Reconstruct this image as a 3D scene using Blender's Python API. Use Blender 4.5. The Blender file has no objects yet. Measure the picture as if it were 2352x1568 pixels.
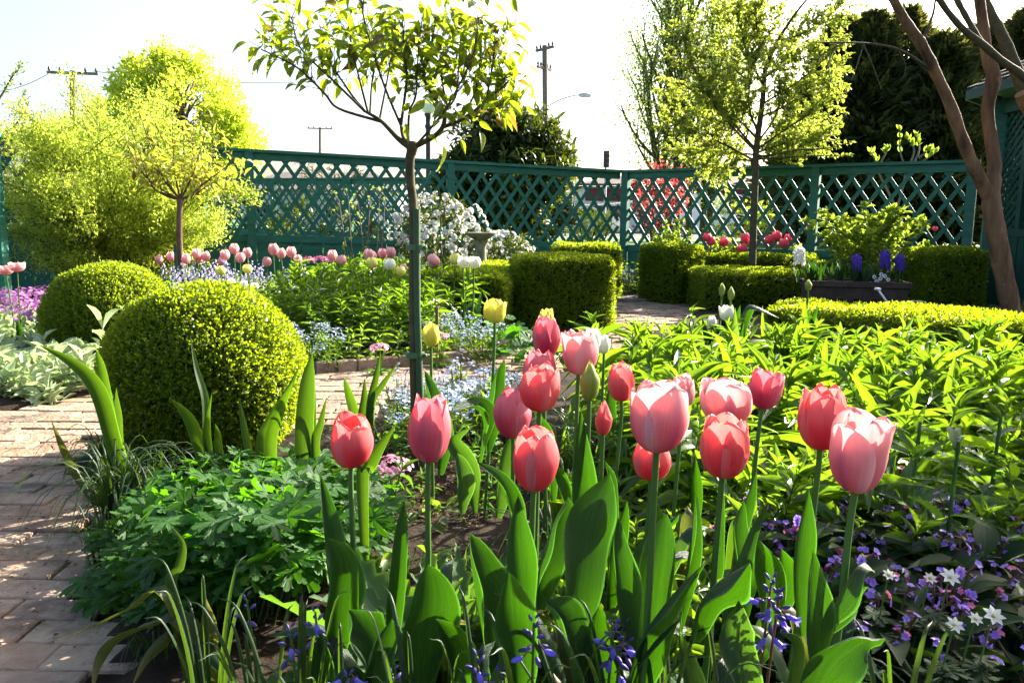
import bpy, math, random
import numpy as np
from mathutils import Vector, Matrix

rng = np.random.default_rng(11)
random.seed(11)
SC = bpy.context.scene
COL = SC.collection
PI = math.pi
V3 = lambda *a: np.array(a, dtype=float)

# ------------------------------------------------------------------ camera
F_PX, CX, CY = 1829.0, 1176.0, 784.0          # measured on a 2352 x 1568 view of the photograph
PITCH, ROLL, CAM_H = math.radians(8.52), 0.010, 0.92
_F = V3(0, math.cos(PITCH), -math.sin(PITCH))
_R0, _U0 = V3(1, 0, 0), V3(0, math.sin(PITCH), math.cos(PITCH))
_R = _R0 * math.cos(ROLL) + _U0 * math.sin(ROLL)
_U = _U0 * math.cos(ROLL) - _R0 * math.sin(ROLL)
CAM = V3(0, 0, CAM_H)
cam_data = bpy.data.cameras.new('camera')
cam = bpy.data.objects.new('camera', cam_data)
COL.objects.link(cam)
cam_data.sensor_width = 36.0
cam_data.lens = 36.0 * F_PX / 2352.0
cam_data.clip_start, cam_data.clip_end = 0.05, 2000
cam.matrix_world = Matrix(((_R[0], _U[0], -_F[0], 0), (_R[1], _U[1], -_F[1], 0), (_R[2], _U[2], -_F[2], CAM_H), (0, 0, 0, 1)))
SC.camera = cam

def ray(x, y):
    return _F + _R * ((x - CX) / F_PX) - _U * ((y - CY) / F_PX)
def P(x, y, d):
    """the point at distance d (along +Y) seen at x, y"""
    r = ray(x, y)
    return CAM + r * (d / r[1])
def G(x, y, z=0.0):
    r = ray(x, y)
    return CAM + r * ((z - CAM_H) / r[2])
def X(x, d, z=0.0):
    """ground point at distance d below picture column x"""
    p = P(x, 560, d)
    return V3(p[0], d, z)

# ------------------------------------------------------------------ light
SUN_AZ, SUN_EL = math.radians(50), math.radians(27)   # azimuth from +Y towards +X
w = bpy.data.worlds.new('World')
SC.world = w
w.use_nodes = True
nt = w.node_tree
bg = nt.nodes['Background']
sky = nt.nodes.new('ShaderNodeTexSky')
sky.sky_type = 'NISHITA'
sky.sun_disc = False
sky.sun_elevation = SUN_EL
sky.sun_rotation = SUN_AZ
sky.air_density = 0.9
sky.dust_density = 4.5
sky.ozone_density = 1.0
nt.links.new(sky.outputs[0], bg.inputs[0])
bg.inputs[1].default_value = 0.084
sl = bpy.data.lights.new('sun', 'SUN')
sun = bpy.data.objects.new('sun', sl)
COL.objects.link(sun)
sl.energy, sl.angle, sl.color = 5.0, math.radians(0.5), (1.0, 0.93, 0.80)
SUN_DIR = V3(math.cos(SUN_EL) * math.sin(SUN_AZ), math.cos(SUN_EL) * math.cos(SUN_AZ), math.sin(SUN_EL))
sun.rotation_euler = Vector(-SUN_DIR).to_track_quat('-Z', 'Y').to_euler()
SC.view_settings.view_transform = 'Standard'
SC.view_settings.look = 'None'
SC.view_settings.exposure = 2.45
SC.view_settings.gamma = 1.0
SC.cycles.max_bounces = 6
SC.cycles.diffuse_bounces = 2
SC.cycles.transmission_bounces = 6
SC.cycles.use_adaptive_sampling = True
SC.cycles.adaptive_threshold = 0.02
try:
    SC.cycles.use_denoising = True
except Exception:
    pass

# ------------------------------------------------------------------ materials
def _new(name):
    m = bpy.data.materials.new(name)
    m.use_nodes = True
    n = m.node_tree.nodes
    n.clear()
    return m, n, m.node_tree.links
def _ramp(n, stops):
    r = n.new('ShaderNodeValToRGB')
    e = r.color_ramp.elements
    while len(e) < len(stops):
        e.new(0.5)
    for k, (p, c) in enumerate(stops):
        e[k].position = p
        e[k].color = (*c, 1)
    return r
def _noise(n, l, scale, detail=4, coord='Object', vec=(1, 1, 1), rough=0.55):
    tc = n.new('ShaderNodeTexCoord')
    mp = n.new('ShaderNodeMapping')
    mp.inputs['Scale'].default_value = vec
    l.new(tc.outputs[coord], mp.inputs[0])
    t = n.new('ShaderNodeTexNoise')
    t.inputs['Scale'].default_value = scale
    t.inputs['Detail'].default_value = detail
    t.inputs['Roughness'].default_value = rough
    l.new(mp.outputs[0], t.inputs['Vector'])
    return t.outputs['Fac']
def _math(n, l, op, a, b=None, clamp=False):
    m = n.new('ShaderNodeMath')
    m.operation = op
    m.use_clamp = clamp
    for k, v in enumerate((a, b)):
        if v is None:
            continue
        if isinstance(v, (int, float)):
            m.inputs[k].default_value = v
        else:
            l.new(v, m.inputs[k])
    return m.outputs[0]
def _mix(n, l, f, a, b, mode='MIX'):
    m = n.new('ShaderNodeMix')
    m.data_type = 'RGBA'
    m.blend_type = mode
    for s, v in ((m.inputs[0], f), (m.inputs[6], a), (m.inputs[7], b)):
        if isinstance(v, (int, float)):
            s.default_value = v
        elif isinstance(v, tuple):
            s.default_value = (*v[:3], 1)
        else:
            l.new(v, s)
    return m.outputs[2]

def leaf_mat(name, dark, light, trans, tmix=0.45, rough=0.42, spec=0.5, vein=0.0, tipcol=None, stripes=0.0, bump=0.0):
    """leaf: glossy reflecting front mixed with translucency; dark..light by the leaf's own random number"""
    m, n, l = _new(name)
    at = n.new('ShaderNodeAttribute')
    at.attribute_name = 'rnd'
    nz = _noise(n, l, 9.0, 3)
    f = _math(n, l, 'ADD', _math(n, l, 'MULTIPLY', at.outputs['Fac'], 0.7), _math(n, l, 'MULTIPLY', nz, 0.3))
    col = _mix(n, l, f, dark, light)
    tcol = _mix(n, l, f, tuple(c * 0.75 for c in trans), trans)
    uvn = n.new('ShaderNodeUVMap')
    sep = n.new('ShaderNodeSeparateXYZ')
    l.new(uvn.outputs[0], sep.inputs[0])
    if vein:
        d = _math(n, l, 'ABSOLUTE', _math(n, l, 'SUBTRACT', sep.outputs[0], 0.5))
        v = _math(n, l, 'LESS_THAN', d, 0.035)
        col = _mix(n, l, _math(n, l, 'MULTIPLY', v, vein), col, tuple(min(1, c * 2.0 + 0.03) for c in light))
    if stripes:
        st = _noise(n, l, 1.0, 3, 'UV', (20, .8, 1))
        st = _math(n, l, 'MULTIPLY', _math(n, l, 'SUBTRACT', st, 0.5), stripes)
        st = _math(n, l, 'ADD', st, 0.5, True)
        col = _mix(n, l, st, _mix(n, l, 0.5, col, (0, 0, 0)), _mix(n, l, 0.6, col, light))
        patch = n_range(n, l, _noise(n, l, 14, 4), .42, .68)
        col = _mix(n, l, _math(n, l, 'MULTIPLY', patch, .5), col, tuple(.5 * c + .5 * k for c, k in zip(light, (light[1] * .55, light[1] * .9, light[1] * .75))))
        tcol = _mix(n, l, st, _mix(n, l, 0.5, tcol, (0, 0, 0)), tcol)
    if stripes:
        ed = n_range(n, l, _math(n, l, 'ABSOLUTE', _math(n, l, 'SUBTRACT', sep.outputs[0], 0.5)), .455, .5)
        ed = _math(n, l, 'MULTIPLY', ed, .7)
        col = _mix(n, l, ed, col, tuple(min(1, c * 2.2) for c in light))
        tcol = _mix(n, l, ed, tcol, tuple(min(1, c * 2.2 + .03) for c in trans))
    if tipcol:
        tf = n.new('ShaderNodeMapRange')
        tf.inputs[1].default_value, tf.inputs[2].default_value = 0.72, 1.0
        l.new(sep.outputs[1], tf.inputs[0])
        fac = _math(n, l, 'MULTIPLY', tf.outputs[0], 0.8)
        col = _mix(n, l, fac, col, tipcol)
        tcol = _mix(n, l, fac, tcol, tipcol)
    b = n.new('ShaderNodeBsdfPrincipled')
    l.new(col, b.inputs['Base Color'])
    b.inputs['Roughness'].default_value = rough
    b.inputs['Specular IOR Level'].default_value = spec
    t = n.new('ShaderNodeBsdfTranslucent')
    l.new(tcol, t.inputs[0])
    if bump:
        bp = n.new('ShaderNodeBump')
        bp.inputs['Strength'].default_value = bump
        bp.inputs['Distance'].default_value = 0.008
        l.new(_noise(n, l, 1.0, 3, 'UV', (26, 4, 1)), bp.inputs['Height'])
        l.new(bp.outputs[0], b.inputs['Normal'])
    mx = n.new('ShaderNodeMixShader')
    mx.inputs[0].default_value = tmix
    l.new(b.outputs[0], mx.inputs[1])
    l.new(t.outputs[0], mx.inputs[2])
    o = n.new('ShaderNodeOutputMaterial')
    l.new(mx.outputs[0], o.inputs[0])
    return m

def petal_mat(name, base, mid, edge, flame, trans, tmix=0.42, flame_amt=0.6):
    m, n, l = _new(name)
    uvn = n.new('ShaderNodeUVMap')
    sep = n.new('ShaderNodeSeparateXYZ')
    l.new(uvn.outputs[0], sep.inputs[0])
    u, v = sep.outputs[0], sep.outputs[1]
    d = _math(n, l, 'MULTIPLY', _math(n, l, 'ABSOLUTE', _math(n, l, 'SUBTRACT', u, 0.5)), 2.0)
    st = _noise(n, l, 1.0, 4, 'UV', (44, 1.3, 1))
    at = n.new('ShaderNodeAttribute')
    at.attribute_name = 'rnd'
    # pale rim, deeper heart, flame up the middle
    rim = n.new('ShaderNodeMapRange')
    rim.inputs[1].default_value, rim.inputs[2].default_value = 0.45, 1.05
    l.new(_math(n, l, 'ADD', _math(n, l, 'MAXIMUM', d, _math(n, l, 'MULTIPLY', v, 0.98)), _math(n, l, 'MULTIPLY', _math(n, l, 'SUBTRACT', st, 0.5), 0.55)), rim.inputs[0])
    col = _mix(n, l, rim.outputs[0], mid, edge)
    fl = _math(n, l, 'SUBTRACT', 1.0, _math(n, l, 'ADD', _math(n, l, 'MULTIPLY', d, 1.7), _math(n, l, 'MULTIPLY', v, 0.75)), True)
    fl = _math(n, l, 'MULTIPLY', fl, _math(n, l, 'ADD', 0.5, st))
    col = _mix(n, l, _math(n, l, 'MULTIPLY', fl, flame_amt, True), col, flame)
    bs = n.new('ShaderNodeMapRange')
    bs.inputs[1].default_value, bs.inputs[2].default_value = 0.16, 0.02
    l.new(v, bs.inputs[0])
    col = _mix(n, l, bs.outputs[0], col, base)
    col = _mix(n, l, _math(n, l, 'MULTIPLY', at.outputs['Fac'], 0.30), col, edge)
    tcol = _mix(n, l, 0.5, trans, _mix(n, l, 1.0, col, trans, 'MIX'))
    tcol = _mix(n, l, _math(n, l, 'MULTIPLY', rim.outputs[0], 0.45), trans, edge)
    tcol = _mix(n, l, _math(n, l, 'MULTIPLY', fl, flame_amt * .7, True), tcol, flame)
    tcol = _mix(n, l, n_range(n, l, st, .72, .34), tcol, _mix(n, l, .16, tcol, (0, 0, 0)))
    tcol = _mix(n, l, bs.outputs[0], tcol, base)
    b = n.new('ShaderNodeBsdfPrincipled')
    l.new(col, b.inputs['Base Color'])
    b.inputs['Roughness'].default_value = 0.5
    b.inputs['Specular IOR Level'].default_value = 0.3
    bp = n.new('ShaderNodeBump')
    bp.inputs['Strength'].default_value = 0.15
    bp.inputs['Distance'].default_value = 0.002
    l.new(st, bp.inputs['Height'])
    l.new(bp.outputs[0], b.inputs['Normal'])
    t = n.new('ShaderNodeBsdfTranslucent')
    l.new(tcol, t.inputs[0])
    mx = n.new('ShaderNodeMixShader')
    mx.inputs[0].default_value = tmix
    l.new(b.outputs[0], mx.inputs[1])
    l.new(t.outputs[0], mx.inputs[2])
    o = n.new('ShaderNodeOutputMaterial')
    l.new(mx.outputs[0], o.inputs[0])
    return m

def solid_mat(name, a, b2, scale=8.0, rough=0.7, spec=0.4, vec=(1, 1, 1), bump=0.0, bscale=40.0, metal=0.0, rnd=0.0, spots=None, bdist=0.01):
    m, n, l = _new(name)
    f = _noise(n, l, scale, 5, 'Object', vec)
    r = n.new('ShaderNodeMapRange')
    r.inputs[1].default_value, r.inputs[2].default_value = 0.3, 0.7
    l.new(f, r.inputs[0])
    col = _mix(n, l, r.outputs[0], a, b2)
    if rnd:
        at = n.new('ShaderNodeAttribute')
        at.attribute_name = 'rnd'
        col = _mix(n, l, _math(n, l, 'MULTIPLY', at.outputs['Fac'], rnd), col, tuple(c * 0.35 for c in a))
    if spots:
        sc_, thr, sc_col = spots
        q = _noise(n, l, sc_, 4)
        q = n_range(n, l, q, thr, thr + 0.06)
        col = _mix(n, l, q, col, sc_col)
    b = n.new('ShaderNodeBsdfPrincipled')
    l.new(col, b.inputs['Base Color'])
    b.inputs['Roughness'].default_value = rough
    b.inputs['Metallic'].default_value = metal
    b.inputs['Specular IOR Level'].default_value = spec
    if bump:
        bp = n.new('ShaderNodeBump')
        bp.inputs['Strength'].default_value = bump
        bp.inputs['Distance'].default_value = bdist
        l.new(_noise(n, l, bscale, 5, 'Object', vec), bp.inputs['Height'])
        l.new(bp.outputs[0], b.inputs['Normal'])
    o = n.new('ShaderNodeOutputMaterial')
    l.new(b.outputs[0], o.inputs[0])
    return m
def n_range(n, l, v, a, b):
    r = n.new('ShaderNodeMapRange')
    r.inputs[1].default_value, r.inputs[2].default_value = a, b
    l.new(v, r.inputs[0])
    return r.outputs[0]
def glass_mat(name, col, rough=0.08):
    m, n, l = _new(name)
    b = n.new('ShaderNodeBsdfPrincipled')
    b.inputs['Base Color'].default_value = (*col, 1)
    b.inputs['Roughness'].default_value = rough
    o = n.new('ShaderNodeOutputMaterial')
    l.new(b.outputs[0], o.inputs[0])
    return m

# ------------------------------------------------------------------ mesh building
def nrm(v):
    v = np.asarray(v, float)
    L = np.linalg.norm(v, axis=-1, keepdims=True)
    return v / np.where(L < 1e-9, 1, L)

class MB:
    """collects geometry for ONE mesh object"""
    def __init__(s):
        s.v, s.f, s.uv, s.r, s.mi, s.n = [], [], [], [], [], 0
    def add(s, v, f, uv=None, rnd=None, mi=0):
        v = np.asarray(v, float).reshape(-1, 3)
        f = np.asarray(f, int)
        s.v.append(v)
        s.f.append(f + s.n)
        s.uv.append(np.zeros((len(v), 2)) if uv is None else np.asarray(uv, float))
        s.r.append(np.full(len(v), random.random()) if rnd is None else np.broadcast_to(np.asarray(rnd, float), (len(v),)))
        s.mi.append(np.full(len(f), mi))
        s.n += len(v)
    def mesh(s, name, mats, smooth=True, off=None):
        me = bpy.data.meshes.new(name)
        if not s.v:
            return me
        v = np.concatenate(s.v)
        if off is not None:
            v = v - off
        tot = np.concatenate([np.full(len(f), f.shape[1]) for f in s.f])
        loops = np.concatenate([f.ravel() for f in s.f])
        me.vertices.add(len(v))
        me.vertices.foreach_set('co', v.astype(np.float32).ravel())
        me.loops.add(len(loops))
        me.loops.foreach_set('vertex_index', loops.astype(np.int32))
        me.polygons.add(len(tot))
        st = np.concatenate([[0], np.cumsum(tot)[:-1]])
        me.polygons.foreach_set('loop_start', st.astype(np.int32))
        me.polygons.foreach_set('material_index', np.concatenate(s.mi).astype(np.int32))
        me.polygons.foreach_set('use_smooth', np.full(len(tot), smooth, dtype=bool))
        me.update(calc_edges=True)
        uvl = me.uv_layers.new(name='UVMap')
        uvl.data.foreach_set('uv', np.concatenate(s.uv)[loops].astype(np.float32).ravel())
        a = me.attributes.new('rnd', 'FLOAT', 'POINT')
        a.data.foreach_set('value', np.concatenate(s.r).astype(np.float32))
        for m in (mats if isinstance(mats, (list, tuple)) else [mats]):
            me.materials.append(m)
        return me
    # ---- shapes
    def box(s, c, size, rz=0.0, rnd=None, mi=0, R=None, bevel=0.0):
        c, h = np.asarray(c, float), np.asarray(size, float) / 2
        if bevel <= 0:
            q = np.array([[x, y, z] for z in (-1, 1) for y in (-1, 1) for x in (-1, 1)], float) * h
            f = [[0, 2, 3, 1], [4, 5, 7, 6], [0, 1, 5, 4], [2, 6, 7, 3], [0, 4, 6, 2], [1, 3, 7, 5]]
        else:                                   # top edges eased
            b = bevel
            lo = np.array([[-1, -1], [1, -1], [1, 1], [-1, 1]], float) * h[:2]
            hi = np.array([[-1, -1], [1, -1], [1, 1], [-1, 1]], float) * (h[:2] - b)
            q = np.concatenate([np.c_[lo, np.full(4, -h[2])], np.c_[lo, np.full(4, h[2] - b)], np.c_[hi, np.full(4, h[2])]])
            f = [[3, 2, 1, 0]] + [[k, (k + 1) % 4, 4 + (k + 1) % 4, 4 + k] for k in range(4)] + [[4 + k, 4 + (k + 1) % 4, 8 + (k + 1) % 4, 8 + k] for k in range(4)] + [[8, 9, 10, 11]]
        if R is None:
            cz, sz = math.cos(rz), math.sin(rz)
            R = np.array([[cz, -sz, 0], [sz, cz, 0], [0, 0, 1]])
        s.add(q @ np.asarray(R).T + c, f, rnd=rnd, mi=mi)
    def bar(s, a, b, wid, thick, face, mi=0):
        """a straight bar from a to b, wid across (perpendicular to face), thick along face"""
        a, b = np.asarray(a, float), np.asarray(b, float)
        t = nrm(b - a)
        n_ = nrm(np.asarray(face, float) - t * np.dot(face, t))
        sd = np.cross(t, n_)
        q = []
        for p in (a, b):
            for (i, j) in ((-1, -1), (1, -1), (1, 1), (-1, 1)):
                q.append(p + sd * i * wid / 2 + n_ * j * thick / 2)
        s.add(q, [[3, 2, 1, 0], [4, 5, 6, 7], [0, 1, 5, 4], [1, 2, 6, 5], [2, 3, 7, 6], [3, 0, 4, 7]], mi=mi)
    def tube(s, pts, rad, sides=8, cap=True, mi=0, rnd=None):
        pts = np.asarray(pts, float)
        n = len(pts)
        rad = np.broadcast_to(np.asarray(rad, float), (n,))
        t = nrm(np.gradient(pts, axis=0))
        ref = V3(0, 0, 1) if abs(t[0][2]) < 0.9 else V3(1, 0, 0)
        u = nrm(np.cross(t[0], ref))
        ang = np.arange(sides) * 2 * PI / sides
        V, UV = [], []
        L = 0
        for k in range(n):
            u = nrm(u - t[k] * np.dot(u, t[k]))
            w_ = np.cross(t[k], u)
            V.append(pts[k] + rad[k] * (np.cos(ang)[:, None] * u + np.sin(ang)[:, None] * w_))
            if k:
                L += np.linalg.norm(pts[k] - pts[k - 1])
            UV.append(np.c_[np.arange(sides) / sides, np.full(sides, L)])
        i = np.arange(sides)
        j = (i + 1) % sides
        F = np.concatenate([np.c_[k * sides + i, k * sides + j, (k + 1) * sides + j, (k + 1) * sides + i] for k in range(n - 1)])
        r = random.random() if rnd is None else rnd
        s.add(np.concatenate(V), F, np.concatenate(UV), r, mi)
        if cap:
            for k, fl in ((0, True), (n - 1, False)):
                c = V[k]
                idx = [list(range(sides))[::-1]] if fl else [list(range(sides))]
                s.add(c, idx, np.concatenate([UV[k]]), r, mi)
    def lathe(s, prof, c, sides=24, mi=0, rnd=None, axis=None):
        """prof: (r, z) pairs"""
        prof = np.asarray(prof, float)
        ang = np.arange(sides) * 2 * PI / sides
        V = np.concatenate([np.c_[r * np.cos(ang), r * np.sin(ang), np.full(sides, z)] for r, z in prof])
        if axis is not None:
            V = V @ frame(axis).T
        i = np.arange(sides)
        j = (i + 1) % sides
        F = np.concatenate([np.c_[k * sides + i, k * sides + j, (k + 1) * sides + j, (k + 1) * sides + i] for k in range(len(prof) - 1)])
        s.add(V + np.asarray(c, float), F, rnd=rnd, mi=mi)
    def scatter(s, tpl, pos, dirs, nor, length, width, rnd=None, mi=0):
        """many copies of a small leaf template (x across, y along, z out of the leaf), merged into this mesh"""
        tv, tf, tuv = tpl
        pos = np.asarray(pos, float)
        N = len(pos)
        if N == 0:
            return
        y = nrm(dirs)
        z = np.asarray(nor, float)
        z = nrm(z - y * np.sum(z * y, 1, keepdims=True))
        x = np.cross(y, z)
        L = np.broadcast_to(np.asarray(length, float), (N,))[:, None]
        W = np.broadcast_to(np.asarray(width, float), (N,))[:, None]
        x, y2, z2 = x * W, y * L, z * L
        V = pos[:, None, :] + tv[None, :, 0:1] * x[:, None, :] + tv[None, :, 1:2] * y2[:, None, :] + tv[None, :, 2:3] * z2[:, None, :]
        k = len(tv)
        f = np.asarray(tf, int)
        Fa = (f[None] + (np.arange(N) * k)[:, None, None]).reshape(-1, f.shape[1])
        r = rng.random(N) if rnd is None else np.broadcast_to(rnd, (N,))
        s.add(V.reshape(-1, 3), Fa, np.tile(tuv, (N, 1)), np.repeat(r, k), mi)
    def blade(s, pts, width, side, prof='tulip', n=12, m=4, fold=0.25, wave=0.0, twist=0.0, mi=0, rnd=None, ph=None):
        """a strap or lance leaf along a curve of control points; side = direction across it"""
        C = curve(pts, n)
        u = np.linspace(0, 1, n)
        t = nrm(np.gradient(C, axis=0))
        w_ = width * PROFILE[prof](u)
        sd0 = np.asarray(side, float)
        ph = random.random() * 6 if ph is None else ph
        V, UV = [], []
        vv = np.linspace(-1, 1, m + 1)
        for k in range(n):
            sd = nrm(sd0 - t[k] * np.dot(sd0, t[k]))
            no = np.cross(sd, t[k])
            a = twist * u[k]
            sd, no = sd * math.cos(a) + no * math.sin(a), no * math.cos(a) - sd * math.sin(a)
            h = w_[k] / 2
            z = fold * h * (vv ** 2) * 1.6 + wave * h * np.sin(u[k] * 9 + ph + (vv > 0) * 1.7) * vv ** 2
            V.append(C[k] + sd * (vv * h * (1 - 0.12 * fold * vv ** 2))[:, None] + no * z[:, None])
            UV.append(np.c_[(vv + 1) / 2, np.full(m + 1, u[k])])
        i = np.arange(m)
        F = np.concatenate([np.c_[k * (m + 1) + i, k * (m + 1) + i + 1, (k + 1) * (m + 1) + i + 1, (k + 1) * (m + 1) + i] for k in range(n - 1)])
        s.add(np.concatenate(V), F, np.concatenate(UV), random.random() if rnd is None else rnd, mi)

def frame(axis):
    z = nrm(axis)
    x = nrm(np.cross(V3(0, 1, 0) if abs(z[1]) < 0.9 else V3(1, 0, 0), z))
    return np.stack([x, np.cross(z, x), z], 1)
def curve(pts, n):
    """smooth curve through control points (Catmull-Rom), n samples evenly by parameter"""
    p = np.asarray(pts, float)
    if len(p) == 2:
        return p[0] + (p[1] - p[0]) * np.linspace(0, 1, n)[:, None]
    q = np.concatenate([[2 * p[0] - p[1]], p, [2 * p[-1] - p[-2]]])
    ts = np.linspace(0, len(p) - 1 - 1e-6, n)
    i = ts.astype(int)
    t = (ts - i)[:, None]
    a, b, c, d = q[i], q[i + 1], q[i + 2], q[i + 3]
    return 0.5 * (2 * b + (c - a) * t + (2 * a - 5 * b + 4 * c - d) * t ** 2 + (3 * b - a - 3 * c + d) * t ** 3)
PROFILE = {
    'tulip': lambda u: 0.3 * (1 - u) ** 2 + np.sin(PI * np.clip(u, 0, 1)) ** 0.85 * (1 - 0.15 * u ** 3) + 0.01,
    'broad': lambda u: 0.30 * (1 - u) + np.sin(PI * u ** 1.3) ** 0.72 * (1 - .12 * u ** 4) + 0.01,
    'iris': lambda u: (0.75 + 0.25 * np.sin(PI * u)) * np.clip((1 - u ** 3.2), 0, 1) ** 0.9 + 0.01,
    'strap': lambda u: (0.6 + 0.4 * np.sin(PI * u ** 0.8)) * np.clip(1 - u ** 2.6, 0, 1) ** 0.95 + 0.01,
    'grass': lambda u: (1 - u) ** 0.6 * 0.95 + 0.04,
}
# small leaf templates: (verts, faces, uv)
def T_kite(fold=0.18, wide=0.45):
    v = np.array([[0, 0, 0], [0.5, wide, fold], [0, 1, 0], [-0.5, wide, fold]])
    return v, [[0, 1, 2, 3]], np.array([[.5, 0], [1, .5], [.5, 1], [0, .5]])
def T_lance(rows=4, droop=0.25, fold=0.2, peak=0.4):
    V, UV, F = [], [], []
    for k in range(rows + 1):
        u = k / rows
        wv = math.sin(PI * u ** (math.log(0.5) / math.log(peak))) * 0.5 if 0 < u < 1 else 0.03
        z = -droop * u * u
        V += [[-wv, u, z + fold * wv], [0, u, z], [wv, u, z + fold * wv]]
        UV += [[0, u], [.5, u], [1, u]]
    for k in range(rows):
        a = 3 * k
        F += [[a, a + 1, a + 4, a + 3], [a + 1, a + 2, a + 5, a + 4]]
    return np.array(V), F, np.array(UV)
def T_palm(lobes=5, teeth=3, spread=2.5, depth=0.45):
    """palmate, cut leaf seen from above; petiole at the origin, leaf in the y direction"""
    V, UV = [[0, 0, 0.0]], [[.5, 0]]
    out = []
    for k in range(lobes):
        a0 = (k - (lobes - 1) / 2) * spread * 2 / lobes
        da = spread / lobes
        Lr = 1.0 - 0.16 * abs(k - (lobes - 1) / 2)
        pts = [(a0 - da, depth * 0.75), (a0 - da * .62, .62 * Lr), (a0 - da * .66, .80 * Lr), (a0 - da * .32, .80 * Lr), (a0 - da * .25, .93 * Lr),
               (a0, 1.0 * Lr), (a0 + da * .25, .93 * Lr), (a0 + da * .32, .80 * Lr), (a0 + da * .66, .80 * Lr), (a0 + da * .62, .62 * Lr)]
        if k == lobes - 1:
            pts.append((a0 + da, depth * 0.75))
        out += [(a, r, abs(a - a0) / da) for a, r in pts]
    for a, r, e in out:
        V.append([math.sin(a) * r, math.cos(a) * r, 0.14 * r * (1 - e) - 0.28 * r * r])
        UV.append([0.5 + 0.5 * e * (1 if a > 0 else -1), r])
    F = [[0, k + 1, k] for k in range(1, len(out))]
    return np.array(V), F, np.array(UV)
KITE, LANCE, LANCE6, PALM = T_kite(), T_lance(3, 0.22), T_lance(5, 0.35, 0.25), T_palm()
OVAL = T_lance(3, 0.12, 0.3, 0.5)

def rand_dirs(n):
    return nrm(rng.normal(size=(n, 3)))

# ------------------------------------------------------------------ objects
def setp(o, label=None, cat=None, group=None, kind=None):
    for k, v in (('label', label), ('category', cat), ('group', group), ('kind', kind)):
        if v:
            o[k] = v
    return o
def link(name, me, parent=None, loc=(0, 0, 0)):
    o = bpy.data.objects.new(name, me)
    COL.objects.link(o)
    o.location = Vector([float(c) for c in loc])
    if parent is not None:
        o.parent = parent
    return o
class Thing:
    """an Empty at the thing's base that parents its parts; parts are built in world coordinates"""
    def __init__(s, name, label, cat, base, group=None):
        s.base = np.asarray(base, float)
        s.o = link(name, None, None, s.base)
        setp(s.o, label, cat, group)
    def part(s, name, mb, mats, parent=None, smooth=True, label=None):
        o = link(name, mb.mesh(name, mats, smooth, s.base), parent or s.o)
        if label:
            o['label'] = label
        return o
def single(name, mb, mats, label, cat, base, group=None, smooth=True, kind=None):
    base = np.asarray(base, float)
    o = link(name, mb.mesh(name, mats, smooth, base), None, base)
    return setp(o, label, cat, group, kind)
def structure(name, mb, mats, kind='structure', smooth=False):
    return setp(link(name, mb.mesh(name, mats, smooth)), kind=kind)
def dup(root, loc, rz=0.0, sc=1.0, label=None, group=None):
    r = root.copy()
    COL.objects.link(r)
    r.location = Vector([float(c) for c in loc])
    r.rotation_euler = (random.uniform(-.06, .06), random.uniform(-.06, .06), rz)
    r.scale = (sc, sc, sc)
    if label:
        r['label'] = label
    if group:
        r['group'] = group
    for ch in list(root.children):
        c = ch.copy()
        COL.objects.link(c)
        c.parent = r
        for g in list(ch.children):
            d = g.copy()
            COL.objects.link(d)
            d.parent = c
    return r
def in_poly(pts, poly):
    pts = np.asarray(pts)
    x, y = pts[:, 0], pts[:, 1]
    poly = np.asarray(poly)
    ins = np.zeros(len(pts), bool)
    j = len(poly) - 1
    for i in range(len(poly)):
        xi, yi, xj, yj = *poly[i][:2], *poly[j][:2]
        c = ((yi > y) != (yj > y)) & (x < (xj - xi) * (y - yi) / (yj - yi + 1e-12) + xi)
        ins ^= c
        j = i
    return ins
def spread(poly, n, mind=0.0):
    """n random points in a ground polygon, roughly mind apart"""
    poly = np.asarray([q[:2] for q in poly], float)
    lo, hi = poly.min(0), poly.max(0)
    out = []
    tries = 0
    while len(out) < n and tries < n * 60:
        tries += 1
        q = lo + rng.random(2) * (hi - lo)
        if in_poly(q[None], poly)[0] and (mind == 0 or all((q[0] - o[0]) ** 2 + (q[1] - o[1]) ** 2 > mind * mind for o in out)):
            out.append(q)
    return [V3(q[0], q[1], 0) for q in out]
# ------------------------------------------------------------------ palette
M = {}
M['soil'] = solid_mat('soil', (.012, .008, .005), (.034, .022, .013), 14, .95, .15, bump=.9, bscale=60)
M['grass_ground'] = solid_mat('meadow_grass', (.05, .11, .015), (.10, .19, .03), 3, .9, .2, bump=.6, bscale=30)
M['asphalt'] = solid_mat('asphalt', (.05, .05, .052), (.075, .075, .075), 4, .9, .3, bump=.3, bscale=200)
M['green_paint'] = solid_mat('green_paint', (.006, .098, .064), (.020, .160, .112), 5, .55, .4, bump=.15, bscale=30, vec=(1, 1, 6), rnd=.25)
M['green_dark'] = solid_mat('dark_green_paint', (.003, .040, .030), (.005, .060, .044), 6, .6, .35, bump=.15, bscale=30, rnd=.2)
M['bark'] = solid_mat('bark', (.075, .045, .030), (.17, .115, .075), 30, .9, .15, vec=(1, 1, .18), bump=.8, bscale=90)
M['smooth_bark'] = solid_mat('peeling_bark', (.055, .029, .015), (.26, .145, .072), 9, .8, .2, vec=(1, 1, .22), bump=1.0, bscale=22, bdist=.03, spots=(7, .62, (.20, .13, .075)))
M['twig'] = solid_mat('twig_bark', (.045, .040, .020), (.10, .085, .045), 30, .85, .2)
M['green_twig'] = solid_mat('green_twig', (.05, .075, .02), (.10, .12, .04), 30, .7, .25)
M['grey_wood'] = solid_mat('weathered_wood', (.10, .085, .07), (.19, .165, .14), 8, .9, .2, vec=(1, 1, .1), bump=.4)
M['metal_grey'] = solid_mat('grey_metal', (.42, .43, .44), (.50, .51, .52), 9, .5, .4)
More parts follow.
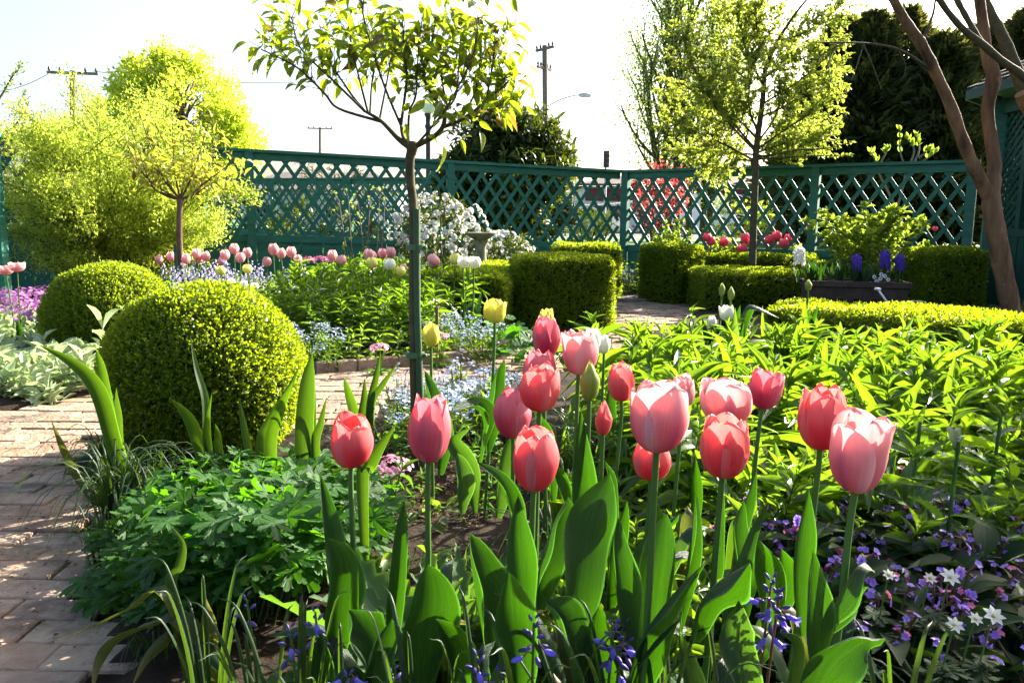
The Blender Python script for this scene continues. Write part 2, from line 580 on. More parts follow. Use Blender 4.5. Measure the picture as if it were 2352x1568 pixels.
M['black_iron'] = solid_mat('black_iron', (.012, .013, .014), (.02, .02, .022), 9, .5, .5)
M['stem'] = leaf_mat('stem_green', (.05, .12, .02), (.08, .16, .03), (.12, .25, .03), .15, .5, .3)

# bricks: every brick carries its own random tone
def brick_mat():
    m, n, l = _new('old_brick')
    at = n.new('ShaderNodeAttribute')
    at.attribute_name = 'rnd'
    r = _ramp(n, [(0, (.20, .115, .072)), (.3, (.29, .18, .12)), (.6, (.32, .225, .155)), (.85, (.25, .17, .125)), (1, (.15, .105, .08))])
    l.new(at.outputs['Fac'], r.inputs[0])
    nz = _noise(n, l, 16, 6)
    col = _mix(n, l, n_range(n, l, nz, .38, .8), r.outputs[0], (.36, .28, .20))
    col = _mix(n, l, n_range(n, l, _noise(n, l, 5.5, 7, rough=.7), .47, .70), col, (.075, .055, .042))
    moss = n_range(n, l, _noise(n, l, 3.1, 5), .54, .66)
    fine = n_range(n, l, _noise(n, l, 40, 4), .42, .6)
    col = _mix(n, l, _math(n, l, 'MULTIPLY', _math(n, l, 'MULTIPLY', moss, fine), .6), col, (.11, .10, .025))
    b = n.new('ShaderNodeBsdfPrincipled')
    l.new(col, b.inputs['Base Color'])
    b.inputs['Roughness'].default_value = .85
    b.inputs['Specular IOR Level'].default_value = .25
    bp = n.new('ShaderNodeBump')
    bp.inputs['Strength'].default_value = .8
    bp.inputs['Distance'].default_value = .014
    l.new(_noise(n, l, 55, 6), bp.inputs['Height'])
    l.new(bp.outputs[0], b.inputs['Normal'])
    o = n.new('ShaderNodeOutputMaterial')
    l.new(b.outputs[0], o.inputs[0])
    return m
M['brick'] = brick_mat()

# ------------------------------------------------------------------ ground, lawn, road
PATH_PX = [(-150, 962), (0, 947), (100, 928), (205, 908), (300, 893), (420, 880), (560, 868), (700, 858), (735, 856), (800, 843), (880, 833), (1000, 820), (1120, 812),
           (1200, 800), (1300, 776), (1395, 760), (1402, 700), (1400, 672), (1480, 672), (1590, 690), (1602, 716), (1500, 770), (1350, 845), (1250, 868), (1150, 886),
           (1000, 905), (880, 935), (860, 985), (700, 985), (480, 985), (300, 985), (240, 1000), (185, 1060), (225, 1150), (250, 1250), (275, 1400), (290, 1568), (300, 1900),
           (-700, 1900), (-700, 1000)]
PATH = [G(*q) for q in PATH_PX]
def fbm2(x, y):
    return (np.sin(x * 7.1 + 1.3 * np.sin(y * 5.3)) + np.sin(y * 9.7 + 1.1 * np.sin(x * 6.1)) + .6 * np.sin(x * 23 + y * 17) + .5 * np.sin(x * 41 - y * 37)) / 3.1
gx, gy = np.meshgrid(np.arange(-6.5, 7.6, .06), np.arange(.3, 12.4, .06), indexing='ij')
pts = np.c_[gx.ravel(), gy.ravel()]
ins = in_poly(pts, PATH)
gz = np.where(ins, -.010, .012 + .016 * fbm2(pts[:, 0], pts[:, 1]) + .012 * rng.random(len(pts)))
b = MB()
nx, ny = gx.shape
i, j = np.meshgrid(np.arange(nx - 1), np.arange(ny - 1), indexing='ij')
q = (i * ny + j).ravel()
b.add(np.c_[pts, gz], np.c_[q, q + ny, q + ny + 1, q + 1], rnd=.5)
structure('garden_soil', b, M['soil'], smooth=True)
b = MB()
b.add([[-700, -60, -.07], [700, -60, -.07], [700, 1100, -.07], [-700, 1100, -.07]], [[0, 1, 2, 3]])
structure('ground', b, M['soil'])

b = MB()
bw, bl = .105, .215
for row in range(int(9.5 / bw)):
    y0 = .3 + row * bw
    for c in range(-32, 30):
        x0 = c * bl + (bl / 2 if row % 2 else 0) + random.uniform(-.006, .006)
        ok = in_poly([[x0, y0], [x0 - .085, y0], [x0 + .085, y0]], PATH)
        if ok.sum() >= 2:
            a, t1, t2 = random.gauss(0, .014), random.gauss(0, .016), random.gauss(0, .010)
            R = np.array([[math.cos(a), -math.sin(a), -t2], [math.sin(a), math.cos(a), t1], [t2, -t1, 1]])
            b.box((x0, y0, random.gauss(-.024, .0025)), (bl - random.uniform(.003, .009), bw - random.uniform(.003, .009), .06), R=R, bevel=.004)
structure('brick_path', b, M['brick'])
b = MB()                                           # edging bricks along the far bed
for k in range(9):
    p, q = G(725 + k * 47, 858 - k * 3.9), G(725 + (k + 1) * 47, 858 - (k + 1) * 3.9)
    b.box((p + q) / 2 + V3(0, 0, .028), (np.linalg.norm(q - p) - .008, .055, .085), rz=math.atan2(*(q - p)[[1, 0]]) + random.gauss(0, .02), bevel=.006)
structure('path_edging', b, M['brick'])
b = MB()
c = G(1438, 690)
poly = [c + V3(math.cos(t) * .36 * (1 + .12 * math.sin(3 * t)), math.sin(t) * .3, 0) for t in np.linspace(0, 2 * PI, 14)[:-1]]
top = [p + V3(0, 0, .045) for p in poly]
n_ = len(poly)
b.add(poly + top, [[k, (k + 1) % n_, n_ + (k + 1) % n_, n_ + k] for k in range(n_)])
b.add(top, [list(range(n_))])
M['slate'] = solid_mat('grey_stone', (.10, .085, .075), (.18, .15, .13), 7, .8, .3, bump=.4)
setp(single('stepping_stone', b, M['slate'], 'flat grey stepping stone on the brick path beside the tall clipped cube hedge', 'stone', c, smooth=False))

# ------------------------------------------------------------------ lattice fences
def fence_run(label, A, B, splits, tops, rail_h, lat_h, base_z, mat, part_off, two_layer=True, slat=.045, pitch_x=.21, pitch_z=.30, planks=True, post=.10, posts=None, group=None):
    """A, B: ground ends; splits: fractions of the posts; tops: top height at A and B"""
    A, B = V3(*A), V3(*B)
    D = B - A
    L = np.linalg.norm(D[:2])
    dx = D / L
    dx[2] = 0
    nn = V3(dx[1], -dx[0], 0)
    if nn[1] > 0:
        nn = -nn                                    # towards the camera side
    T = Thing('lattice_fence', label, 'fence', A, group)
    tz = lambda s_: tops[0] + (tops[1] - tops[0]) * s_ / L
    at = lambda s_, z: V3(A[0] + dx[0] * s_, A[1] + dx[1] * s_, z)
    ss = [f * L for f in splits]
    for k, s_ in enumerate(ss):
        if posts is not None and k not in posts:
            continue
        b = MB()
        zt = tz(s_) + .005
        b.box(at(s_, (base_z + zt) / 2) + nn * .012, (post, post, zt - base_z), rz=math.atan2(dx[1], dx[0]))
        T.part('post', b, mat, smooth=False)
    for k in range(len(ss) - 1):
        s0, s1 = ss[k] + post / 2, ss[k + 1] - post / 2
        b = MB()
        e = .05 if k else 0
        b.bar(at(ss[k] - (.08 if k == 0 else 0), tz(ss[k]) + .012), at(ss[k + 1] + (.06 if k == len(ss) - 2 else 0), tz(ss[k + 1]) + .012), .15, .035, (0, 0, 1))
        T.part('top_cap', b, mat, smooth=False)
        b = MB()
        b.bar(at(s0, tz(s0) - .055), at(s1, tz(s1) - .055), .035, .085, nn) if False else b.bar(at(s0, tz(s0) - .052), at(s1, tz(s1) - .052), .088, .05, nn)
        T.part('top_rail', b, mat, smooth=False)
        zl = lambda s_: tz(s_) - .09 - lat_h
        b = MB()
        b.bar(at(s0, zl(s0) - .045), at(s1, zl(s1) - .045), .09, .05, nn)
        T.part('bottom_rail', b, mat, smooth=False)
        # lattice: two crossing layers of slats clipped to the opening
        b = MB()
        hh = lat_h + .03
        slope = pitch_z / pitch_x
        wid = s1 - s0
        for lay, sg in ((0, 1), (1, -1)):
            c0 = -hh / slope - pitch_x
            while c0 < wid + hh / slope + pitch_x:
                # line: x = c0 + sg * z / slope
                xa, za, xb, zb = c0, 0.0, c0 + sg * hh / slope, hh
                def clip(x, z):
                    return x, z
                t0, t1 = 0.0, 1.0
                dxx = xb - xa
                for lim, up in ((0, False), (wid, True)):
                    tt = (lim - xa) / dxx
                    if (dxx > 0) == up:
                        t1 = min(t1, tt)
                    else:
                        t0 = max(t0, tt)
                if t1 - t0 > .03:
                    p = at(s0 + xa + dxx * t0, zl(s0) - .015 + hh * t0) + nn * (.006 - lay * .0125)
                    q = at(s0 + xa + dxx * t1, zl(s0) - .015 + hh * t1) + nn * (.006 - lay * .0125)
                    p[2] += (tz(s0 + xa + dxx * t0) - tz(s0))
                    q[2] += (tz(s0 + xa + dxx * t1) - tz(s0))
                    b.bar(p, q, slat, .011, nn)
                c0 += pitch_x
        T.part('lattice_panel', b, mat, smooth=False)
        if planks:
            b = MB()
            npl = max(2, round(wid / .27))
            pw = wid / npl
            for q_ in range(npl):
                zc = zl(s0) - .09
                b.box(at(s0 + (q_ + .5) * pw, (base_z + .03 + zc) / 2) - nn * .008, (pw - .014, .02, zc - base_z - .03), rz=math.atan2(dx[1], dx[0]))
            T.part('plank_panel', b, mat, smooth=False)
    return T
FC = V3(1.57, 11.7, 0)                               # where the two fences meet
dL = V3(4.84, 1.65, 0) / math.hypot(4.84, 1.65)
FA = FC - dL * 7.85
fence_run('green lattice fence on the left, running behind the white rhododendron', FA, FC, (0, .3486, .6743, 1), (1.80, 1.64), .9, .92, -.05, M['green_paint'], 0, posts=(0, 1, 2))
FB = V3(5.20, 9.2, 0)
fence_run('green lattice fence on the right, behind the small leafy tree and the shrub', FC + V3(.05, -.035, 0), FB, (0, .606, 1), (1.64, 1.635), .9, .94, -.05, M['green_paint'], 0)
# a further fence of the same kind, seen through the first
fence_run('farther green lattice fence of fine mesh, seen through the left fence', P(470, 500, 17.5) * V3(1, 1, 0) + V3(0, 0, .3), P(1000, 500, 15.5) * V3(1, 1, 0) + V3(0, 0, .3),
          (0, .33, .66, 1), (1.75, 1.72), .9, .95, .3, M['green_paint'], 0, slat=.04, pitch_x=.16, pitch_z=.2)
# gate post at the left edge of the picture
b = MB()
pb = X(-2, 7.0)
b.box(pb + V3(0, 0, .80), (.10, .10, 1.6), bevel=.01)
T = Thing('gate_post', 'square green gate post at the left edge beside the feathery shrub', 'post', pb)
T.part('shaft', b, M['green_paint'], smooth=False)
b = MB()
b.box(pb + V3(0, 0, 1.62), (.13, .13, .04), bevel=.015)
T.part('cap', b, M['green_paint'], smooth=False)

# ------------------------------------------------------------------ gazebo
def gazebo():
    c = V3(6.60, 8.52, 0)
    R = 1.36
    T = Thing('gazebo', 'dark green lattice gazebo with a shingled roof behind the bare trunk', 'gazebo', c)
    vs = [c + V3(math.cos(a), math.sin(a), 0) * R for a in (np.arange(8) + .5) * PI / 4]
    up = V3(0, 0, 1)
    for k, v in enumerate(vs):
        b = MB()
        a = math.atan2(*(v - c)[[1, 0]])
        b.box(v + up * 1.14, (.13, .13, 2.32), rz=a, bevel=.004)
        T.part('post', b, M['green_paint'], smooth=False)
    for k in range(8):
        p, q = vs[k], vs[(k + 1) % 8]
        if k == 5:
            continue                                  # the doorway, on the camera side
        d = nrm(q - p)
        L = np.linalg.norm(q - p)
        nn = nrm((p + q) / 2 - c)
        s0, s1 = .085, L - .085
        b = MB()
        for z, h in ((2.2, .12), (.86, .08), (.12, .1)):
            b.bar(p + d * s0 + up * z, p + d * s1 + up * z, h, .05, nn)
        b.bar(p + d * L / 2 + up * .17, p + d * L / 2 + up * 2.14, .07, .04, nn)
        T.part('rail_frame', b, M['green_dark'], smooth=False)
        b = MB()
        for lay, sg in ((0, 1), (1, -1)):
            for z0, hh in ((.9, 1.24),):
                c0 = -hh
                while c0 < L + hh:
                    t0, t1 = 0.0, 1.0
                    dxx = sg * hh
                    for lim, upp in ((s0, False), (s1, True)):
                        tt = (lim - c0) / dxx
                        if (dxx > 0) == upp:
                            t1 = min(t1, tt)
                        else:
                            t0 = max(t0, tt)
                    if t1 - t0 > .03:
                        o = nn * (-.03 - lay * .009)
                        b.bar(p + d * (c0 + dxx * t0) + up * (z0 + hh * t0) + o, p + d * (c0 + dxx * t1) + up * (z0 + hh * t1) + o, .04, .008, nn)
                    c0 += .105
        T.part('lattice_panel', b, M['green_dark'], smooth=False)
        b = MB()
        for q_ in range(6):
            w_ = (s1 - s0) / 6
            b.box(p + d * (s0 + (q_ + .5) * w_) + up * .49, (w_ - .008, .02, .64), rz=math.atan2(d[1], d[0]))
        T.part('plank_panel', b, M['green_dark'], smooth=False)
    M['shingle'] = solid_mat('slate_shingles', (.030, .030, .036), (.07, .066, .075), 9, .85, .3, bump=.5, bscale=20, rnd=.5)
    apex = c + up * 3.35
    b = MB()
    ev = [c + nrm(v - c) * (R + .34) + up * 2.42 for v in vs]
    rows = 13
    for k in range(8):
        p, q = ev[k], ev[(k + 1) % 8]
        nn = nrm(np.cross(q - p, apex - p))
        for r_ in range(rows):
            u0, u1 = r_ / rows, (r_ + 1.18) / rows
            a0, b0 = p + (apex - p) * u0, q + (apex - q) * u0
            a1, b1 = p + (apex - p) * min(u1, .999), q + (apex - q) * min(u1, .999)
            nsh = max(1, int(round(np.linalg.norm(b0 - a0) / .16)))
            for s_ in range(nsh):
                f0, f1 = s_ / nsh + .012, (s_ + 1) / nsh - .012
                lift = nn * (.022 + random.uniform(0, .006))
                b.add([a0 + (b0 - a0) * f0 + lift, a0 + (b0 - a0) * f1 + lift, a1 + (b1 - a1) * f1 + nn * .004, a1 + (b1 - a1) * f0 + nn * .004,
                       a0 + (b0 - a0) * f0, a0 + (b0 - a0) * f1], [[0, 1, 2, 3], [4, 5, 1, 0]])
    rf = T.part('roof', b, M['shingle'], smooth=False)
    b = MB()
    for k in range(8):
        p, q = ev[k] - up * .06, ev[(k + 1) % 8] - up * .06
        b.bar(p, q, .10, .025, nrm((p + q) / 2 - c) * V3(1, 1, 0))
        b.bar(vs[k] + up * 2.30, ev[k] - up * .03, .05, .06, up)
    T.part('eave_board', b, M['green_dark'], rf, smooth=False)
    b = MB()
    for k in range(8):                                # boarded underside
        b.add([ev[k] - up * .012, ev[(k + 1) % 8] - up * .012, apex - up * .05], [[0, 2, 1]])
    T.part('ceiling', b, M['green_dark'], rf, smooth=False)
    b = MB()
    b.lathe([(.001, -.1), (.12, -.06), (.05, .05), (.08, .12), (.03, .22), (.001, .34)], apex, 12)
    T.part('finial', b, M['green_dark'], rf)
    b = MB()
    b.lathe([(.001, .07), (R + .05, .07), (R + .08, .03), (R + .08, -.05)], c, 8)
    T.part('floor', b, M['grey_wood'], smooth=False)
gazebo()

# ------------------------------------------------------------------ beyond the fence: lawn, street, cars, buildings, poles
b = MB()
N1, N2 = V3(dL[1], -dL[0], 0), nrm(V3(-2.5, -3.67, 0))
LZ = .38
inner = [FA - dL * 60 - N1 * .35, FC - N1 * .35 + V3(.1, .1, 0), FB - N2 * .35 + V3(.1, -.1, 0), FB + V3(1.6, 1.6, 0), FB + V3(60, 1.6, 0)]
outer = [V3(-200, 30, 0), V3(1.6, 30, 0), V3(10, 30, 0), V3(20, 30, 0), V3(200, 30, 0)]
inn, out_ = [p * V3(1, 1, 0) + V3(0, 0, LZ) for p in inner], [p + V3(0, 0, LZ) for p in outer]
low = [p - V3(0, 0, LZ + .1) for p in inn]
for k in range(4):
    b.add([inn[k], inn[k + 1], out_[k + 1], out_[k]], [[0, 1, 2, 3]])
    b.add([low[k], low[k + 1], inn[k + 1], inn[k]], [[0, 1, 2, 3]])
structure('lawn', b, M['grass_ground'])
b = MB()
b.add([[-200, 30, LZ], [200, 30, LZ], [200, 32, LZ], [-200, 32, LZ], [-200, 32, LZ - .13], [200, 32, LZ - .13]], [[0, 1, 2, 3], [3, 2, 5, 4]])
M['concrete'] = solid_mat('pale_concrete', (.34, .33, .30), (.45, .44, .41), 5, .9, .2)
structure('pavement', b, M['concrete'])
b = MB()
b.add([[-200, 32, LZ - .13], [200, 32, LZ - .13], [200, 52, LZ - .13], [-200, 52, LZ - .13]], [[0, 1, 2, 3]])
structure('road', b, M['asphalt'])
b = MB()
b.add([[-600, 52, LZ], [600, 52, LZ], [600, 900, LZ], [-600, 900, LZ]], [[0, 1, 2, 3]])
b.add([[-600, 52, LZ - .13], [600, 52, LZ - .13], [600, 52, LZ], [-600, 52, LZ]], [[0, 1, 2, 3]])
structure('far_field', b, M['grass_ground'])

M['tyre'] = solid_mat('tyre_rubber', (.012, .012, .012), (.02, .02, .02), 20, .8, .3)
M['car_glass'] = glass_mat('car_glass', (.02, .025, .03), .05)
M['lamp_red'] = glass_mat('red_lens', (.25, .01, .01), .15)
M['lamp_clear'] = glass_mat('clear_lens', (.6, .6, .58), .1)
def car(label, x, y, col, face=1, van=False, group='cars parked along the street'):
    base = V3(x, y, LZ - .13)
    T = Thing('parked_car', label, 'car', base, group)
    pm = solid_mat('car_paint', col, tuple(c * .95 for c in col), 3, .3, .5)
    if van:
        prof = [(-2.5, .35), (2.45, .35), (2.5, .8), (2.1, 1.05), (1.55, 1.95), (-2.45, 2.0), (-2.5, .6)]
        win = [(1.95, 1.12), (1.5, 1.82), (.6, 1.82), (.6, 1.12)]
    else:
        prof = [(-2.15, .4), (2.1, .35), (2.2, .7), (1.9, .88), (1.05, .97), (.45, 1.38), (-.9, 1.43), (-1.6, 1.02), (-2.15, .95), (-2.2, .6)]
        win = [(.93, .99), (.42, 1.32), (-.85, 1.36), (-1.4, 1.02)]
    def extr(pr, half, inset_top=0.0):
        b = MB()
        zt = max(z for _, z in pr)
        pr = [(p[0] * face, p[1]) for p in pr]
        hw = [half - inset_top * max(0, (z - .9)) for _, z in pr]
        A = [base + V3(px, -h, z) for (px, z), h in zip(pr, hw)]
        B = [base + V3(px, h, z) for (px, z), h in zip(pr, hw)]
        n = len(pr)
        b.add(A + B, [[k, (k + 1) % n, n + (k + 1) % n, n + k] for k in range(n)])
        b.add(A, [list(range(n))])
        b.add(B, [list(range(n))[::-1]])
        return b
    T.part('body', extr(prof, .88, .22), pm, smooth=False)
    T.part('side_window', extr(win, .886, .215), M['car_glass'], smooth=False)
    for wx in (-1.35, 1.4):
        for wy in (-.84, .84):
            b = MB()
            b.tube([base + V3(wx * face, wy - .1, .32), base + V3(wx * face, wy + .1, .32)], .32, 20)
            wl = T.part('wheel', b, M['tyre'])
            b = MB()
            sg = 1 if wy > 0 else -1
            b.tube([base + V3(wx * face, wy + .07 * sg, .32), base + V3(wx * face, wy + .115 * sg, .32)], .19, 14)
            T.part('rim', b, M['metal_grey'], wl)
    for ly in (-.6, .6):
        b = MB()
        b.box(base + V3((2.17 if not van else 2.46) * face, ly, .72), (.1, .3, .14), bevel=.02)
        T.part('headlight', b, M['lamp_clear'], smooth=False)
        b = MB()
        b.box(base + V3((-2.17 if not van else -2.48) * face, ly, .82), (.1, .25, .16), bevel=.02)
        T.part('tail_light', b, M['lamp_red'], smooth=False)
car('white van parked on the street beyond the right fence, left of the tree trunk', 8.8, 36, (.75, .76, .78), 1, True)
car('silver car parked on the street behind the leafy shrub and right fence', 17.5, 36, (.5, .52, .55), 1)
car('white car parked on the street beyond the fence corner', 3.0, 40, (.7, .7, .7), -1)
car('pale grey car parked on the street to the right of the tree trunk', 14.2, 40, (.55, .58, .62), -1)
car('dark red car parked behind the red leaved shrub', 22.5, 40, (.16, .02, .025), -1)
car('white car parked on the street, seen through the left fence', -6.0, 38, (.7, .7, .7), 1)

def building(label, c, size, wallc, roofc, roof_h, band=None, nwin=5):
    c = V3(*c)
    T = Thing('low_building', label, 'building', c)
    wm = solid_mat('painted_wall', wallc, tuple(x * .9 for x in wallc), 1.2, .85, .2)
    rm = solid_mat('roofing', roofc, tuple(x * .7 for x in roofc), 2, .9, .2, bump=.4)
    L, D_, H = size
    b = MB()
    b.box(c + V3(0, 0, H / 2), (L, D_, H))
    T.part('wall', b, wm, smooth=False)
    b = MB()
    h = [(-L / 2 - .4, -D_ / 2 - .4), (L / 2 + .4, -D_ / 2 - .4), (L / 2 + .4, D_ / 2 + .4), (-L / 2 - .4, D_ / 2 + .4)]
    lo = [c + V3(x, y, H + .01) for x, y in h]
    lo2 = [c + V3(x, y, H + .2) for x, y in h]
    r0, r1 = c + V3(-L / 2 + D_ * .3, 0, H + .2 + roof_h), c + V3(L / 2 - D_ * .3, 0, H + .2 + roof_h)
    b.add(lo + lo2 + [r0, r1], [[0, 1, 5, 4], [1, 2, 6, 5], [2, 3, 7, 6], [3, 0, 4, 7], [4, 5, 9, 8], [6, 7, 8, 9], [0, 3, 2, 1]])
    b.add(lo2 + [r0, r1], [[1, 2, 5], [3, 0, 4]])
    T.part('roof', b, rm, smooth=False)
    if band:
        b = MB()
        b.box(c + V3(0, -D_ / 2 - .06, H - .55), (L - .3, .1, .9))
        T.part('fascia_board', b, solid_mat('fascia_paint', band, band, 2, .6), smooth=False)
    for k in range(nwin):
        x = -L / 2 + L * (k + .5) / nwin
        b = MB()
        b.box(c + V3(x, -D_ / 2 - .03, 1.25), (L / nwin * .62, .08, 1.1))
        wf = T.part('window', b, M['concrete'], smooth=False)
        b = MB()
        b.box(c + V3(x, -D_ / 2 - .08, 1.25), (L / nwin * .62 - .14, .05, .96))
        T.part('pane', b, M['car_glass'], wf, smooth=False)
building('low white shop building with a dark red band beyond the right fence', (17, 62, LZ), (24, 8, 3.1), (.62, .62, .60), (.12, .09, .085), .8, (.11, .015, .02), 7)
building('pale low house with grey roof beyond the fence corner', (6, 78, LZ), (11, 8, 2.9), (.68, .65, .58), (.26, .22, .21), 1.2, None, 4)
building('grey roofed house seen through the left fence', (-16, 70, LZ), (13, 8, 2.8), (.45, .44, .43), (.20, .17, .16), 1.6, None, 4)

def utility_pole(label, x, ybase, d, ytop, arms, tilt=0.0, r=.14):
    base = P(x, 512, d) * V3(1, 1, 0) + V3(0, 0, LZ - .2)
    top = P(x + tilt, ytop, d)
    T = Thing('utility_pole', label, 'utility pole', base, 'utility poles beyond the fence')
    b = MB()
    b.tube([base, (base + top) / 2, top], [r * 1.25, r * 1.1, r], 10)
    T.part('pole', b, M['grey_wood'])
    for (dz, half, az) in arms:
        b = MB()
        a = V3(math.cos(az), math.sin(az), 0)
        c = top - V3(0, 0, dz)
        b.bar(c - a * half, c + a * half, .14, .11, (0, 0, 1))
        ar = T.part('crossarm', b, M['grey_wood'], smooth=False)
        for s_ in (-.92, -.5, .5, .92):
            b = MB()
            b.lathe([(.03, 0), (.06, .05), (.05, .12), (.02, .2), (.001, .21)], c + a * half * s_ + V3(0, 0, .07), 8)
            T.part('insulator', b, M['black_iron'], ar)
    return top
pt = [utility_pole('tall wooden utility pole with two crossarms right of the standard tree', 1255, 512, 40, 105, [(.15, .62, -.9), (1.05, .55, .9)], -4, .13),
      utility_pole('wooden utility pole behind the yellow tree at upper left', 167, 512, 38, 163, [(.1, 1.1, .15)], 0, .12),
      utility_pole('far thin utility pole between the yellow tree and standard tree', 735, 512, 85, 293, [(.1, 1.3, .05)], 0, .13)]
def wire(label, a, b_, sag=.6):
    a, b_ = np.asarray(a), np.asarray(b_)
    t = np.linspace(0, 1, 24)[:, None]
    p = a + (b_ - a) * t - V3(0, 0, 1) * sag * 4 * t * (1 - t)
    b = MB()
    b.tube(p, .014, 4)
    single('power_line', b, M['black_iron'], label, 'power line', p[0], 'power lines strung over the street')
for k, (dx_, dz) in enumerate(((-1, .25), (1, .25))):
    wire(('thin power line running left from the pole behind the yellow tree', 'thin power line running from left pole towards the tall pole')[k], pt[1] + V3(dx_ * .9, 0, 0), (P(-200, 158, 38), pt[0] + V3(-.4, 0, -.1))[k], 1.0)
wire('thin power line low in the sky right of the tall pole', pt[0] + V3(.3, 0, -6.5), P(1650, 365, 60), .8)
wire('lowest thin power line right of the tall pole', pt[0] + V3(.3, 0, -7.5), P(1650, 395, 60), .8)

# street lamps
def globe_lamp():
    d = 24.0
    base = P(985, 512, d) * V3(1, 1, 0) + V3(0, 0, LZ)
    top = P(985, 262, d)
    T = Thing('street_lamp', 'black post street lamp with a white glass globe behind the standard tree', 'street lamp', base)
    b = MB()
    b.lathe([(.16, 0), (.16, .5), (.09, .7), (.075, top[2] - LZ - .5), (.075, top[2] - LZ - .45), (.11, top[2] - LZ - .35), (.08, top[2] - LZ - .28), (.08, top[2] - LZ - .1), (.13, top[2] - LZ), (.001, top[2] - LZ)], base, 12)
    T.part('post', b, M['black_iron'])
    b = MB()
    b.lathe([(.09, 0), (.2, .08), (.24, .22), (.2, .38), (.09, .48), (.001, .5)], top, 14)
    T.part('globe', b, solid_mat('milk_glass', (.8, .8, .8), (.82, .82, .82), 3, .25, .5))
globe_lamp()
def arm_lamp():
    d = 45.0
    base = P(1237, 512, d) * V3(1, 1, 0) + V3(0, 0, LZ - .13)
    T = Thing('street_light', 'slim grey street light with a long curved arm beside the tall utility pole', 'street light', base)
    top = P(1236, 248, d)
    b = MB()
    b.tube([base, top], [.1, .075], 10)
    T.part('pole', b, M['metal_grey'])
    b = MB()
    arm = [P(x, y, d) for x, y in ((1236, 256), (1262, 242), (1290, 228), (1318, 220), (1334, 219))]
    b.tube(curve(arm, 10), .04, 6)
    T.part('arm', b, M['metal_grey'])
    b = MB()
    e = P(1343, 219, d)
    b.lathe([(.001, -.35), (.1, -.3), (.14, 0), (.11, .3), (.001, .38)], e, 10, axis=(1, 0, 0))
    T.part('lamp_head', b, M['metal_grey'])
arm_lamp()
def traffic_light():
    d = 50.0
    b0 = P(1392, 366, d)
    base = V3(b0[0], d, LZ - .13)
    T = Thing('traffic_light', 'small dark traffic light hanging over the street past the fence corner', 'traffic light', base)
    b = MB()
    b.tube([base, V3(b0[0], d, b0[2] + .5)], [.09, .07], 8)
    T.part('pole', b, M['metal_grey'])
    b = MB()
    b.box(b0 + V3(0, -.18, 0), (.34, .26, 1.0), bevel=.03)
    hd = T.part('signal_head', b, M['black_iron'], smooth=False)
    for k in range(3):
        b = MB()
        b.lathe([(.001, -.04), (.1, -.03), (.11, .02)], b0 + V3(0, -.33, .31 - .31 * k), 12, axis=(0, 1, 0))
        T.part('lens', b, M['car_glass'], hd)
traffic_light()
# ------------------------------------------------------------------ clipped box
M['box_leaf'] = leaf_mat('box_leaf', (.018, .038, .002), (.105, .175, .008), (.50, .64, .010), .42, .45, .35)
M['box_core'] = solid_mat('box_inner_twigs', (.010, .016, .004), (.022, .030, .008), 20, .95, .1)
def shoots(mb, pos, nor, leaf=.013, k=5, jit=.62, mi=0, wid=.75):
    n = len(pos)
    d = nrm(nor + V3(0, 0, .35) + rng.normal(size=(n, 3)) * jit)
    r = rng.random(n)
    for q in range(k):
        side = nrm(np.cross(d, rand_dirs(n)))
        last = q == k - 1
        dd = nrm(d * (1.0 if last else .55) + side * (.25 if last else .8))
        mb.scatter(KITE, pos + d * (leaf * .55 * q), dd, d + side * -.3 + rng.normal(size=(n, 3)) * .25, leaf * rng.uniform(.75, 1.25, n), leaf * wid * rng.uniform(.8, 1.2, n), np.clip(r + rng.normal(size=n) * .12, 0, 1), mi)
def lump(p, s=1.0):
    return .5 * np.sin(p[:, 0] * 9 * s + 2 * np.sin(p[:, 1] * 7 * s)) + .3 * np.sin(p[:, 1] * 15 * s + p[:, 2] * 11 * s) + .2 * np.sin(p[:, 2] * 23 * s + p[:, 0] * 19 * s)
def box_ball(label, c, r, rz_, n, leaf):
    c = np.asarray(c, float)
    k = np.arange(n) + .5
    ph = np.arccos(1 - 1.86 * k / n)
    th = PI * (1 + 5 ** .5) * k
    d = np.c_[np.cos(th) * np.sin(ph), np.sin(th) * np.sin(ph), np.cos(ph)]
    d = nrm(d + rng.normal(size=(n, 3)) * .012)
    rad = 1 + .035 * lump(d * .33, 1.4) - .085 * rng.random(n) ** 2.5
    pos = c + d * np.array([r, r, rz_]) * rad[:, None]
    stray = rng.random(n) < .006
    pos[stray] += d[stray] * .02
    keep = pos[:, 2] > .015
    T = Thing('box_ball', label, 'topiary', c * V3(1, 1, 0), 'clipped box balls')
    b = MB()
    shoots(b, pos[keep], d[keep], leaf)
    T.part('foliage', b, M['box_leaf'])
    b = MB()
    b.lathe([((r - .035) * math.sin(a), (rz_ - .035) * -math.cos(a)) for a in np.linspace(.02, PI - .02, 16)], c, 28)
    b.tube([c * V3(1, 1, 0) - V3(0, 0, .04), c], .03, 8)
    T.part('twig_core', b, M['box_core'])
c1 = P(477, 862, 3.05)
box_ball('large clipped box ball in front, between the iris leaves and the brick path', c1, .360, .338, 19000, .0125)
c2 = P(258, 730, 5.3)
box_ball('smaller looking clipped box ball behind, beside the silver leaved plants', c2, .395, .345, 13000, .0145)

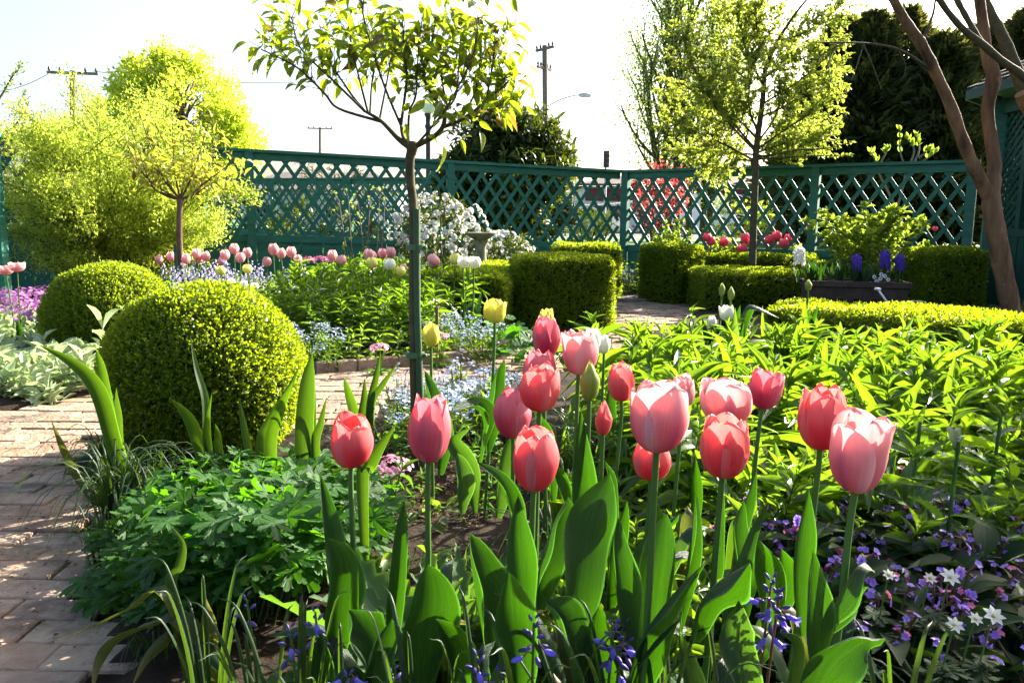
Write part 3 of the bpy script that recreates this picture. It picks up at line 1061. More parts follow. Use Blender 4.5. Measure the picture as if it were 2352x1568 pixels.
def hedge(label, c, size, rz, dens, leaf, name='box_hedge', rnd_edge=.05, group='clipped box hedges'):
    c = np.asarray(c, float) * V3(1, 1, 0)
    L, W, H = size
    fs = [((0, 0, H), (L, 0, 0), (0, W, 0), (0, 0, 1)), ((0, -W / 2, H / 2), (L, 0, 0), (0, 0, H), (0, -1, 0)), ((0, W / 2, H / 2), (L, 0, 0), (0, 0, H), (0, 1, 0)),
          ((-L / 2, 0, H / 2), (0, W, 0), (0, 0, H), (-1, 0, 0)), ((L / 2, 0, H / 2), (0, W, 0), (0, 0, H), (1, 0, 0))]
    P_, N_ = [], []
    for o, a, bb, n_ in fs:
        a, bb = np.array(a, float), np.array(bb, float)
        n = int(np.linalg.norm(a) * np.linalg.norm(bb) * dens)
        uv = rng.random((n, 2)) - .5
        P_.append(np.array(o) + uv[:, :1] * a + uv[:, 1:] * bb)
        N_.append(np.tile(np.array(n_, float), (n, 1)))
    p, n_ = np.concatenate(P_), np.concatenate(N_)
    inner = np.clip(p, [-L / 2 + rnd_edge, -W / 2 + rnd_edge, 0], [L / 2 - rnd_edge, W / 2 - rnd_edge, H - rnd_edge])
    v = p - inner
    vl = np.linalg.norm(v, axis=1)
    m = vl > rnd_edge
    p[m] = inner[m] + v[m] / vl[m][:, None] * rnd_edge
    n_ = nrm(n_ + v * 8)
    cz, sz = math.cos(rz), math.sin(rz)
    R = np.array([[cz, -sz, 0], [sz, cz, 0], [0, 0, 1]])
    p = p + n_ * (.018 * lump(p + c, .8) - .03 * rng.random(len(p)) ** 2)[:, None]
    p, n_ = p @ R.T + c, n_ @ R.T
    T = Thing(name, label, 'hedge', c, group)
    b = MB()
    shoots(b, p, n_, leaf, 4)
    T.part('foliage', b, M['box_leaf'])
    b = MB()
    b.box(c + V3(0, 0, H / 2 - .03), (L - .08, W - .08, H - .04), rz=rz, bevel=.03)
    T.part('twig_core', b, M['box_core'])
hedge('tall clipped box cube in the middle, beyond the pink tulips and beside the path', X(1287, 7.22), (.80, .78, .60), .12, 6500, .018, 'box_cube')
hedge('low flat topped box hedge left of the middle cube, with sunlit top', X(1108, 7.7) + V3(0, 0, 0), (.72, 2.3, .46), -.12, 3800, .020)
hedge('clipped box cube standing just behind the middle cube', X(1346, 9.7), (.70, .7, .64), .1, 3600, .022, 'box_cube')
hedge('clipped box cube with one dark and one sunlit face, right of the path', X(1543, 9.45), (.53, .53, .655), .72, 5200, .020, 'box_cube')
hedge('low box hedge in front of the red tulips by the right fence', X(1735, 10.0), (1.4, .4, .53), -.45, 3600, .022)
hedge('low box hedge behind the planter of hyacinths', X(1985, 9.05), (1.5, .35, .46), -.5, 2600, .022)
hedge('low wide box hedge block right of the path, in front of the back hedge', X(1732, 8.9), (1.28, .95, .40), .06, 4200, .020)
hedge('dark upright box hedge between the planter and the gazebo', X(2168, 8.6), (.62, .6, .66), .1, 3600, .022)
hedge('long low box hedge running to the right edge behind the leafy phlox', V3(2.40, 4.10, 0), (2.0, .62, .455), -.56, 6800, .0165)

# ------------------------------------------------------------------ foliage helpers
def cloud(mb, clusters, per, leaf, wid, tpl=KITE, up=.35, mi=0, droop=0.0, shell=.55):
    """leafy clumps: leaves through the outer part of each cluster (centre, radius[3])"""
    for c, r, kk in clusters:
        n = int(per * kk)
        d = rand_dirs(n)
        rr = (shell + (1 - shell) * rng.random(n)) * (1 + .12 * np.sin(d[:, 0] * 5 + d[:, 2] * 7))
        pos = np.asarray(c) + d * np.asarray(r) * rr[:, None]
        dd = nrm(d * .7 + rand_dirs(n) * .8 + V3(0, 0, up - droop))
        mb.scatter(tpl, pos, dd, d + V3(0, 0, .8) + rand_dirs(n) * .7, leaf * rng.uniform(.7, 1.3, n), wid * rng.uniform(.7, 1.3, n), None, mi)
def subclusters(c, r, n, rs, flat=1.0, bias=.75):
    out = []
    for _ in range(n):
        d = rand_dirs(1)[0]
        k = bias + (1 - bias) * random.random()
        s = rs * random.uniform(.6, 1.25)
        out.append((np.asarray(c) + d * np.asarray(r) * k, (s, s, s * flat), (s / rs) ** 2))
    return out
def limb(mb, p, d, L, r, lvl, cfg, tips):
    """a branch with its side branches; tips collects twig points for leaves"""
    n = cfg.get('seg', 6)
    pts = [np.asarray(p, float)]
    d = nrm(d)
    dirs = [d]
    for k in range(n):
        d = nrm(d + rng.normal(size=3) * cfg['wob'] + V3(0, 0, cfg['up']) * (1 if lvl else .6))
        pts.append(pts[-1] + d * L / n)
        dirs.append(d)
    pts = np.array(pts)
    rad = np.linspace(r, max(r * cfg.get('tap', .45), cfg['rmin']), n + 1)
    mb.tube(pts, rad, 8 if lvl == 0 else 5 if lvl == 1 else 4, cap=lvl == 0)
    if lvl >= cfg['lv'] - cfg.get('leaf_lv', 1):
        for k in range(1, n + 1):
            tips.append((pts[k], dirs[k]))
    if lvl >= cfg['lv']:
        return
    for k in range(cfg['n'][lvl]):
        u = cfg.get('from', .3) + (1 - cfg.get('from', .3)) * (k + random.random()) / cfg['n'][lvl]
        i = min(int(u * n), n - 1)
        q = pts[i] + (pts[i + 1] - pts[i]) * (u * n - i)
        side = nrm(np.cross(dirs[i], rand_dirs(1)[0]))
        a = cfg['ang'] * random.uniform(.7, 1.3)
        limb(mb, q, dirs[i] * math.cos(a) + side * math.sin(a), L * cfg['lr'] * random.uniform(.7, 1.2) * (1.15 - .5 * u), rad[i] * .62, lvl + 1, cfg, tips)
def leaf_on(mb, tips, k, leaf, wid, tpl=KITE, off=.03, up=.3, mi=0, droop=0.0, spread_=.9):
    pos = np.repeat(np.array([t[0] for t in tips]), k, 0)
    d = np.repeat(np.array([t[1] for t in tips]), k, 0)
    n = len(pos)
    dd = nrm(d * .5 + rand_dirs(n) * spread_ + V3(0, 0, up - droop))
    mb.scatter(tpl, pos + rng.normal(size=(n, 3)) * off, dd, rand_dirs(n) * .6 + V3(0, 0, 1), leaf * rng.uniform(.65, 1.3, n), wid * rng.uniform(.7, 1.25, n), None, mi)

# ------------------------------------------------------------------ leaf materials of trees and shrubs
M['std_leaf'] = leaf_mat('standard_tree_leaf', (.018, .050, .008), (.055, .100, .014), (.48, .62, .018), .48, .36, .5, vein=.5)
M['std_bronze'] = leaf_mat('bronze_young_leaf', (.05, .034, .012), (.075, .06, .018), (.30, .22, .03), .40, .38, .5)
M['yellow_leaf'] = leaf_mat('yellow_spring_leaf', (.27, .34, .02), (.44, .52, .04), (.72, .84, .07), .55, .5, .3)
M['lime_leaf'] = leaf_mat('lime_feathery_leaf', (.17, .25, .025), (.32, .40, .05), (.60, .72, .08), .55, .5, .3)
M['pale_leaf'] = leaf_mat('pale_spring_leaf', (.10, .16, .03), (.19, .25, .06), (.42, .55, .10), .5, .5, .4)
M['young_leaf'] = leaf_mat('young_tree_leaf', (.10, .15, .018), (.21, .26, .04), (.52, .62, .07), .48, .42, .45)
M['rhodo_leaf'] = leaf_mat('leathery_dark_leaf', (.010, .026, .004), (.035, .058, .008), (.16, .22, .010), .24, .42, .35, vein=.4)
M['conifer'] = leaf_mat('conifer_spray', (.009, .022, .008), (.045, .062, .018), (.22, .23, .035), .26, .7, .25)
M['red_leaf'] = leaf_mat('red_leaf', (.13, .018, .022), (.24, .05, .045), (.55, .09, .08), .45, .45, .4)
M['shrub_leaf'] = leaf_mat('fresh_shrub_leaf', (.10, .17, .02), (.20, .27, .035), (.50, .66, .05), .48, .4, .45, vein=.4)

# ------------------------------------------------------------------ far trees
def yellow_tree():
    d = 30.0
    base = X(418, d, .38)
    T = Thing('yellow_tree', 'big rounded yellow green tree behind the left fence', 'tree', base)
    wood, tips = MB(), []
    limb(wood, base, V3(.02, 0, 1), 4.6, .22, 0, dict(wob=.06, up=.06, n=(13, 6), lv=2, ang=.85, lr=.5, rmin=.012, seg=8), tips)
    T.part('trunk', wood, M['bark'])
    b = MB()
    cl = subclusters(P(408, 285, d), (2.5, 2.1, 2.35), 62, .62) + subclusters(P(345, 175, d), (1.0, 1.2, 1.1), 20, .48) + subclusters(P(520, 320, d), (1.1, 1.2, 1.3), 22, .5) + subclusters(P(400, 380, d), (2.8, 2, 1.2), 26, .6)
    cloud(b, cl, 230, .15, .10, shell=.35)
    # ragged upright shoots round the top
    for x, y in ((345, 108), (330, 150), (372, 95), (395, 120), (420, 140), (455, 160), (300, 170), (262, 215), (248, 250), (480, 175), (520, 215), (565, 260), (590, 300), (225, 280), (605, 335)):
        p = P(x, y, d + random.uniform(-.6, .6))
        for k in range(60):
            u = random.random()
            q = p + V3(random.gauss(0, .16) * (1.3 - u), random.gauss(0, .2), -.9 + 1.1 * u)
            b.scatter(KITE, q[None], nrm(V3(random.gauss(0, .5), random.gauss(0, .5), .7))[None], rand_dirs(1), .14, .09)
    T.part('crown', b, M['yellow_leaf'])
yellow_tree()

def pale_tree():
    d = 25.0
    T = Thing('pale_tree', 'tall thin pale green tree of upright stems beyond the fence corner', 'tree', X(1560, d, .38))
    wood, tips = MB(), []
    cfg = dict(wob=.05, up=.09, n=(15, 4), lv=2, ang=.62, lr=.36, rmin=.01, seg=10, leaf_lv=1)
    cfg['from'] = .12
    for x, xt, h in ((1510, 1470, 8.2), (1556, 1530, 8.6), (1580, 1590, 8.8), (1612, 1650, 8.2), (1545, 1425, 5.6), (1620, 1690, 6.2)):
        p = X(x, d + random.uniform(-.6, .6), .38)
        limb(wood, p, V3((xt - x) / F_PX * d * .9, 0, h), h, .11, 0, cfg, tips)
    T.part('trunk', wood, M['twig'])
    b = MB()
    leaf_on(b, tips, 6, .095, .06, off=.30)
    T.part('crown', b, M['pale_leaf'])
pale_tree()

def conifer(label, x, d, ytop, r, lean=0.0):
    base = X(x, d, .3)
    H = P(x, ytop, d)[2] - .3
    T = Thing('conifer_tree', label, 'tree', base, 'dark conifers behind the right fence')
    b = MB()
    b.tube([base, base + V3(lean, 0, H * .5), base + V3(lean, 0, H * .97)], [.14, .09, .015], 8)
    T.part('trunk', b, M['bark'])
    b = MB()
    n = 8000
    u = rng.random(n) ** .8
    th0 = rng.random() * 6
    rad = 1.3 * r * (1 - u) ** .66 * (1.05 + .20 * np.sin(u * 31 + th0 + rng.random(n) * 1.5)) + .03
    th = rng.random(n) * 2 * PI
    rr = rad * np.sqrt(.2 + .8 * rng.random(n)) * (1 + .38 * np.sin(th * 4 + th0 + u * 13) * np.sin(u * 19 + th0 * 2) + .25 * np.sin(th * 9 - u * 37 + th0))
    pos = base + np.c_[np.cos(th) * rr + lean * u, np.sin(th) * rr, .15 + u * (H - .1)]
    dd = nrm(np.c_[np.cos(th), np.sin(th), -.25 + .9 * rng.random(n) + u * .7] + rand_dirs(n) * .35)
    b.scatter(LANCE, pos, dd, rand_dirs(n) + V3(0, 0, .6), rng.uniform(.18, .36, n), rng.uniform(.06, .12, n))
    T.part('crown', b, M['conifer'])
for lab, x, d, y, r in (('dark conifer rising just right of the small leafy tree', 1905, 21, 58, 1.25), ('dark conifer with a pointed top, second from the small leafy tree', 1972, 20.4, 44, 1.1),
                        ('broad dark conifer left of the leaning bare limb', 2046, 21, 36, 1.3), ('lower dark conifer behind the forked bare trunk', 2130, 20, 92, 1.35),
                        ('dark conifer behind the upright bare limb', 2212, 20.6, 74, 1.3), ('dark conifer above the gazebo roof at the right edge', 2318, 21, 34, 1.35), ('low dark conifer filling the gap between small tree and fence', 1870, 23, 190, 1.5),
                        ('low dark conifer filling the gap under the leaning bare limb', 2090, 22.5, 150, 1.6), ('dark conifer mostly hidden behind the gazebo', 2400, 20, 60, 1.4)):
    conifer(lab, x, d, y, r)

def cloud_shrub(name, label, cat, base, clusters, per, leaf, wid, mat, tpl=KITE, wood='twig', stems=7, droop=0.0, up=.35, shell=.45, flowers=None):
    T = Thing(name, label, cat, base)
    w_ = MB()
    for k in range(stems):
        c = random.choice(clusters)[0]
        mid = (np.asarray(base) + c) / 2 + rng.normal(size=3) * .08
        w_.tube(curve([base + rng.normal(size=3) * V3(.12, .12, 0), mid, c], 8), np.linspace(.03, .006, 8), 5)
    T.part('stems', w_, M[wood])
    b = MB()
    cloud(b, clusters, per, leaf, wid, tpl, up, 0, droop, shell)
    T.part('foliage', b, mat)
    return T
d = 14.4
cl = subclusters(P(1165, 395, d), (1.0, .9, 1.0), 52, .34) + subclusters(P(1255, 455, d), (.5, .7, .75), 24, .28) + subclusters(P(1080, 430, d), (.45, .5, .7), 16, .26) + subclusters(P(1180, 375, d), (.75, .5, .75), 30, .34, bias=.25)
cloud_shrub('rhododendron_bush', 'large dark leathery rhododendron bush behind the fence, right of the standard tree', 'shrub', X(1165, d, .3), cl, 150, .15, .055, M['rhodo_leaf'], LANCE, shell=.5, droop=.15, stems=14)
d = 14.0
cl = subclusters(P(1510, 455, d), (.5, .45, .55), 26, .2)
cloud_shrub('red_leaved_shrub', 'red leaved shrub behind the lattice near the fence corner', 'shrub', X(1510, d, .35), cl, 85, .065, .045, M['red_leaf'], KITE, shell=.3)
# low greenery behind the fences, each clump its own plant
for k, (x, d, z, r, lab) in enumerate(((690, 13.2, .75, .55, 'low dark leaved shrub behind the lattice left of the bare rose stems'), (800, 13.6, .7, .5, 'low dark leaved shrub behind the lattice and the bare rose stems'),
                                    (1345, 15.5, .8, .45, 'small green shrub behind the lattice left of the fence corner'), (1690, 14.5, .95, .6, 'green shrub behind the lattice beside the small tree trunk'))):
    cl = subclusters(X(x, d, z), (r, r * .8, r * .75), 14, .2)
    cloud_shrub('green_shrub', lab, 'shrub', X(x, d, .3), cl, 70, .08, .04, M['shrub_leaf'] if k > 1 else M['rhodo_leaf'], KITE, shell=.3)

def fuzzy_tree():
    d = 27.0
    base = X(862, d, .38)
    T = Thing('bare_tree', 'fuzzy bare twigged tree low behind the standard tree trunk', 'tree', base)
    wood, tips = MB(), []
    cfg = dict(wob=.2, up=.02, n=(14, 6, 4), lv=3, ang=.9, lr=.55, rmin=.008, seg=6, leaf_lv=1)
    limb(wood, base, V3(-.05, 0, 1), 2.6, .14, 0, cfg, tips)
    T.part('trunk', wood, M['grey_wood'])
    b = MB()
    leaf_on(b, tips[::2], 1, .06, .04, off=.1)
    T.part('crown', b, leaf_mat('bud_leaf', (.22, .17, .10), (.32, .28, .15), (.5, .42, .2), .4))
fuzzy_tree()

def feathery(label, base, H, spread_, n, stems, mat, lsize=.055, seedy=0):
    T = Thing('feathery_shrub', label, 'shrub', base, 'feathery shrubs at the left')
    wood, tips = MB(), []
    cfg = dict(wob=.10, up=-.01, n=(11, 5), lv=2, ang=.62, lr=.42, rmin=.003, seg=8, leaf_lv=1, tap=.25)
    cfg['from'] = .15
    for k in range(stems):
        a = random.random() * 2 * PI
        s_ = random.random() ** .6 * spread_
        limb(wood, base + V3(math.cos(a) * .2, math.sin(a) * .15, 0), V3(math.cos(a) * s_, math.sin(a) * s_, 1.0), H * random.uniform(.55, 1.05), .016, 0, cfg, tips)
    T.part('stems', wood, M['twig'])
    b = MB()
    leaf_on(b, tips, n, lsize, lsize * .34, off=.045, up=.15)
    T.part('foliage', b, mat)
feathery('wide feathery lime green shrub in front of the left end of the fence', X(250, 8.5), 1.85, .62, 9, 34, M['lime_leaf'], .042)
feathery('tall feathery shrub behind at the left edge, paler at the top', X(85, 9.3) + V3(0, 1.2, 0), 1.95, .42, 8, 26, M['lime_leaf'], .045)
def edge_tree():
    base = X(-60, 9.8)
    T = Thing('edge_sapling', 'sapling with a few bright leafy twigs reaching in at the left edge', 'tree', base)
    wood, tips = MB(), []
    cfg = dict(wob=.12, up=.05, n=(10, 4), lv=2, ang=.8, lr=.32, rmin=.004, seg=7, leaf_lv=1)
    cfg['from'] = .45
    limb(wood, base, V3(.0, 0, 1), 2.75, .045, 0, cfg, tips)
    T.part('trunk', wood, M['twig'])
    b = MB()
    leaf_on(b, tips, 2, .06, .028, LANCE, off=.03)
    T.part('crown', b, M['pale_leaf'])
edge_tree()

# ------------------------------------------------------------------ the two standard trees (bare stem, round head)
def twig_leaves(wood, leaves, pts, rad, n_tw, lmin, lmax, leaf, dens, out=None, from_=.35, dz=.35):
    """short leafy twigs along a branch polyline; adds to the wood and leaf meshes"""
    pts = np.asarray(pts)
    N = len(pts)
    for k in range(n_tw):
        u = from_ + (1 - from_) * (k + random.random()) / n_tw
        i = min(int(u * (N - 1)), N - 2)
        q = pts[i] + (pts[i + 1] - pts[i]) * (u * (N - 1) - i)
        t = nrm(pts[i + 1] - pts[i])
        o = out if out is not None else q
        d = nrm(t * .7 + rand_dirs(1)[0] * .75 + V3(0, 0, dz))
        L = random.uniform(lmin, lmax)
        tw = [q]
        for s_ in range(4):
            d = nrm(d + rng.normal(size=3) * .16 + V3(0, 0, .05))
            tw.append(tw[-1] + d * L / 4)
        tw = np.array(tw)
        wood.tube(tw, np.linspace(rad * .6, rad * .25, 5), 5, cap=False)
        m = max(2, int(L / leaf * dens))
        for j in range(m):
            v = .25 + .75 * (j + .5) / m
            ii = min(int(v * 4), 3)
            p = tw[ii] + (tw[ii + 1] - tw[ii]) * (v * 4 - ii)
            a = j * 2.4 + random.random()
            sd = nrm(np.cross(d, V3(math.cos(a), math.sin(a), .3)))
            ld = nrm(d * .4 + sd * .9 + V3(0, 0, -.02))
            lw = random.uniform(.7, 1.2) * leaf
            pl = p + ld * leaf * .18
            leaves.scatter(LANCE6, pl[None], ld[None], (V3(0, 0, 1) + rng.normal(size=3) * .45)[None], lw, lw * random.uniform(.33, .43), None, 0 if random.random() < .94 else 1)
def standard_near():
    d = 2.86
    base = X(952, d)
    T = Thing('standard_tree', 'standard tree with an airy leafy head on a bare staked stem, nearest the camera', 'tree', base)
    w_, lf = MB(), MB()
    tr = [P(x, y, d) for x, y in ((955, 1075), (951, 880), (949, 700), (950, 560), (949, 470), (943, 420), (941, 372), (946, 345), (948, 325))]
    w_.tube(curve(tr, 26), np.interp(np.linspace(0, 1, 26), [0, .6, .85, .93, 1], [.0155, .0155, .0175, .0225, .016]), 12)
    br = [((944, 341), (915, 319), (875, 278), (838, 256)), ((838, 256), (809, 220), (779, 176), (750, 130), (735, 80)), ((879, 281), (779, 250), (746, 216), (695, 165), (647, 136), (600, 114)),
          ((850, 263), (853, 205), (860, 147), (867, 92)), ((872, 275), (893, 165), (904, 90)), ((944, 335), (926, 315), (918, 271)), ((921, 290), (934, 183), (930, 139), (925, 55)),
          ((938, 332), (940, 260), (955, 220), (959, 147), (970, 40)), ((946, 340), (1000, 311), (1019, 285), (1019, 256), (1003, 234), (973, 176), (988, 121), (1000, 40)), ((1021, 256), (1047, 220), (1054, 147), (1060, 50)),
          ((1014, 293), (1061, 275), (1116, 234), (1150, 205), (1168, 188)), ((1061, 275), (1120, 262), (1160, 244)), ((1028, 246), (1014, 176), (1012, 90)), ((1050, 282), (1080, 238), (1098, 183), (1105, 110)),
          ((838, 256), (770, 190), (690, 110), (670, 40)), ((1116, 234), (1130, 160), (1135, 95)), ((1000, 311), (1030, 300), (1062, 305)), ((946, 345), (985, 300), (1030, 240), (1085, 130), (1100, 40)),
          ((846, 261), (820, 160), (800, 60)), ((926, 300), (880, 190), (840, 60), (830, 0))]
    rads = [.0115, .005, .0055, .0045, .0045, .009, .0055, .005, .010, .0045, .0075, .004, .0045, .0045, .005, .004, .003, .005, .0045, .005]
    for k, q in enumerate(br):
        dd = random.uniform(-.24, .24) if k not in (0, 5, 8) else random.uniform(-.05, .05)
        m_ = len(q)
        pts = curve([P(x, y, d + dd * j / (m_ - 1)) for j, (x, y) in enumerate(q)], 5 * m_)
        w_.tube(pts, np.linspace(rads[k], max(.0016, rads[k] * .4), len(pts)), 7)
        if k not in (0, 5):
            twig_leaves(w_, lf, pts, .0024, 20 if k != 16 else 4, .05, .15, .062, 2.0, from_=.34)
    # a few short shoots at the fork and drooping ends at the rim
    for x, y in ((1010, 300), (1030, 310), (970, 330), (880, 270), (1040, 296)):
        p = P(x, y, d - .05)
        twig_leaves(w_, lf, [p, p + V3(.05, -.03, .03)], .002, 2, .04, .08, .075, 1.5, from_=0, dz=0)
    T.part('trunk', w_, M['twig'])
    T.part('crown', lf, [M['std_leaf'], M['std_bronze']])
    T2 = Thing('garden_stake', 'green garden stake tied to the stem of the nearest standard tree', 'stake', base + V3(.027, -.012, 0))
    b = MB()
    b.tube([base + V3(.026, -.016, -.03), P(958, 700, d - .02), P(957, 480, d - .02)], .0125, 12)
    M['stake'] = solid_mat('green_stake', (.030, .065, .028), (.045, .090, .040), 20, .6, .3, vec=(1, 1, .2), bump=.2)
    T2.part('rod', b, M['stake'], smooth=True)
    M['tie'] = solid_mat('green_tie', (.05, .12, .05), (.06, .14, .06), 12, .5, .4)
    for y in (568, 815):
        b = MB()
        c = P(954, y, d - .008)
        for z in np.linspace(-.008, .008, 2):
            pass
        ang = np.linspace(0, 2 * PI, 19)
        b2 = [c + V3(math.cos(a) * .034, math.sin(a) * .024, 0) for a in ang]
        for z0, z1 in ((-.010, .010),):
            V = [p + V3(0, 0, z0) for p in b2[:-1]] + [p + V3(0, 0, z1) for p in b2[:-1]]
            n_ = 18
            b.add(V, [[k, (k + 1) % n_, n_ + (k + 1) % n_, n_ + k] for k in range(n_)])
            b.add(V[n_:], [list(range(n_))])
            b.add(V[:n_], [list(range(n_))[::-1]])
        b.box(c + V3(.036, -.006, 0), (.012, .014, .014), bevel=.003)
        T2.part('tie_band', b, M['tie'])
standard_near()
def standard_far():
    d = 7.3
    base = X(415, d)
    T = Thing('standard_tree', 'smaller looking standard tree with a yellow green head, behind the box balls', 'tree', base)
    w_, lf = MB(), MB()
    tr = [P(x, y, d) for x, y in ((420, 735), (417, 640), (412, 540), (413, 480), (414, 455))]
    w_.tube(curve(tr, 16), np.linspace(.026, .024, 16), 10)
    f0 = P(414, 458, d)
    ends = [(330, 400, 290, 330), (345, 420, 300, 290), (380, 400, 350, 280), (400, 380, 395, 260), (440, 400, 445, 270), (460, 430, 505, 310), (470, 420, 540, 370), (425, 390, 420, 300), (365, 390, 320, 260), (480, 425, 550, 395), (450, 380, 480, 280), (350, 430, 285, 380)]
    for (x1, y1, x2, y2) in ends:
        dd = random.uniform(-.5, .5)
        pts = curve([f0, P((414 + x1) / 2, (455 + y1) / 2 + 8, d + dd * .3), P(x1, y1, d + dd * .6), P(x2, y2, d + dd)], 14)
        w_.tube(pts, np.linspace(.011, .0035, 14), 6)
        twig_leaves(w_, lf, pts, .0035, 15, .10, .26, .085, 1.9, from_=.25)
    T.part('trunk', w_, M['bark'])
    T.part('crown', lf, [leaf_mat('sunny_standard_leaf', (.12, .15, .02), (.22, .24, .03), (.55, .58, .05), .48, .42, .45), M['std_bronze']])
    b = MB()
    sb = base + V3(-.045, -.02, 0)
    b.tube([sb - V3(0, 0, .05), P(403, 560, d - .03)], .018, 10)
    T2 = Thing('garden_stake', 'short green stake tied beside the farther standard tree', 'stake', sb)
    T2.part('rod', b, M['stake'])
    b = MB()
    c = P(409, 622, d - .02)
    b.lathe([(.045, -.015), (.05, -.012), (.05, .012), (.045, .015)], c, 14)
    T2.part('tie_band', b, M['tie'])
standard_far()

# ------------------------------------------------------------------ small leafy tree by the right fence
def leafy_tree():
    d = 9.6
    base = X(1727, d)
    T = Thing('small_tree', 'small spring green tree standing in front of the right fence', 'tree', base)
    w_, lf = MB(), MB()
    tr = [P(x, y, d) for x, y in ((1727, 640), (1730, 538), (1735, 395), (1737, 343), (1751, 238), (1759, 157), (1787, 95), (1806, 62), (1840, 15), (1880, -30))]
    w_.tube(curve(tr, 36), np.interp(np.linspace(0, 1, 36), [0, .35, 1], [.045, .035, .008]), 10)
    br = [((1737, 350), (1690, 300), (1640, 240), (1590, 150), (1560, 60)), ((1742, 300), (1690, 205), (1660, 100), (1650, 20)), ((1735, 370), (1660, 330), (1590, 300), (1525, 285)), ((1737, 345), (1800, 300), (1860, 262), (1905, 225)),
          ((1736, 362), (1830, 345), (1890, 342), (1965, 325)), ((1736, 366), (1830, 360), (1900, 358), (1962, 356)), ((1750, 240), (1830, 190), (1890, 140), (1925, 105)), ((1755, 200), (1715, 120), (1690, 20)), ((1740, 320), (1690, 270), (1620, 225), (1560, 190)),
          ((1745, 270), (1810, 240), (1870, 195), (1915, 175)), ((1759, 157), (1740, 80), (1735, 0)), ((1787, 95), (1850, 75), (1900, 40), (1930, 10)), ((1736, 356), (1680, 350), (1620, 345), (1560, 355)), ((1738, 330), (1780, 270), (1800, 200), (1830, 130)),
          ((1737, 352), (1770, 340), (1830, 320), (1880, 300)), ((1690, 300), (1640, 280), (1590, 250), (1545, 230)), ((1755, 180), (1800, 140), (1830, 80)), ((1736, 372), (1700, 368), (1650, 385), (1610, 380)), ((1737, 355), (1790, 365), (1840, 330), (1890, 315)), ((1742, 310), (1720, 240), (1730, 150), (1770, 60)), ((1737, 345), (1665, 260), (1610, 180), (1600, 90))]
    for k, q in enumerate(br):
        dd = random.uniform(-.75, .75) if k not in (4, 5) else -.3
        m_ = len(q)
        pts = curve([P(x, y, d + dd * j / (m_ - 1)) for j, (x, y) in enumerate(q)], 5 * m_)
        w_.tube(pts, np.linspace(.014, .004, len(pts)), 6)
        N = len(pts)
        spots = []
        def put(p, t):
            n = random.randint(4, 7)
            dd_ = nrm(t * .4 + rand_dirs(n) + V3(0, 0, .35))
            lf.scatter(OVAL, p + rand_dirs(n) * .015, dd_, rand_dirs(n) * .6 + V3(0, 0, 1), rng.uniform(.035, .058, n), rng.uniform(.026, .04, n))
        for u in np.linspace(.25 if k not in (4, 5) else .1, 1, 16):
            i = min(int(u * (N - 1)), N - 2)
            t = nrm(pts[i + 1] - pts[i])
            put(pts[i], t)
            if k in (4, 5):
                continue
            for _ in range(2):
                dv = nrm(t * .6 + rand_dirs(1)[0] * .8 + V3(0, 0, .1))
                L = random.uniform(.14, .38)
                tw = np.array([pts[i], pts[i] + dv * L * .5 + V3(0, 0, .01), pts[i] + dv * L + V3(0, 0, .03)])
                w_.tube(tw, [.004, .003, .002], 4, cap=False)
                for v in np.linspace(.25, 1, int(L / .055) + 1):
                    put(tw[0] + (tw[2] - tw[0]) * v, dv)
    T.part('trunk', w_, M['twig'])
    T.part('crown', lf, M['young_leaf'])
leafy_tree()

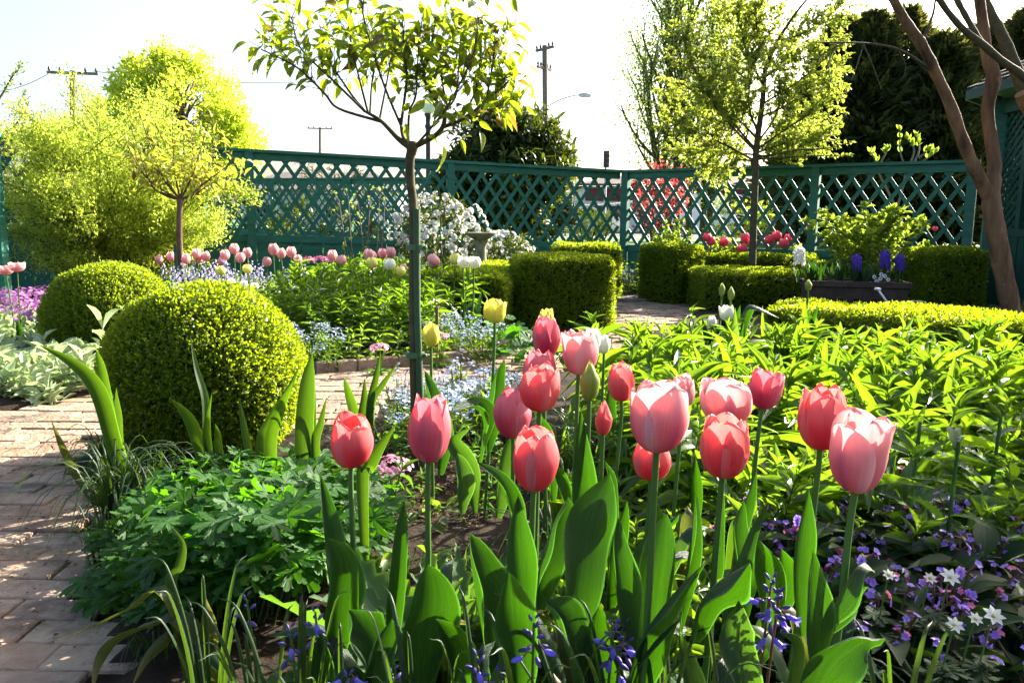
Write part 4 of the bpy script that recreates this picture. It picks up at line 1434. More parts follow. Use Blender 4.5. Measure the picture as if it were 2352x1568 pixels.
# ------------------------------------------------------------------ bare multi-stemmed tree at the right
def bare_tree():
    d = 6.8
    base = X(2340, d)
    T = Thing('bare_trunk_tree', 'bare tree with smooth forked brown trunk in front of the gazebo', 'tree', base)
    k_ = d / F_PX
    def wood(px, widths, d0, d1, n=30):
        m_ = len(px)
        pts = curve([P(x, y, d0 + (d1 - d0) * j / (m_ - 1)) for j, (x, y) in enumerate(px)], n)
        r = np.interp(np.linspace(0, 1, n), np.linspace(0, 1, len(widths)), widths) * k_ / 2 * .92
        r = r * (1 + .05 * np.sin(np.arange(n) * 1.9) + .04 * rng.normal(size=n))
        return pts, r
    b = MB()
    pts, r = wood([(2345, 790), (2335, 765), (2318, 690), (2302, 610), (2287, 530), (2277, 465), (2281, 415), (2284, 380), (2277, 320), (2268, 250), (2282, 180), (2268, 130), (2258, 60), (2243, -50)], [66, 48, 47, 46, 46, 44, 36, 31, 30, 28, 36, 28, 25, 22], d, d, 46)
    b.tube(pts, r, 14)
    T.part('trunk', b, M['smooth_bark'])
    b = MB()
    pts, r = wood([(2290, 500), (2268, 445), (2238, 385), (2207, 312), (2182, 240), (2150, 170), (2118, 105), (2085, 58), (2050, -5), (2025, -60)], [30, 33, 31, 28, 27, 25, 24, 22, 19, 17], d + .03, d - .3, 36)
    b.tube(pts, r, 12)
    lim = T.part('leaning_limb', b, M['smooth_bark'])
    b = MB()
    def tw(px, w0, w1, d0, d1):
        pts, r = wood(px, [w0, w1], d0, d1, 6 * len(px))
        b.tube(pts, r, 6)
    tw([(2150, 172), (2106, 138), (2063, 114), (2011, 102), (1939, 98), (1873, 98)], 9, 2.5, d - .12, d - .7)
    tw([(1982, 101), (2001, 143), (2025, 205)], 4, 2, d - .4, d - .45)
    tw([(1984, 101), (1968, 150), (1955, 185)], 3, 1.5, d - .4, d - .5)
    tw([(1925, 98), (1905, 140), (1910, 190), (1945, 212)], 3, 1.5, d - .5, d - .6)
    tw([(1939, 98), (1890, 125), (1880, 145)], 3, 1.5, d - .5, d - .6)
    tw([(2116, 102), (2139, 45), (2147, 12), (2150, -30)], 7, 4, d - .2, d - .1)
    tw([(2063, 114), (2080, 150), (2075, 180)], 3, 1.2, d - .35, d - .4)
    T.part('twigs', b, M['twig'], lim)
    # the second stem, outside the picture, whose boughs cross the top right corner
    b = MB()
    st = curve([X(2365, d + .1), P(2405, 620, d + .1), P(2430, 470, d + .1), P(2400, 330, d), P(2345, 215, d - .1)], 24)
    b.tube(st, np.linspace(.085, .05, 24), 12)
    T.part('trunk', b, M['smooth_bark'])
    b = MB()
    for px, w0, w1, d0, d1 in (([(2395, 320), (2350, 205), (2318, 120), (2290, 60), (2262, 5), (2245, -50)], 32, 22, d, d + .2),
                               ([(2425, 260), (2352, 178), (2300, 140), (2254, 100), (2215, 70), (2175, 25), (2140, -30)], 20, 13, d - .2, d - .4),
                               ([(2254, 100), (2228, 55), (2195, -5), (2180, -40)], 14, 12, d - .3, d - .2)):
        pts, r = wood(px, [w0, w1], d0, d1, 24)
        b.tube(pts, r, 10)
    T.part('boughs', b, M['twig'])
bare_tree()

# ------------------------------------------------------------------ shrubs inside the garden
def leafy_shrub(label, x, d, H, half, stems, leaf, per, mat, name='leafy_shrub', tipn=9, lean=.45, wood='grey_wood'):
    base = X(x, d)
    T = Thing(name, label, 'shrub', base)
    w_, lf = MB(), MB()
    for k in range(stems):
        a = random.random() * 2 * PI
        q = random.random() ** .7
        e = base + V3(math.cos(a) * half * q, math.sin(a) * half * .6 * q, H * random.uniform(.65, 1.02) * (1 - .25 * q * q))
        pts = curve([base + V3(math.cos(a) * .12, math.sin(a) * .1, -.02), base + (e - base) * .45 + V3(-math.cos(a) * .04, 0, .06), e], 8)
        w_.tube(pts, np.linspace(.009, .0035, 8), 5)
        for u in list(np.linspace(.45, 1, per)):
            i = min(int(u * 7), 6)
            p = pts[i] + (pts[i + 1] - pts[i]) * (u * 7 - i)
            t = nrm(pts[i + 1] - pts[i])
            n = tipn if u > .9 else 4
            dd = nrm(t * .55 + rand_dirs(n) * .9 + V3(0, 0, .35))
            lf.scatter(OVAL, p + dd * .01, dd, V3(0, 0, 1) + rand_dirs(n) * .5 - dd * .2, leaf * rng.uniform(.6, 1.15, n), leaf * .55 * rng.uniform(.8, 1.15, n))
    T.part('stems', w_, M[wood])
    T.part('foliage', lf, mat)
leafy_shrub('bushy shrub of fresh rounded leaves between right fence and planter', 1985, 9.25, 1.18, .78, 52, .10, 7, M['shrub_leaf'], tipn=11)
leafy_shrub('soft green clump against the right fence, left of the small tree trunk', 1545, 10.4, .98, .33, 26, .075, 8, M['shrub_leaf'], 'green_clump', 6)
leafy_shrub('thin leafy clump behind the red tulips, at the small tree trunk', 1665, 10.65, .85, .30, 14, .06, 8, M['shrub_leaf'], 'green_clump', 6)
leafy_shrub('low green shrub behind the tall bare trunk base', 2110, 10.9, .7, .4, 14, .06, 6, M['shrub_leaf'], 'green_clump', 6)
def budding():
    d = 12.0
    base = X(2070, d, .3)
    T = Thing('budding_sapling', 'thin sapling opening pale leaf buds above the right fence rail', 'tree', base)
    w_, lf = MB(), MB()
    for pxs in (((2060, 480), (2080, 400), (2068, 350), (2068, 300)), ((2078, 410), (2110, 350), (2105, 315)), ((2078, 400), (2120, 370), (2150, 350)), ((2060, 480), (2015, 390), (2012, 372), (2000, 350)), ((2015, 385), (2030, 360), (2038, 345)), ((2090, 380), (2100, 345), (2085, 320)), ((2110, 362), (2135, 345))):
        pts = curve([P(x, y, d) for x, y in pxs], 10)
        w_.tube(pts, np.linspace(.02, .007, 10), 5)
        for u in (6, 7, 8, 9):
            n = 6 if u == 9 else 3
            dd = nrm(rand_dirs(n) * .6 + V3(0, 0, 1))
            lf.scatter(OVAL, np.tile(pts[u], (n, 1)), dd, rand_dirs(n), rng.uniform(.07, .12, n), rng.uniform(.04, .06, n))
    w_.tube([base, P(2060, 480, d)], [.03, .02], 6)
    T.part('trunk', w_, M['grey_wood'])
    T.part('crown', lf, M['shrub_leaf'])
budding()
def rose_stems():
    d = 8.8
    for k, (x0, x1, y1) in enumerate(((815, 778, 460), (825, 800, 455), (832, 822, 465), (845, 850, 448), (858, 872, 450), (868, 885, 452))):
        base = X(x0 + 6, d + random.uniform(-.2, .2))
        T = Thing('rose_bush_stem', ('thorny bare rose cane leaning left before the fence', 'bare rose cane, second from the left of the row', 'bare rose cane with few leaves in the middle of the row', 'upright bare rose cane with pale leaf tuft', 'thin bare rose cane close to the white bush', 'bare rose cane nearest the white bush')[k], 'rose', base, 'rose canes in front of the left fence')
        w_, lf = MB(), MB()
        e = P(x1, y1, d)
        pts = curve([base, (base + e) / 2 + rng.normal(size=3) * .03, e], 12)
        w_.tube(pts, np.linspace(.011, .005, 12), 6)
        for u in range(4, 12):
            s_ = pts[u] + V3(random.gauss(0, .05), random.gauss(0, .04), .07)
            if u % 2:
                w_.tube([pts[u], s_], [.004, .002], 4)
            n = 5
            dd = nrm(rand_dirs(n) + V3(0, 0, .6))
            lf.scatter(OVAL, np.tile(s_, (n, 1)), dd, rand_dirs(n) + V3(0, 0, .7), .035, .022)
        T.part('stem', w_, M['grey_wood'])
        T.part('leaves', lf, M['pale_leaf'])
rose_stems()

# white flowering rhododendron and bird bath
M['white_petal'] = leaf_mat('white_blossom', (.62, .62, .56), (.80, .80, .76), (.85, .85, .75), .35, .6, .2)
def white_bush():
    d = 9.25
    T = Thing('flowering_bush', 'low rhododendron covered in white blossom before the left fence', 'shrub', X(1010, d))
    cl = subclusters(P(1010, 540, d), (.52, .42, .36), 34, .13) + subclusters(P(1140, 582, d), (.36, .35, .20), 20, .12)
    w_ = MB()
    for c, r, k in cl[::3]:
        w_.tube(curve([X(1010, d) + rng.normal(size=3) * V3(.1, .1, 0), (X(1010, d) + c) / 2 + V3(0, 0, .08), c], 7), np.linspace(.018, .004, 7), 5)
    T.part('stems', w_, M['twig'])
    b = MB()
    cloud(b, cl, 42, .07, .024, LANCE, shell=.3)
    T.part('foliage', b, M['rhodo_leaf'])
    b = MB()
    for c0, r0, n in ((P(1010, 540, d), (.56, .46, .42), 150), (P(1143, 580, d), (.40, .36, .22), 60)):
        for _ in range(n):
            dv = nrm(rng.normal(size=3) + V3(0, -.3, .35))
            c = c0 + dv * np.array(r0) * random.uniform(.86, 1.08)
            for f in range(random.randint(5, 9)):
                fd = nrm(dv + rng.normal(size=3) * .7 + V3(0, 0, .2))
                fc = c + fd * .035
                a = np.arange(5) * 2 * PI / 5 + random.random()
                u = nrm(np.cross(fd, V3(.3, .2, 1)))
                v = np.cross(fd, u)
                dd = np.cos(a)[:, None] * u + np.sin(a)[:, None] * v + fd * .35
                b.scatter(OVAL, np.tile(fc, (5, 1)), dd, np.tile(fd, (5, 1)), .028, .022)
    T.part('blossom', b, M['white_petal'])
white_bush()
M['stone'] = solid_mat('mossy_stone', (.17, .165, .11), (.28, .27, .19), 14, .9, .2, bump=.6, spots=(9, .58, (.10, .12, .04)))
def bird_bath():
    d = 8.55
    c = X(1104, d)
    rim = P(1104, 534, d)[2]
    T = Thing('bird_bath', 'stone bird bath on a turned pedestal before the white blossom', 'bird bath', c)
    b = MB()
    b.lathe([(.001, 0), (.14, 0), (.145, .04), (.11, .08), (.07, .12), (.06, .2), (.075, .3), (.085, .38), (.065, .48), (.055, rim - .16), (.075, rim - .11), (.09, rim - .085)], c, 20)
    T.part('pedestal', b, M['stone'])
    b = MB()
    b.lathe([(.06, rim - .085), (.11, rim - .055), (.165, rim - .012), (.17, rim), (.155, rim), (.12, rim - .02), (.06, rim - .04), (.001, rim - .045)], c, 28)
    T.part('bowl', b, M['stone'])
bird_bath()

def shade_shrub():  # added out of view, upsun, to cast dappled shade on the low foreground leaves
    base = V3(2.62, 2.98, 0)
    cl = subclusters(base + V3(0, 0, .95), (.33, .36, .62), 34, .15) + subclusters(base + V3(.05, 0, 1.45), (.24, .24, .22), 10, .13)
    cloud_shrub('green_shrub', 'unseen green shrub added past the right edge to shade the low tulip leaves', 'shrub', base, cl, 34, .075, .04, M['shrub_leaf'], KITE, shell=.3)
shade_shrub()

# ------------------------------------------------------------------ plant materials
M['tulip_leaf'] = leaf_mat('tulip_leaf', (.007, .030, .008), (.024, .066, .020), (.055, .19, .002), .34, .42, .45, stripes=1.5, bump=.7)
M['blue_leaf'] = leaf_mat('bluish_tulip_leaf', (.018, .055, .026), (.04, .085, .042), (.12, .29, .012), .30, .42, .5, stripes=1.5, bump=.7)
M['faded_leaf'] = leaf_mat('fading_leaf', (.028, .050, .010), (.06, .075, .02), (.20, .25, .02), .3, .5, .35, tipcol=(.24, .16, .07), stripes=1.0)
M['iris_leaf'] = leaf_mat('iris_leaf', (.012, .040, .008), (.030, .066, .014), (.14, .30, .006), .36, .4, .5, stripes=.7)
M['strap_leaf'] = leaf_mat('strap_leaf', (.010, .032, .008), (.026, .056, .016), (.13, .26, .012), .32, .5, .3, stripes=.8)
M['phlox_leaf'] = leaf_mat('phlox_leaf', (.024, .060, .006), (.052, .108, .012), (.26, .46, .012), .40, .32, .5, vein=.35)
M['geranium_leaf'] = leaf_mat('cut_leaf', (.009, .046, .007), (.030, .095, .012), (.13, .40, .005), .36, .5, .22, vein=.25, bump=.3)
M['silver_leaf'] = leaf_mat('felted_silver_leaf', (.28, .36, .20), (.46, .53, .34), (.58, .74, .26), .32, .85, .15, vein=.25)
M['spot_leaf'] = leaf_mat('dark_spotted_leaf', (.008, .026, .008), (.020, .046, .014), (.08, .18, .01), .2, .65, .12, vein=.3)
M['fmn_leaf'] = leaf_mat('soft_leaf', (.028, .070, .012), (.065, .12, .02), (.28, .46, .02), .4, .5, .4)
M['poppy_leaf'] = leaf_mat('hairy_leaf', (.020, .060, .016), (.045, .095, .028), (.18, .38, .02), .34, .75, .35, vein=.5)
M['blue_flower'] = leaf_mat('pale_blue_petal', (.42, .52, .76), (.66, .73, .86), (.55, .62, .85), .3, .6, .2)
M['violet_flower'] = leaf_mat('violet_petal', (.17, .10, .55), (.40, .25, .70), (.40, .25, .85), .35, .5, .25)
M['rose_flower'] = leaf_mat('rose_petal', (.45, .07, .20), (.62, .18, .38), (.7, .2, .4), .35, .5, .25)
M['bell_flower'] = leaf_mat('bluebell_petal', (.12, .10, .52), (.24, .20, .68), (.28, .22, .85), .35, .45, .3)
M['bell_bud'] = leaf_mat('bluebell_bud', (.05, .035, .16), (.11, .075, .26), (.15, .1, .4), .2, .5, .3)
M['hya_purple'] = leaf_mat('purple_hyacinth', (.055, .025, .30), (.12, .06, .45), (.18, .08, .6), .3, .45, .3)
M['pink_cluster'] = leaf_mat('pink_cluster_petal', (.50, .16, .34), (.75, .48, .60), (.8, .4, .55), .35, .55, .2)
M['lilac_cluster'] = leaf_mat('lilac_cluster_petal', (.36, .10, .36), (.55, .25, .52), (.6, .25, .55), .35, .55, .2)
M['lavender'] = leaf_mat('lavender_petal', (.46, .44, .66), (.62, .60, .78), (.65, .62, .85), .35, .55, .2)
M['mauve_bract'] = leaf_mat('mauve_bract', (.07, .04, .03), (.16, .10, .06), (.25, .12, .08), .25, .5, .3)
PT = {
    'pink': petal_mat('pink_tulip_petal', (.34, .24, .08), (.48, .045, .095), (.70, .27, .31), (.30, .010, .11), (.86, .13, .15), .44),
    'pale': petal_mat('pale_pink_petal', (.38, .24, .18), (.62, .16, .19), (.82, .50, .49), (.34, .02, .15), (.92, .32, .29), .42, flame_amt=1.0),
    'coral': petal_mat('coral_tulip_petal', (.36, .24, .06), (.50, .045, .065), (.70, .25, .24), (.38, .012, .07), (.94, .14, .12), .45),
    'yellow': petal_mat('yellow_tulip_petal', (.40, .45, .06), (.66, .58, .05), (.74, .68, .14), (.55, .52, .04), (.85, .80, .08), flame_amt=.3),
    'white': petal_mat('white_tulip_petal', (.40, .48, .14), (.72, .72, .58), (.84, .84, .78), (.62, .66, .38), (.9, .9, .7), flame_amt=.4),
    'green': petal_mat('green_bud_petal', (.10, .20, .03), (.22, .30, .05), (.34, .38, .09), (.09, .16, .02), (.5, .55, .06), flame_amt=.9),
    'red': petal_mat('red_tulip_petal', (.30, .16, .08), (.80, .05, .13), (.86, .18, .26), (.66, .025, .10), (.98, .12, .22)),
    'rosy': petal_mat('rosy_far_petal', (.50, .38, .22), (.75, .30, .32), (.86, .56, .54), (.62, .16, .22), (.98, .52, .48)),
    'lemon': petal_mat('lemon_far_petal', (.42, .48, .10), (.70, .66, .12), (.80, .78, .30), (.60, .60, .08), (.9, .88, .2), flame_amt=.3),
}

# ------------------------------------------------------------------ tulips
def petal(mb, B, Fr, H, R, th, half, top, inner=False, nu=13, nv=8, ruffle=.03, tipsharp=2.6, flare=0.0, lean=0.0):
    u = 1 - (1 - np.linspace(0, 1, nu)) ** 1.7
    ctl = np.array([[.12, -.005], [.46, .035], [.80, .18], [.98, .40], [1.0, .58], [(1 + top) / 2 + .03, .80], [top, 1.0]])
    Cc = curve(ctl, 40)
    C = np.c_[np.interp(u, np.linspace(0, 1, 40), Cc[:, 0]), np.interp(u, np.linspace(0, 1, 40), Cc[:, 1])]
    rr, zz = C[:, 0] * R * (.90 if inner else 1.0), C[:, 1] * H
    sh = np.minimum(1, ((u + .04) / .24)) ** .5 * np.clip(1 - np.clip((u - .52) / .48, 0, 1) ** tipsharp, 0, 1) ** .52
    v = np.linspace(-1, 1, nv + 1)
    ph = random.random() * 6
    V, UV = [], []
    for k in range(nu):
        a = th + v * half * sh[k]
        q = rr[k] * (1 + .05 * v ** 2 * (0 if inner else 1) - .05 * np.exp(-(v / .18) ** 2) * (u[k] < .95) * .6 + ruffle * np.sin(v * 5 + ph + u[k] * 3) * u[k] ** 2 + flare * max(0, u[k] - .7) * 2 + lean * u[k] ** 1.5)
        z = zz[k] - H * .03 * v ** 2 * u[k] + H * ruffle * .7 * np.sin(v * 7 + ph) * u[k] ** 4
        V.append(np.c_[q * np.cos(a), q * np.sin(a), z])
        UV.append(np.c_[(v + 1) / 2 * .98 + .01, np.full(nv + 1, u[k])])
    V = np.concatenate(V) @ Fr.T + B
    i = np.arange(nv)
    F = np.concatenate([np.c_[k * (nv + 1) + i, k * (nv + 1) + i + 1, (k + 1) * (nv + 1) + i + 1, (k + 1) * (nv + 1) + i] for k in range(nu - 1)])
    mb.add(V, F, np.concatenate(UV))
def tulip(label, x, y0, y1, wpx, d, kind, top=.62, tilt=(0, 0), base_dx=0, leaves=(), group='large pink tulips in the foreground', name='tulip', yaw=None, closed=False, leafmat='tulip_leaf', detail=True, base_d=0):
    """bloom centred on column x between rows y0 (top) and y1 (bottom), wpx wide, at distance d"""
    B = P(x, y1, d)
    H, R = (y1 - y0) / F_PX * d * 1.02, wpx / 2 / F_PX * d * .96
    loose = random.choice((.3, .8, 1.3, 1.9))
    base = X(x + base_dx, d + base_d)
    T = Thing(name, label, 'tulip', base, group)
    axis = nrm(V3(tilt[0], tilt[1], 1))
    Fr = frame(axis)
    yaw = random.random() * 2 if yaw is None else yaw
    b = MB()
    st = curve([base - V3(0, 0, .03), (base * .45 + B * .55) + V3(base_dx * -.0002, 0, 0), B - axis * .05, B + axis * H * .05], 12)
    b.tube(st, np.linspace(.0052, .0043, 12), 9)
    T.part('stem', b, M['stem'])
    for k in range(6):
        inner = k >= 3
        b = MB()
        th = yaw + (k % 3) * 2 * PI / 3 + (PI / 3 if inner else 0) + random.uniform(-.12, .12)
        petal(b, B, Fr, H * (random.uniform(.86, 1.0) if not inner else random.uniform(.92, 1.03)), R * random.uniform(.93, 1.06), th, 1.16 if not inner else 1.1, top * random.uniform(.80, 1.22), inner,
              ruffle=.008 if closed else .04, tipsharp=1.5 if closed else 3.0, nu=20 if detail else 8, nv=8 if detail else 5, lean=0 if closed else loose * random.uniform(-.06, .10) if not inner else random.uniform(-.12, .02), flare=0 if closed else loose * random.uniform(-.04, .06))
        T.part('petal', b, PT[kind])
    for q in leaves:
        tulip_leaf(T, *q)
    return T
def tulip_leaf(T, px, width, d0, d1=None, side=0.0, prof='tulip', fold=.5, wave=.22, twist=0.0, mat='tulip_leaf', name='leaf'):
    """px: rows from base to tip in the photograph; d0..d1 distance from base to tip; side: heading of the leaf's breadth"""
    d1 = d0 if d1 is None else d1
    m_ = len(px)
    x_ = px[-1][0]
    if x_ < 1420:
        side += random.uniform(.50, .85)              # most of these stand edge on to the sun
    elif x_ < 2000:
        side += random.choice((-.15, .05, .45, .65))
    width /= max(.62, math.cos(side))
    pts = [P(x, y, d0 + (d1 - d0) * (j / (m_ - 1)) ** 1.3) for j, (x, y) in enumerate(px)]
    b = MB()
    twist = twist if twist else random.uniform(-.45, .45)
    b.blade(pts, width / F_PX * (d0 + d1) / 2 * .80, (math.cos(side), math.sin(side), .02), prof, 20, 8, fold, wave, twist)
    return T.part(name, b, M[mat])

TL = [
    ('pink tulip with a short wide bloom, lowest on the left over the geranium mound', 806, 948, 1072, 104, 1.30, 'coral', .74, (.02, -.02), -16,
     [([(778, 1430), (765, 1300), (748, 1180), (736, 1090)], 48, 1.26, 1.3, .25), ([(765, 1560), (770, 1400), (775, 1300), (752, 1235)], 92, 1.18, 1.16, .1, 'broad')]),
    ('tall deep pink tulip just right of the standard tree stem', 985, 897, 1060, 106, 1.25, 'pink', .66, (.05, -.03), -50,
     [([(900, 1500), (900, 1380), (915, 1240), (928, 1148)], 50, 1.2, 1.22, -.2), ([(960, 1640), (968, 1500), (985, 1380), (983, 1295)], 120, 1.12, 1.1, .1, 'broad', .25)]),
    ('round coral pink tulip left of the tall pair in the middle', 1178, 885, 1005, 85, 1.58, 'pink', .60, (-.02, 0), 10,
     [([(1190, 1300), (1180, 1200), (1150, 1110), (1095, 1060)], 38, 1.5, 1.45, .3)]),
    ('pink tulip in the middle, overlapping the one behind it', 1239, 828, 943, 98, 1.42, 'coral', .70, (.03, -.02), -14, []),
    ('pink tulip mostly hidden behind another bloom in the middle', 1238, 800, 905, 78, 1.60, 'pink', .66, (0, 0), 8, []),
    ('tallest pink tulip at the back, near the middle box cube', 1252, 722, 818, 70, 1.95, 'pink', .58, (.04, 0), 20, [([(1268, 1150), (1250, 1020), (1225, 940)], 40, 1.9, 1.85, .2)]),
    ('light pink open tulip at the back right of the tallest one', 1329, 757, 860, 85, 1.62, 'pale', .80, (.03, -.03), -12, [([(1310, 1230), (1290, 1120), (1270, 1060)], 32, 1.55, 1.5, .3)]),
    ('wide coral tulip low in the centre foreground', 1226, 975, 1125, 117, 1.15, 'coral', .70, (.03, -.03), -15,
     [([(1195, 1500), (1192, 1350), (1185, 1230), (1190, 1138)], 78, 1.1, 1.12, -.1), ([(1190, 1620), (1180, 1500), (1165, 1400), (1168, 1312)], 98, 1.04, 1.02, .2, 'broad')]),
    ('small reddish tulip above the wilted one', 1427, 830, 920, 66, 1.98, 'coral', .64, (-.03, 0), -12, []),
    ('largest pale pink tulip with a violet flame, right of centre', 1508, 867, 1035, 138, .98, 'pale', .86, (.01, -.05), -40,
     [([(1450, 1500), (1430, 1380), (1415, 1270), (1420, 1188)], 72, 1.02, 1.05, .2), ([(1490, 1560), (1500, 1420), (1520, 1280), (1532, 1180)], 98, 1.08, 1.12, -.2, 'broad'),
      ([(1440, 1570), (1480, 1460), (1550, 1360), (1622, 1288)], 66, .98, .95, .5)]),
    ('small pink tulip peeking out behind the largest one', 1566, 858, 935, 64, 1.85, 'pale', .66, (0, 0), 0, [([(1590, 1250), (1600, 1130), (1598, 1050)], 34, 1.8, 1.75, .1)]),
    ('wide pale pink tulip behind the coral one, right of the largest', 1667, 867, 972, 120, 1.26, 'pale', .84, (0, -.02), 5, []),
    ('coral red tulip in front of the wide pale one', 1659, 948, 1094, 126, 1.10, 'coral', .72, (.03, -.03), -15,
     [([(1665, 1440), (1690, 1330), (1725, 1230), (1765, 1152)], 68, 1.06, 1.1, -.1, 'strap', .3), ([(1585, 1470), (1610, 1390), (1660, 1330), (1722, 1292)], 108, 1.0, .94, .6, 'broad'), ([(1560, 1450), (1575, 1330), (1592, 1200), (1600, 1130)], 40, 1.1, 1.12, .1)]),
    ('deep pink tulip leaning right, behind the wide pale one', 1751, 843, 938, 72, 1.72, 'pink', .76, (.10, 0), -30, [([(1690, 1330), (1700, 1200), (1738, 1080)], 46, 1.6, 1.62, .1)]),
    ('tall pink tulip left of the rightmost one', 1883, 880, 1030, 110, 1.20, 'coral', .70, (.01, -.02), -38,
     [([(1840, 1460), (1830, 1350), (1840, 1230), (1858, 1126)], 70, 1.14, 1.16, 0), ([(1760, 1440), (1775, 1360), (1770, 1290), (1742, 1238)], 80, 1.12, 1.1, -.4, 'broad')]),
    ('rightmost large tulip, pale pink with a darker purple side', 1964, 943, 1128, 134, .98, 'pale', .88, (.06, -.04), -70,
     [([(1870, 1560), (1868, 1440), (1862, 1340), (1868, 1262)], 90, .94, .95, .1), ([(1885, 1460), (1920, 1380), (1960, 1310), (1986, 1290)], 84, .96, .98, .45, 'broad'), ([(1850, 1680), (1890, 1540), (1960, 1475), (2034, 1466)], 150, .88, .86, -.15, 'broad', .3)]),
    ('orange pink tulip half hidden below the largest one', 1494, 1000, 1100, 92, 1.36, 'coral', .66, (0, 0), -10, []),
]
for (lab, x, y0, y1, wp, d, kind, top, tilt, bdx, lv) in TL:
    tulip(lab, x, y0, y1, wp, d, kind, top, tilt, bdx, lv)
BUDS = 'green tulip buds'
tulip('closed green tulip bud on a dark stem in the middle of the pink tulips', 1353, 825, 920, 47, 1.45, 'green', .12, (0, 0), -4, [([(1345, 1330), (1335, 1200), (1328, 1060), (1335, 945)], 66, 1.42, 1.45, .1), ([(1375, 1330), (1390, 1240), (1400, 1120), (1390, 1060)], 44, 1.6, 1.6, .1)], None, 'tulip_bud', closed=True)
def wilted():
    d = 1.6
    T = tulip('withered orange tulip hanging shrivelled beside the green bud', 1385, 918, 998, 40, d, 'coral', .30, (.02, 0), 10, [], None, 'withered_tulip', closed=True)
wilted()
tulip('yellow tulip standing higher, before the box cube and path', 1136, 687, 742, 52, 2.35, 'yellow', .90, (0, -.03), -22, [([(1118, 1040), (1120, 950), (1135, 870), (1158, 824)], 46, 2.3, 2.3, .3), ([(1100, 1060), (1110, 970), (1090, 935), (1040, 945)], 40, 2.25, 2.1, .6)], 'yellow tulips by the standard tree')
tulip('smaller pale yellow tulip close to the standard tree stake', 990, 742, 796, 39, 2.45, 'yellow', .78, (0, 0), 2, [([(990, 1010), (985, 920), (975, 850)], 40, 2.4, 2.4, .2), ([(1010, 1090), (1020, 990), (1005, 900)], 44, 2.3, 2.35, -.3)], 'yellow tulips by the standard tree')
tulip('yellow tulip just showing above the tallest pink one', 1255, 708, 760, 34, 2.6, 'yellow', .8, (0, 0), 4, [], 'yellow tulips by the standard tree')
tulip('white tulip half behind the light pink open one', 1360, 752, 806, 38, 2.4, 'white', .7, (0, 0), 4, [], 'white tulips at the edge of the phlox')
tulip('small white tulip bud just right of the light pink tulip', 1387, 768, 812, 30, 2.5, 'white', .45, (0, 0), 4, [([(1400, 1000), (1395, 930), (1410, 860)], 30, 2.45, 2.45, .2)], 'white tulips at the edge of the phlox')
tulip('white open tulip standing out of the phlox by the low hedge', 1669, 700, 737, 33, 3.7, 'white', .85, (0, 0), -4, [([(1660, 860), (1650, 790), (1632, 728)], 26, 3.7, 3.7, .2), ([(1690, 850), (1700, 760), (1720, 700), (1790, 730)], 26, 3.6, 3.5, .5)], 'white tulips at the edge of the phlox')
tulip('small creamy white tulip low in the phlox near the path', 1634, 725, 750, 22, 3.6, 'white', .6, (0, 0), -4, [([(1640, 850), (1620, 780), (1612, 730)], 24, 3.6, 3.6, .2)], 'white tulips at the edge of the phlox')
for x, y0, y1, wp, lab in ((1657, 648, 681, 15, 'slim green tulip bud left of a pair above the phlox'), (1678, 656, 690, 16, 'green tulip bud right of a pair above the phlox'), (1856, 640, 668, 16, 'single green tulip bud against the long low hedge')):
    tulip(lab, x, y0, y1, wp, 3.75, 'green', .15, (0, 0), -6, [([(x - 10, 840), (x - 2, 760), (x + 22, 700)], 24, 3.75, 3.7, .3), ([(x + 14, 850), (x + 10, 770), (x - 6, 705)], 26, 3.7, 3.75, -.2)], BUDS, 'tulip_bud', closed=True)
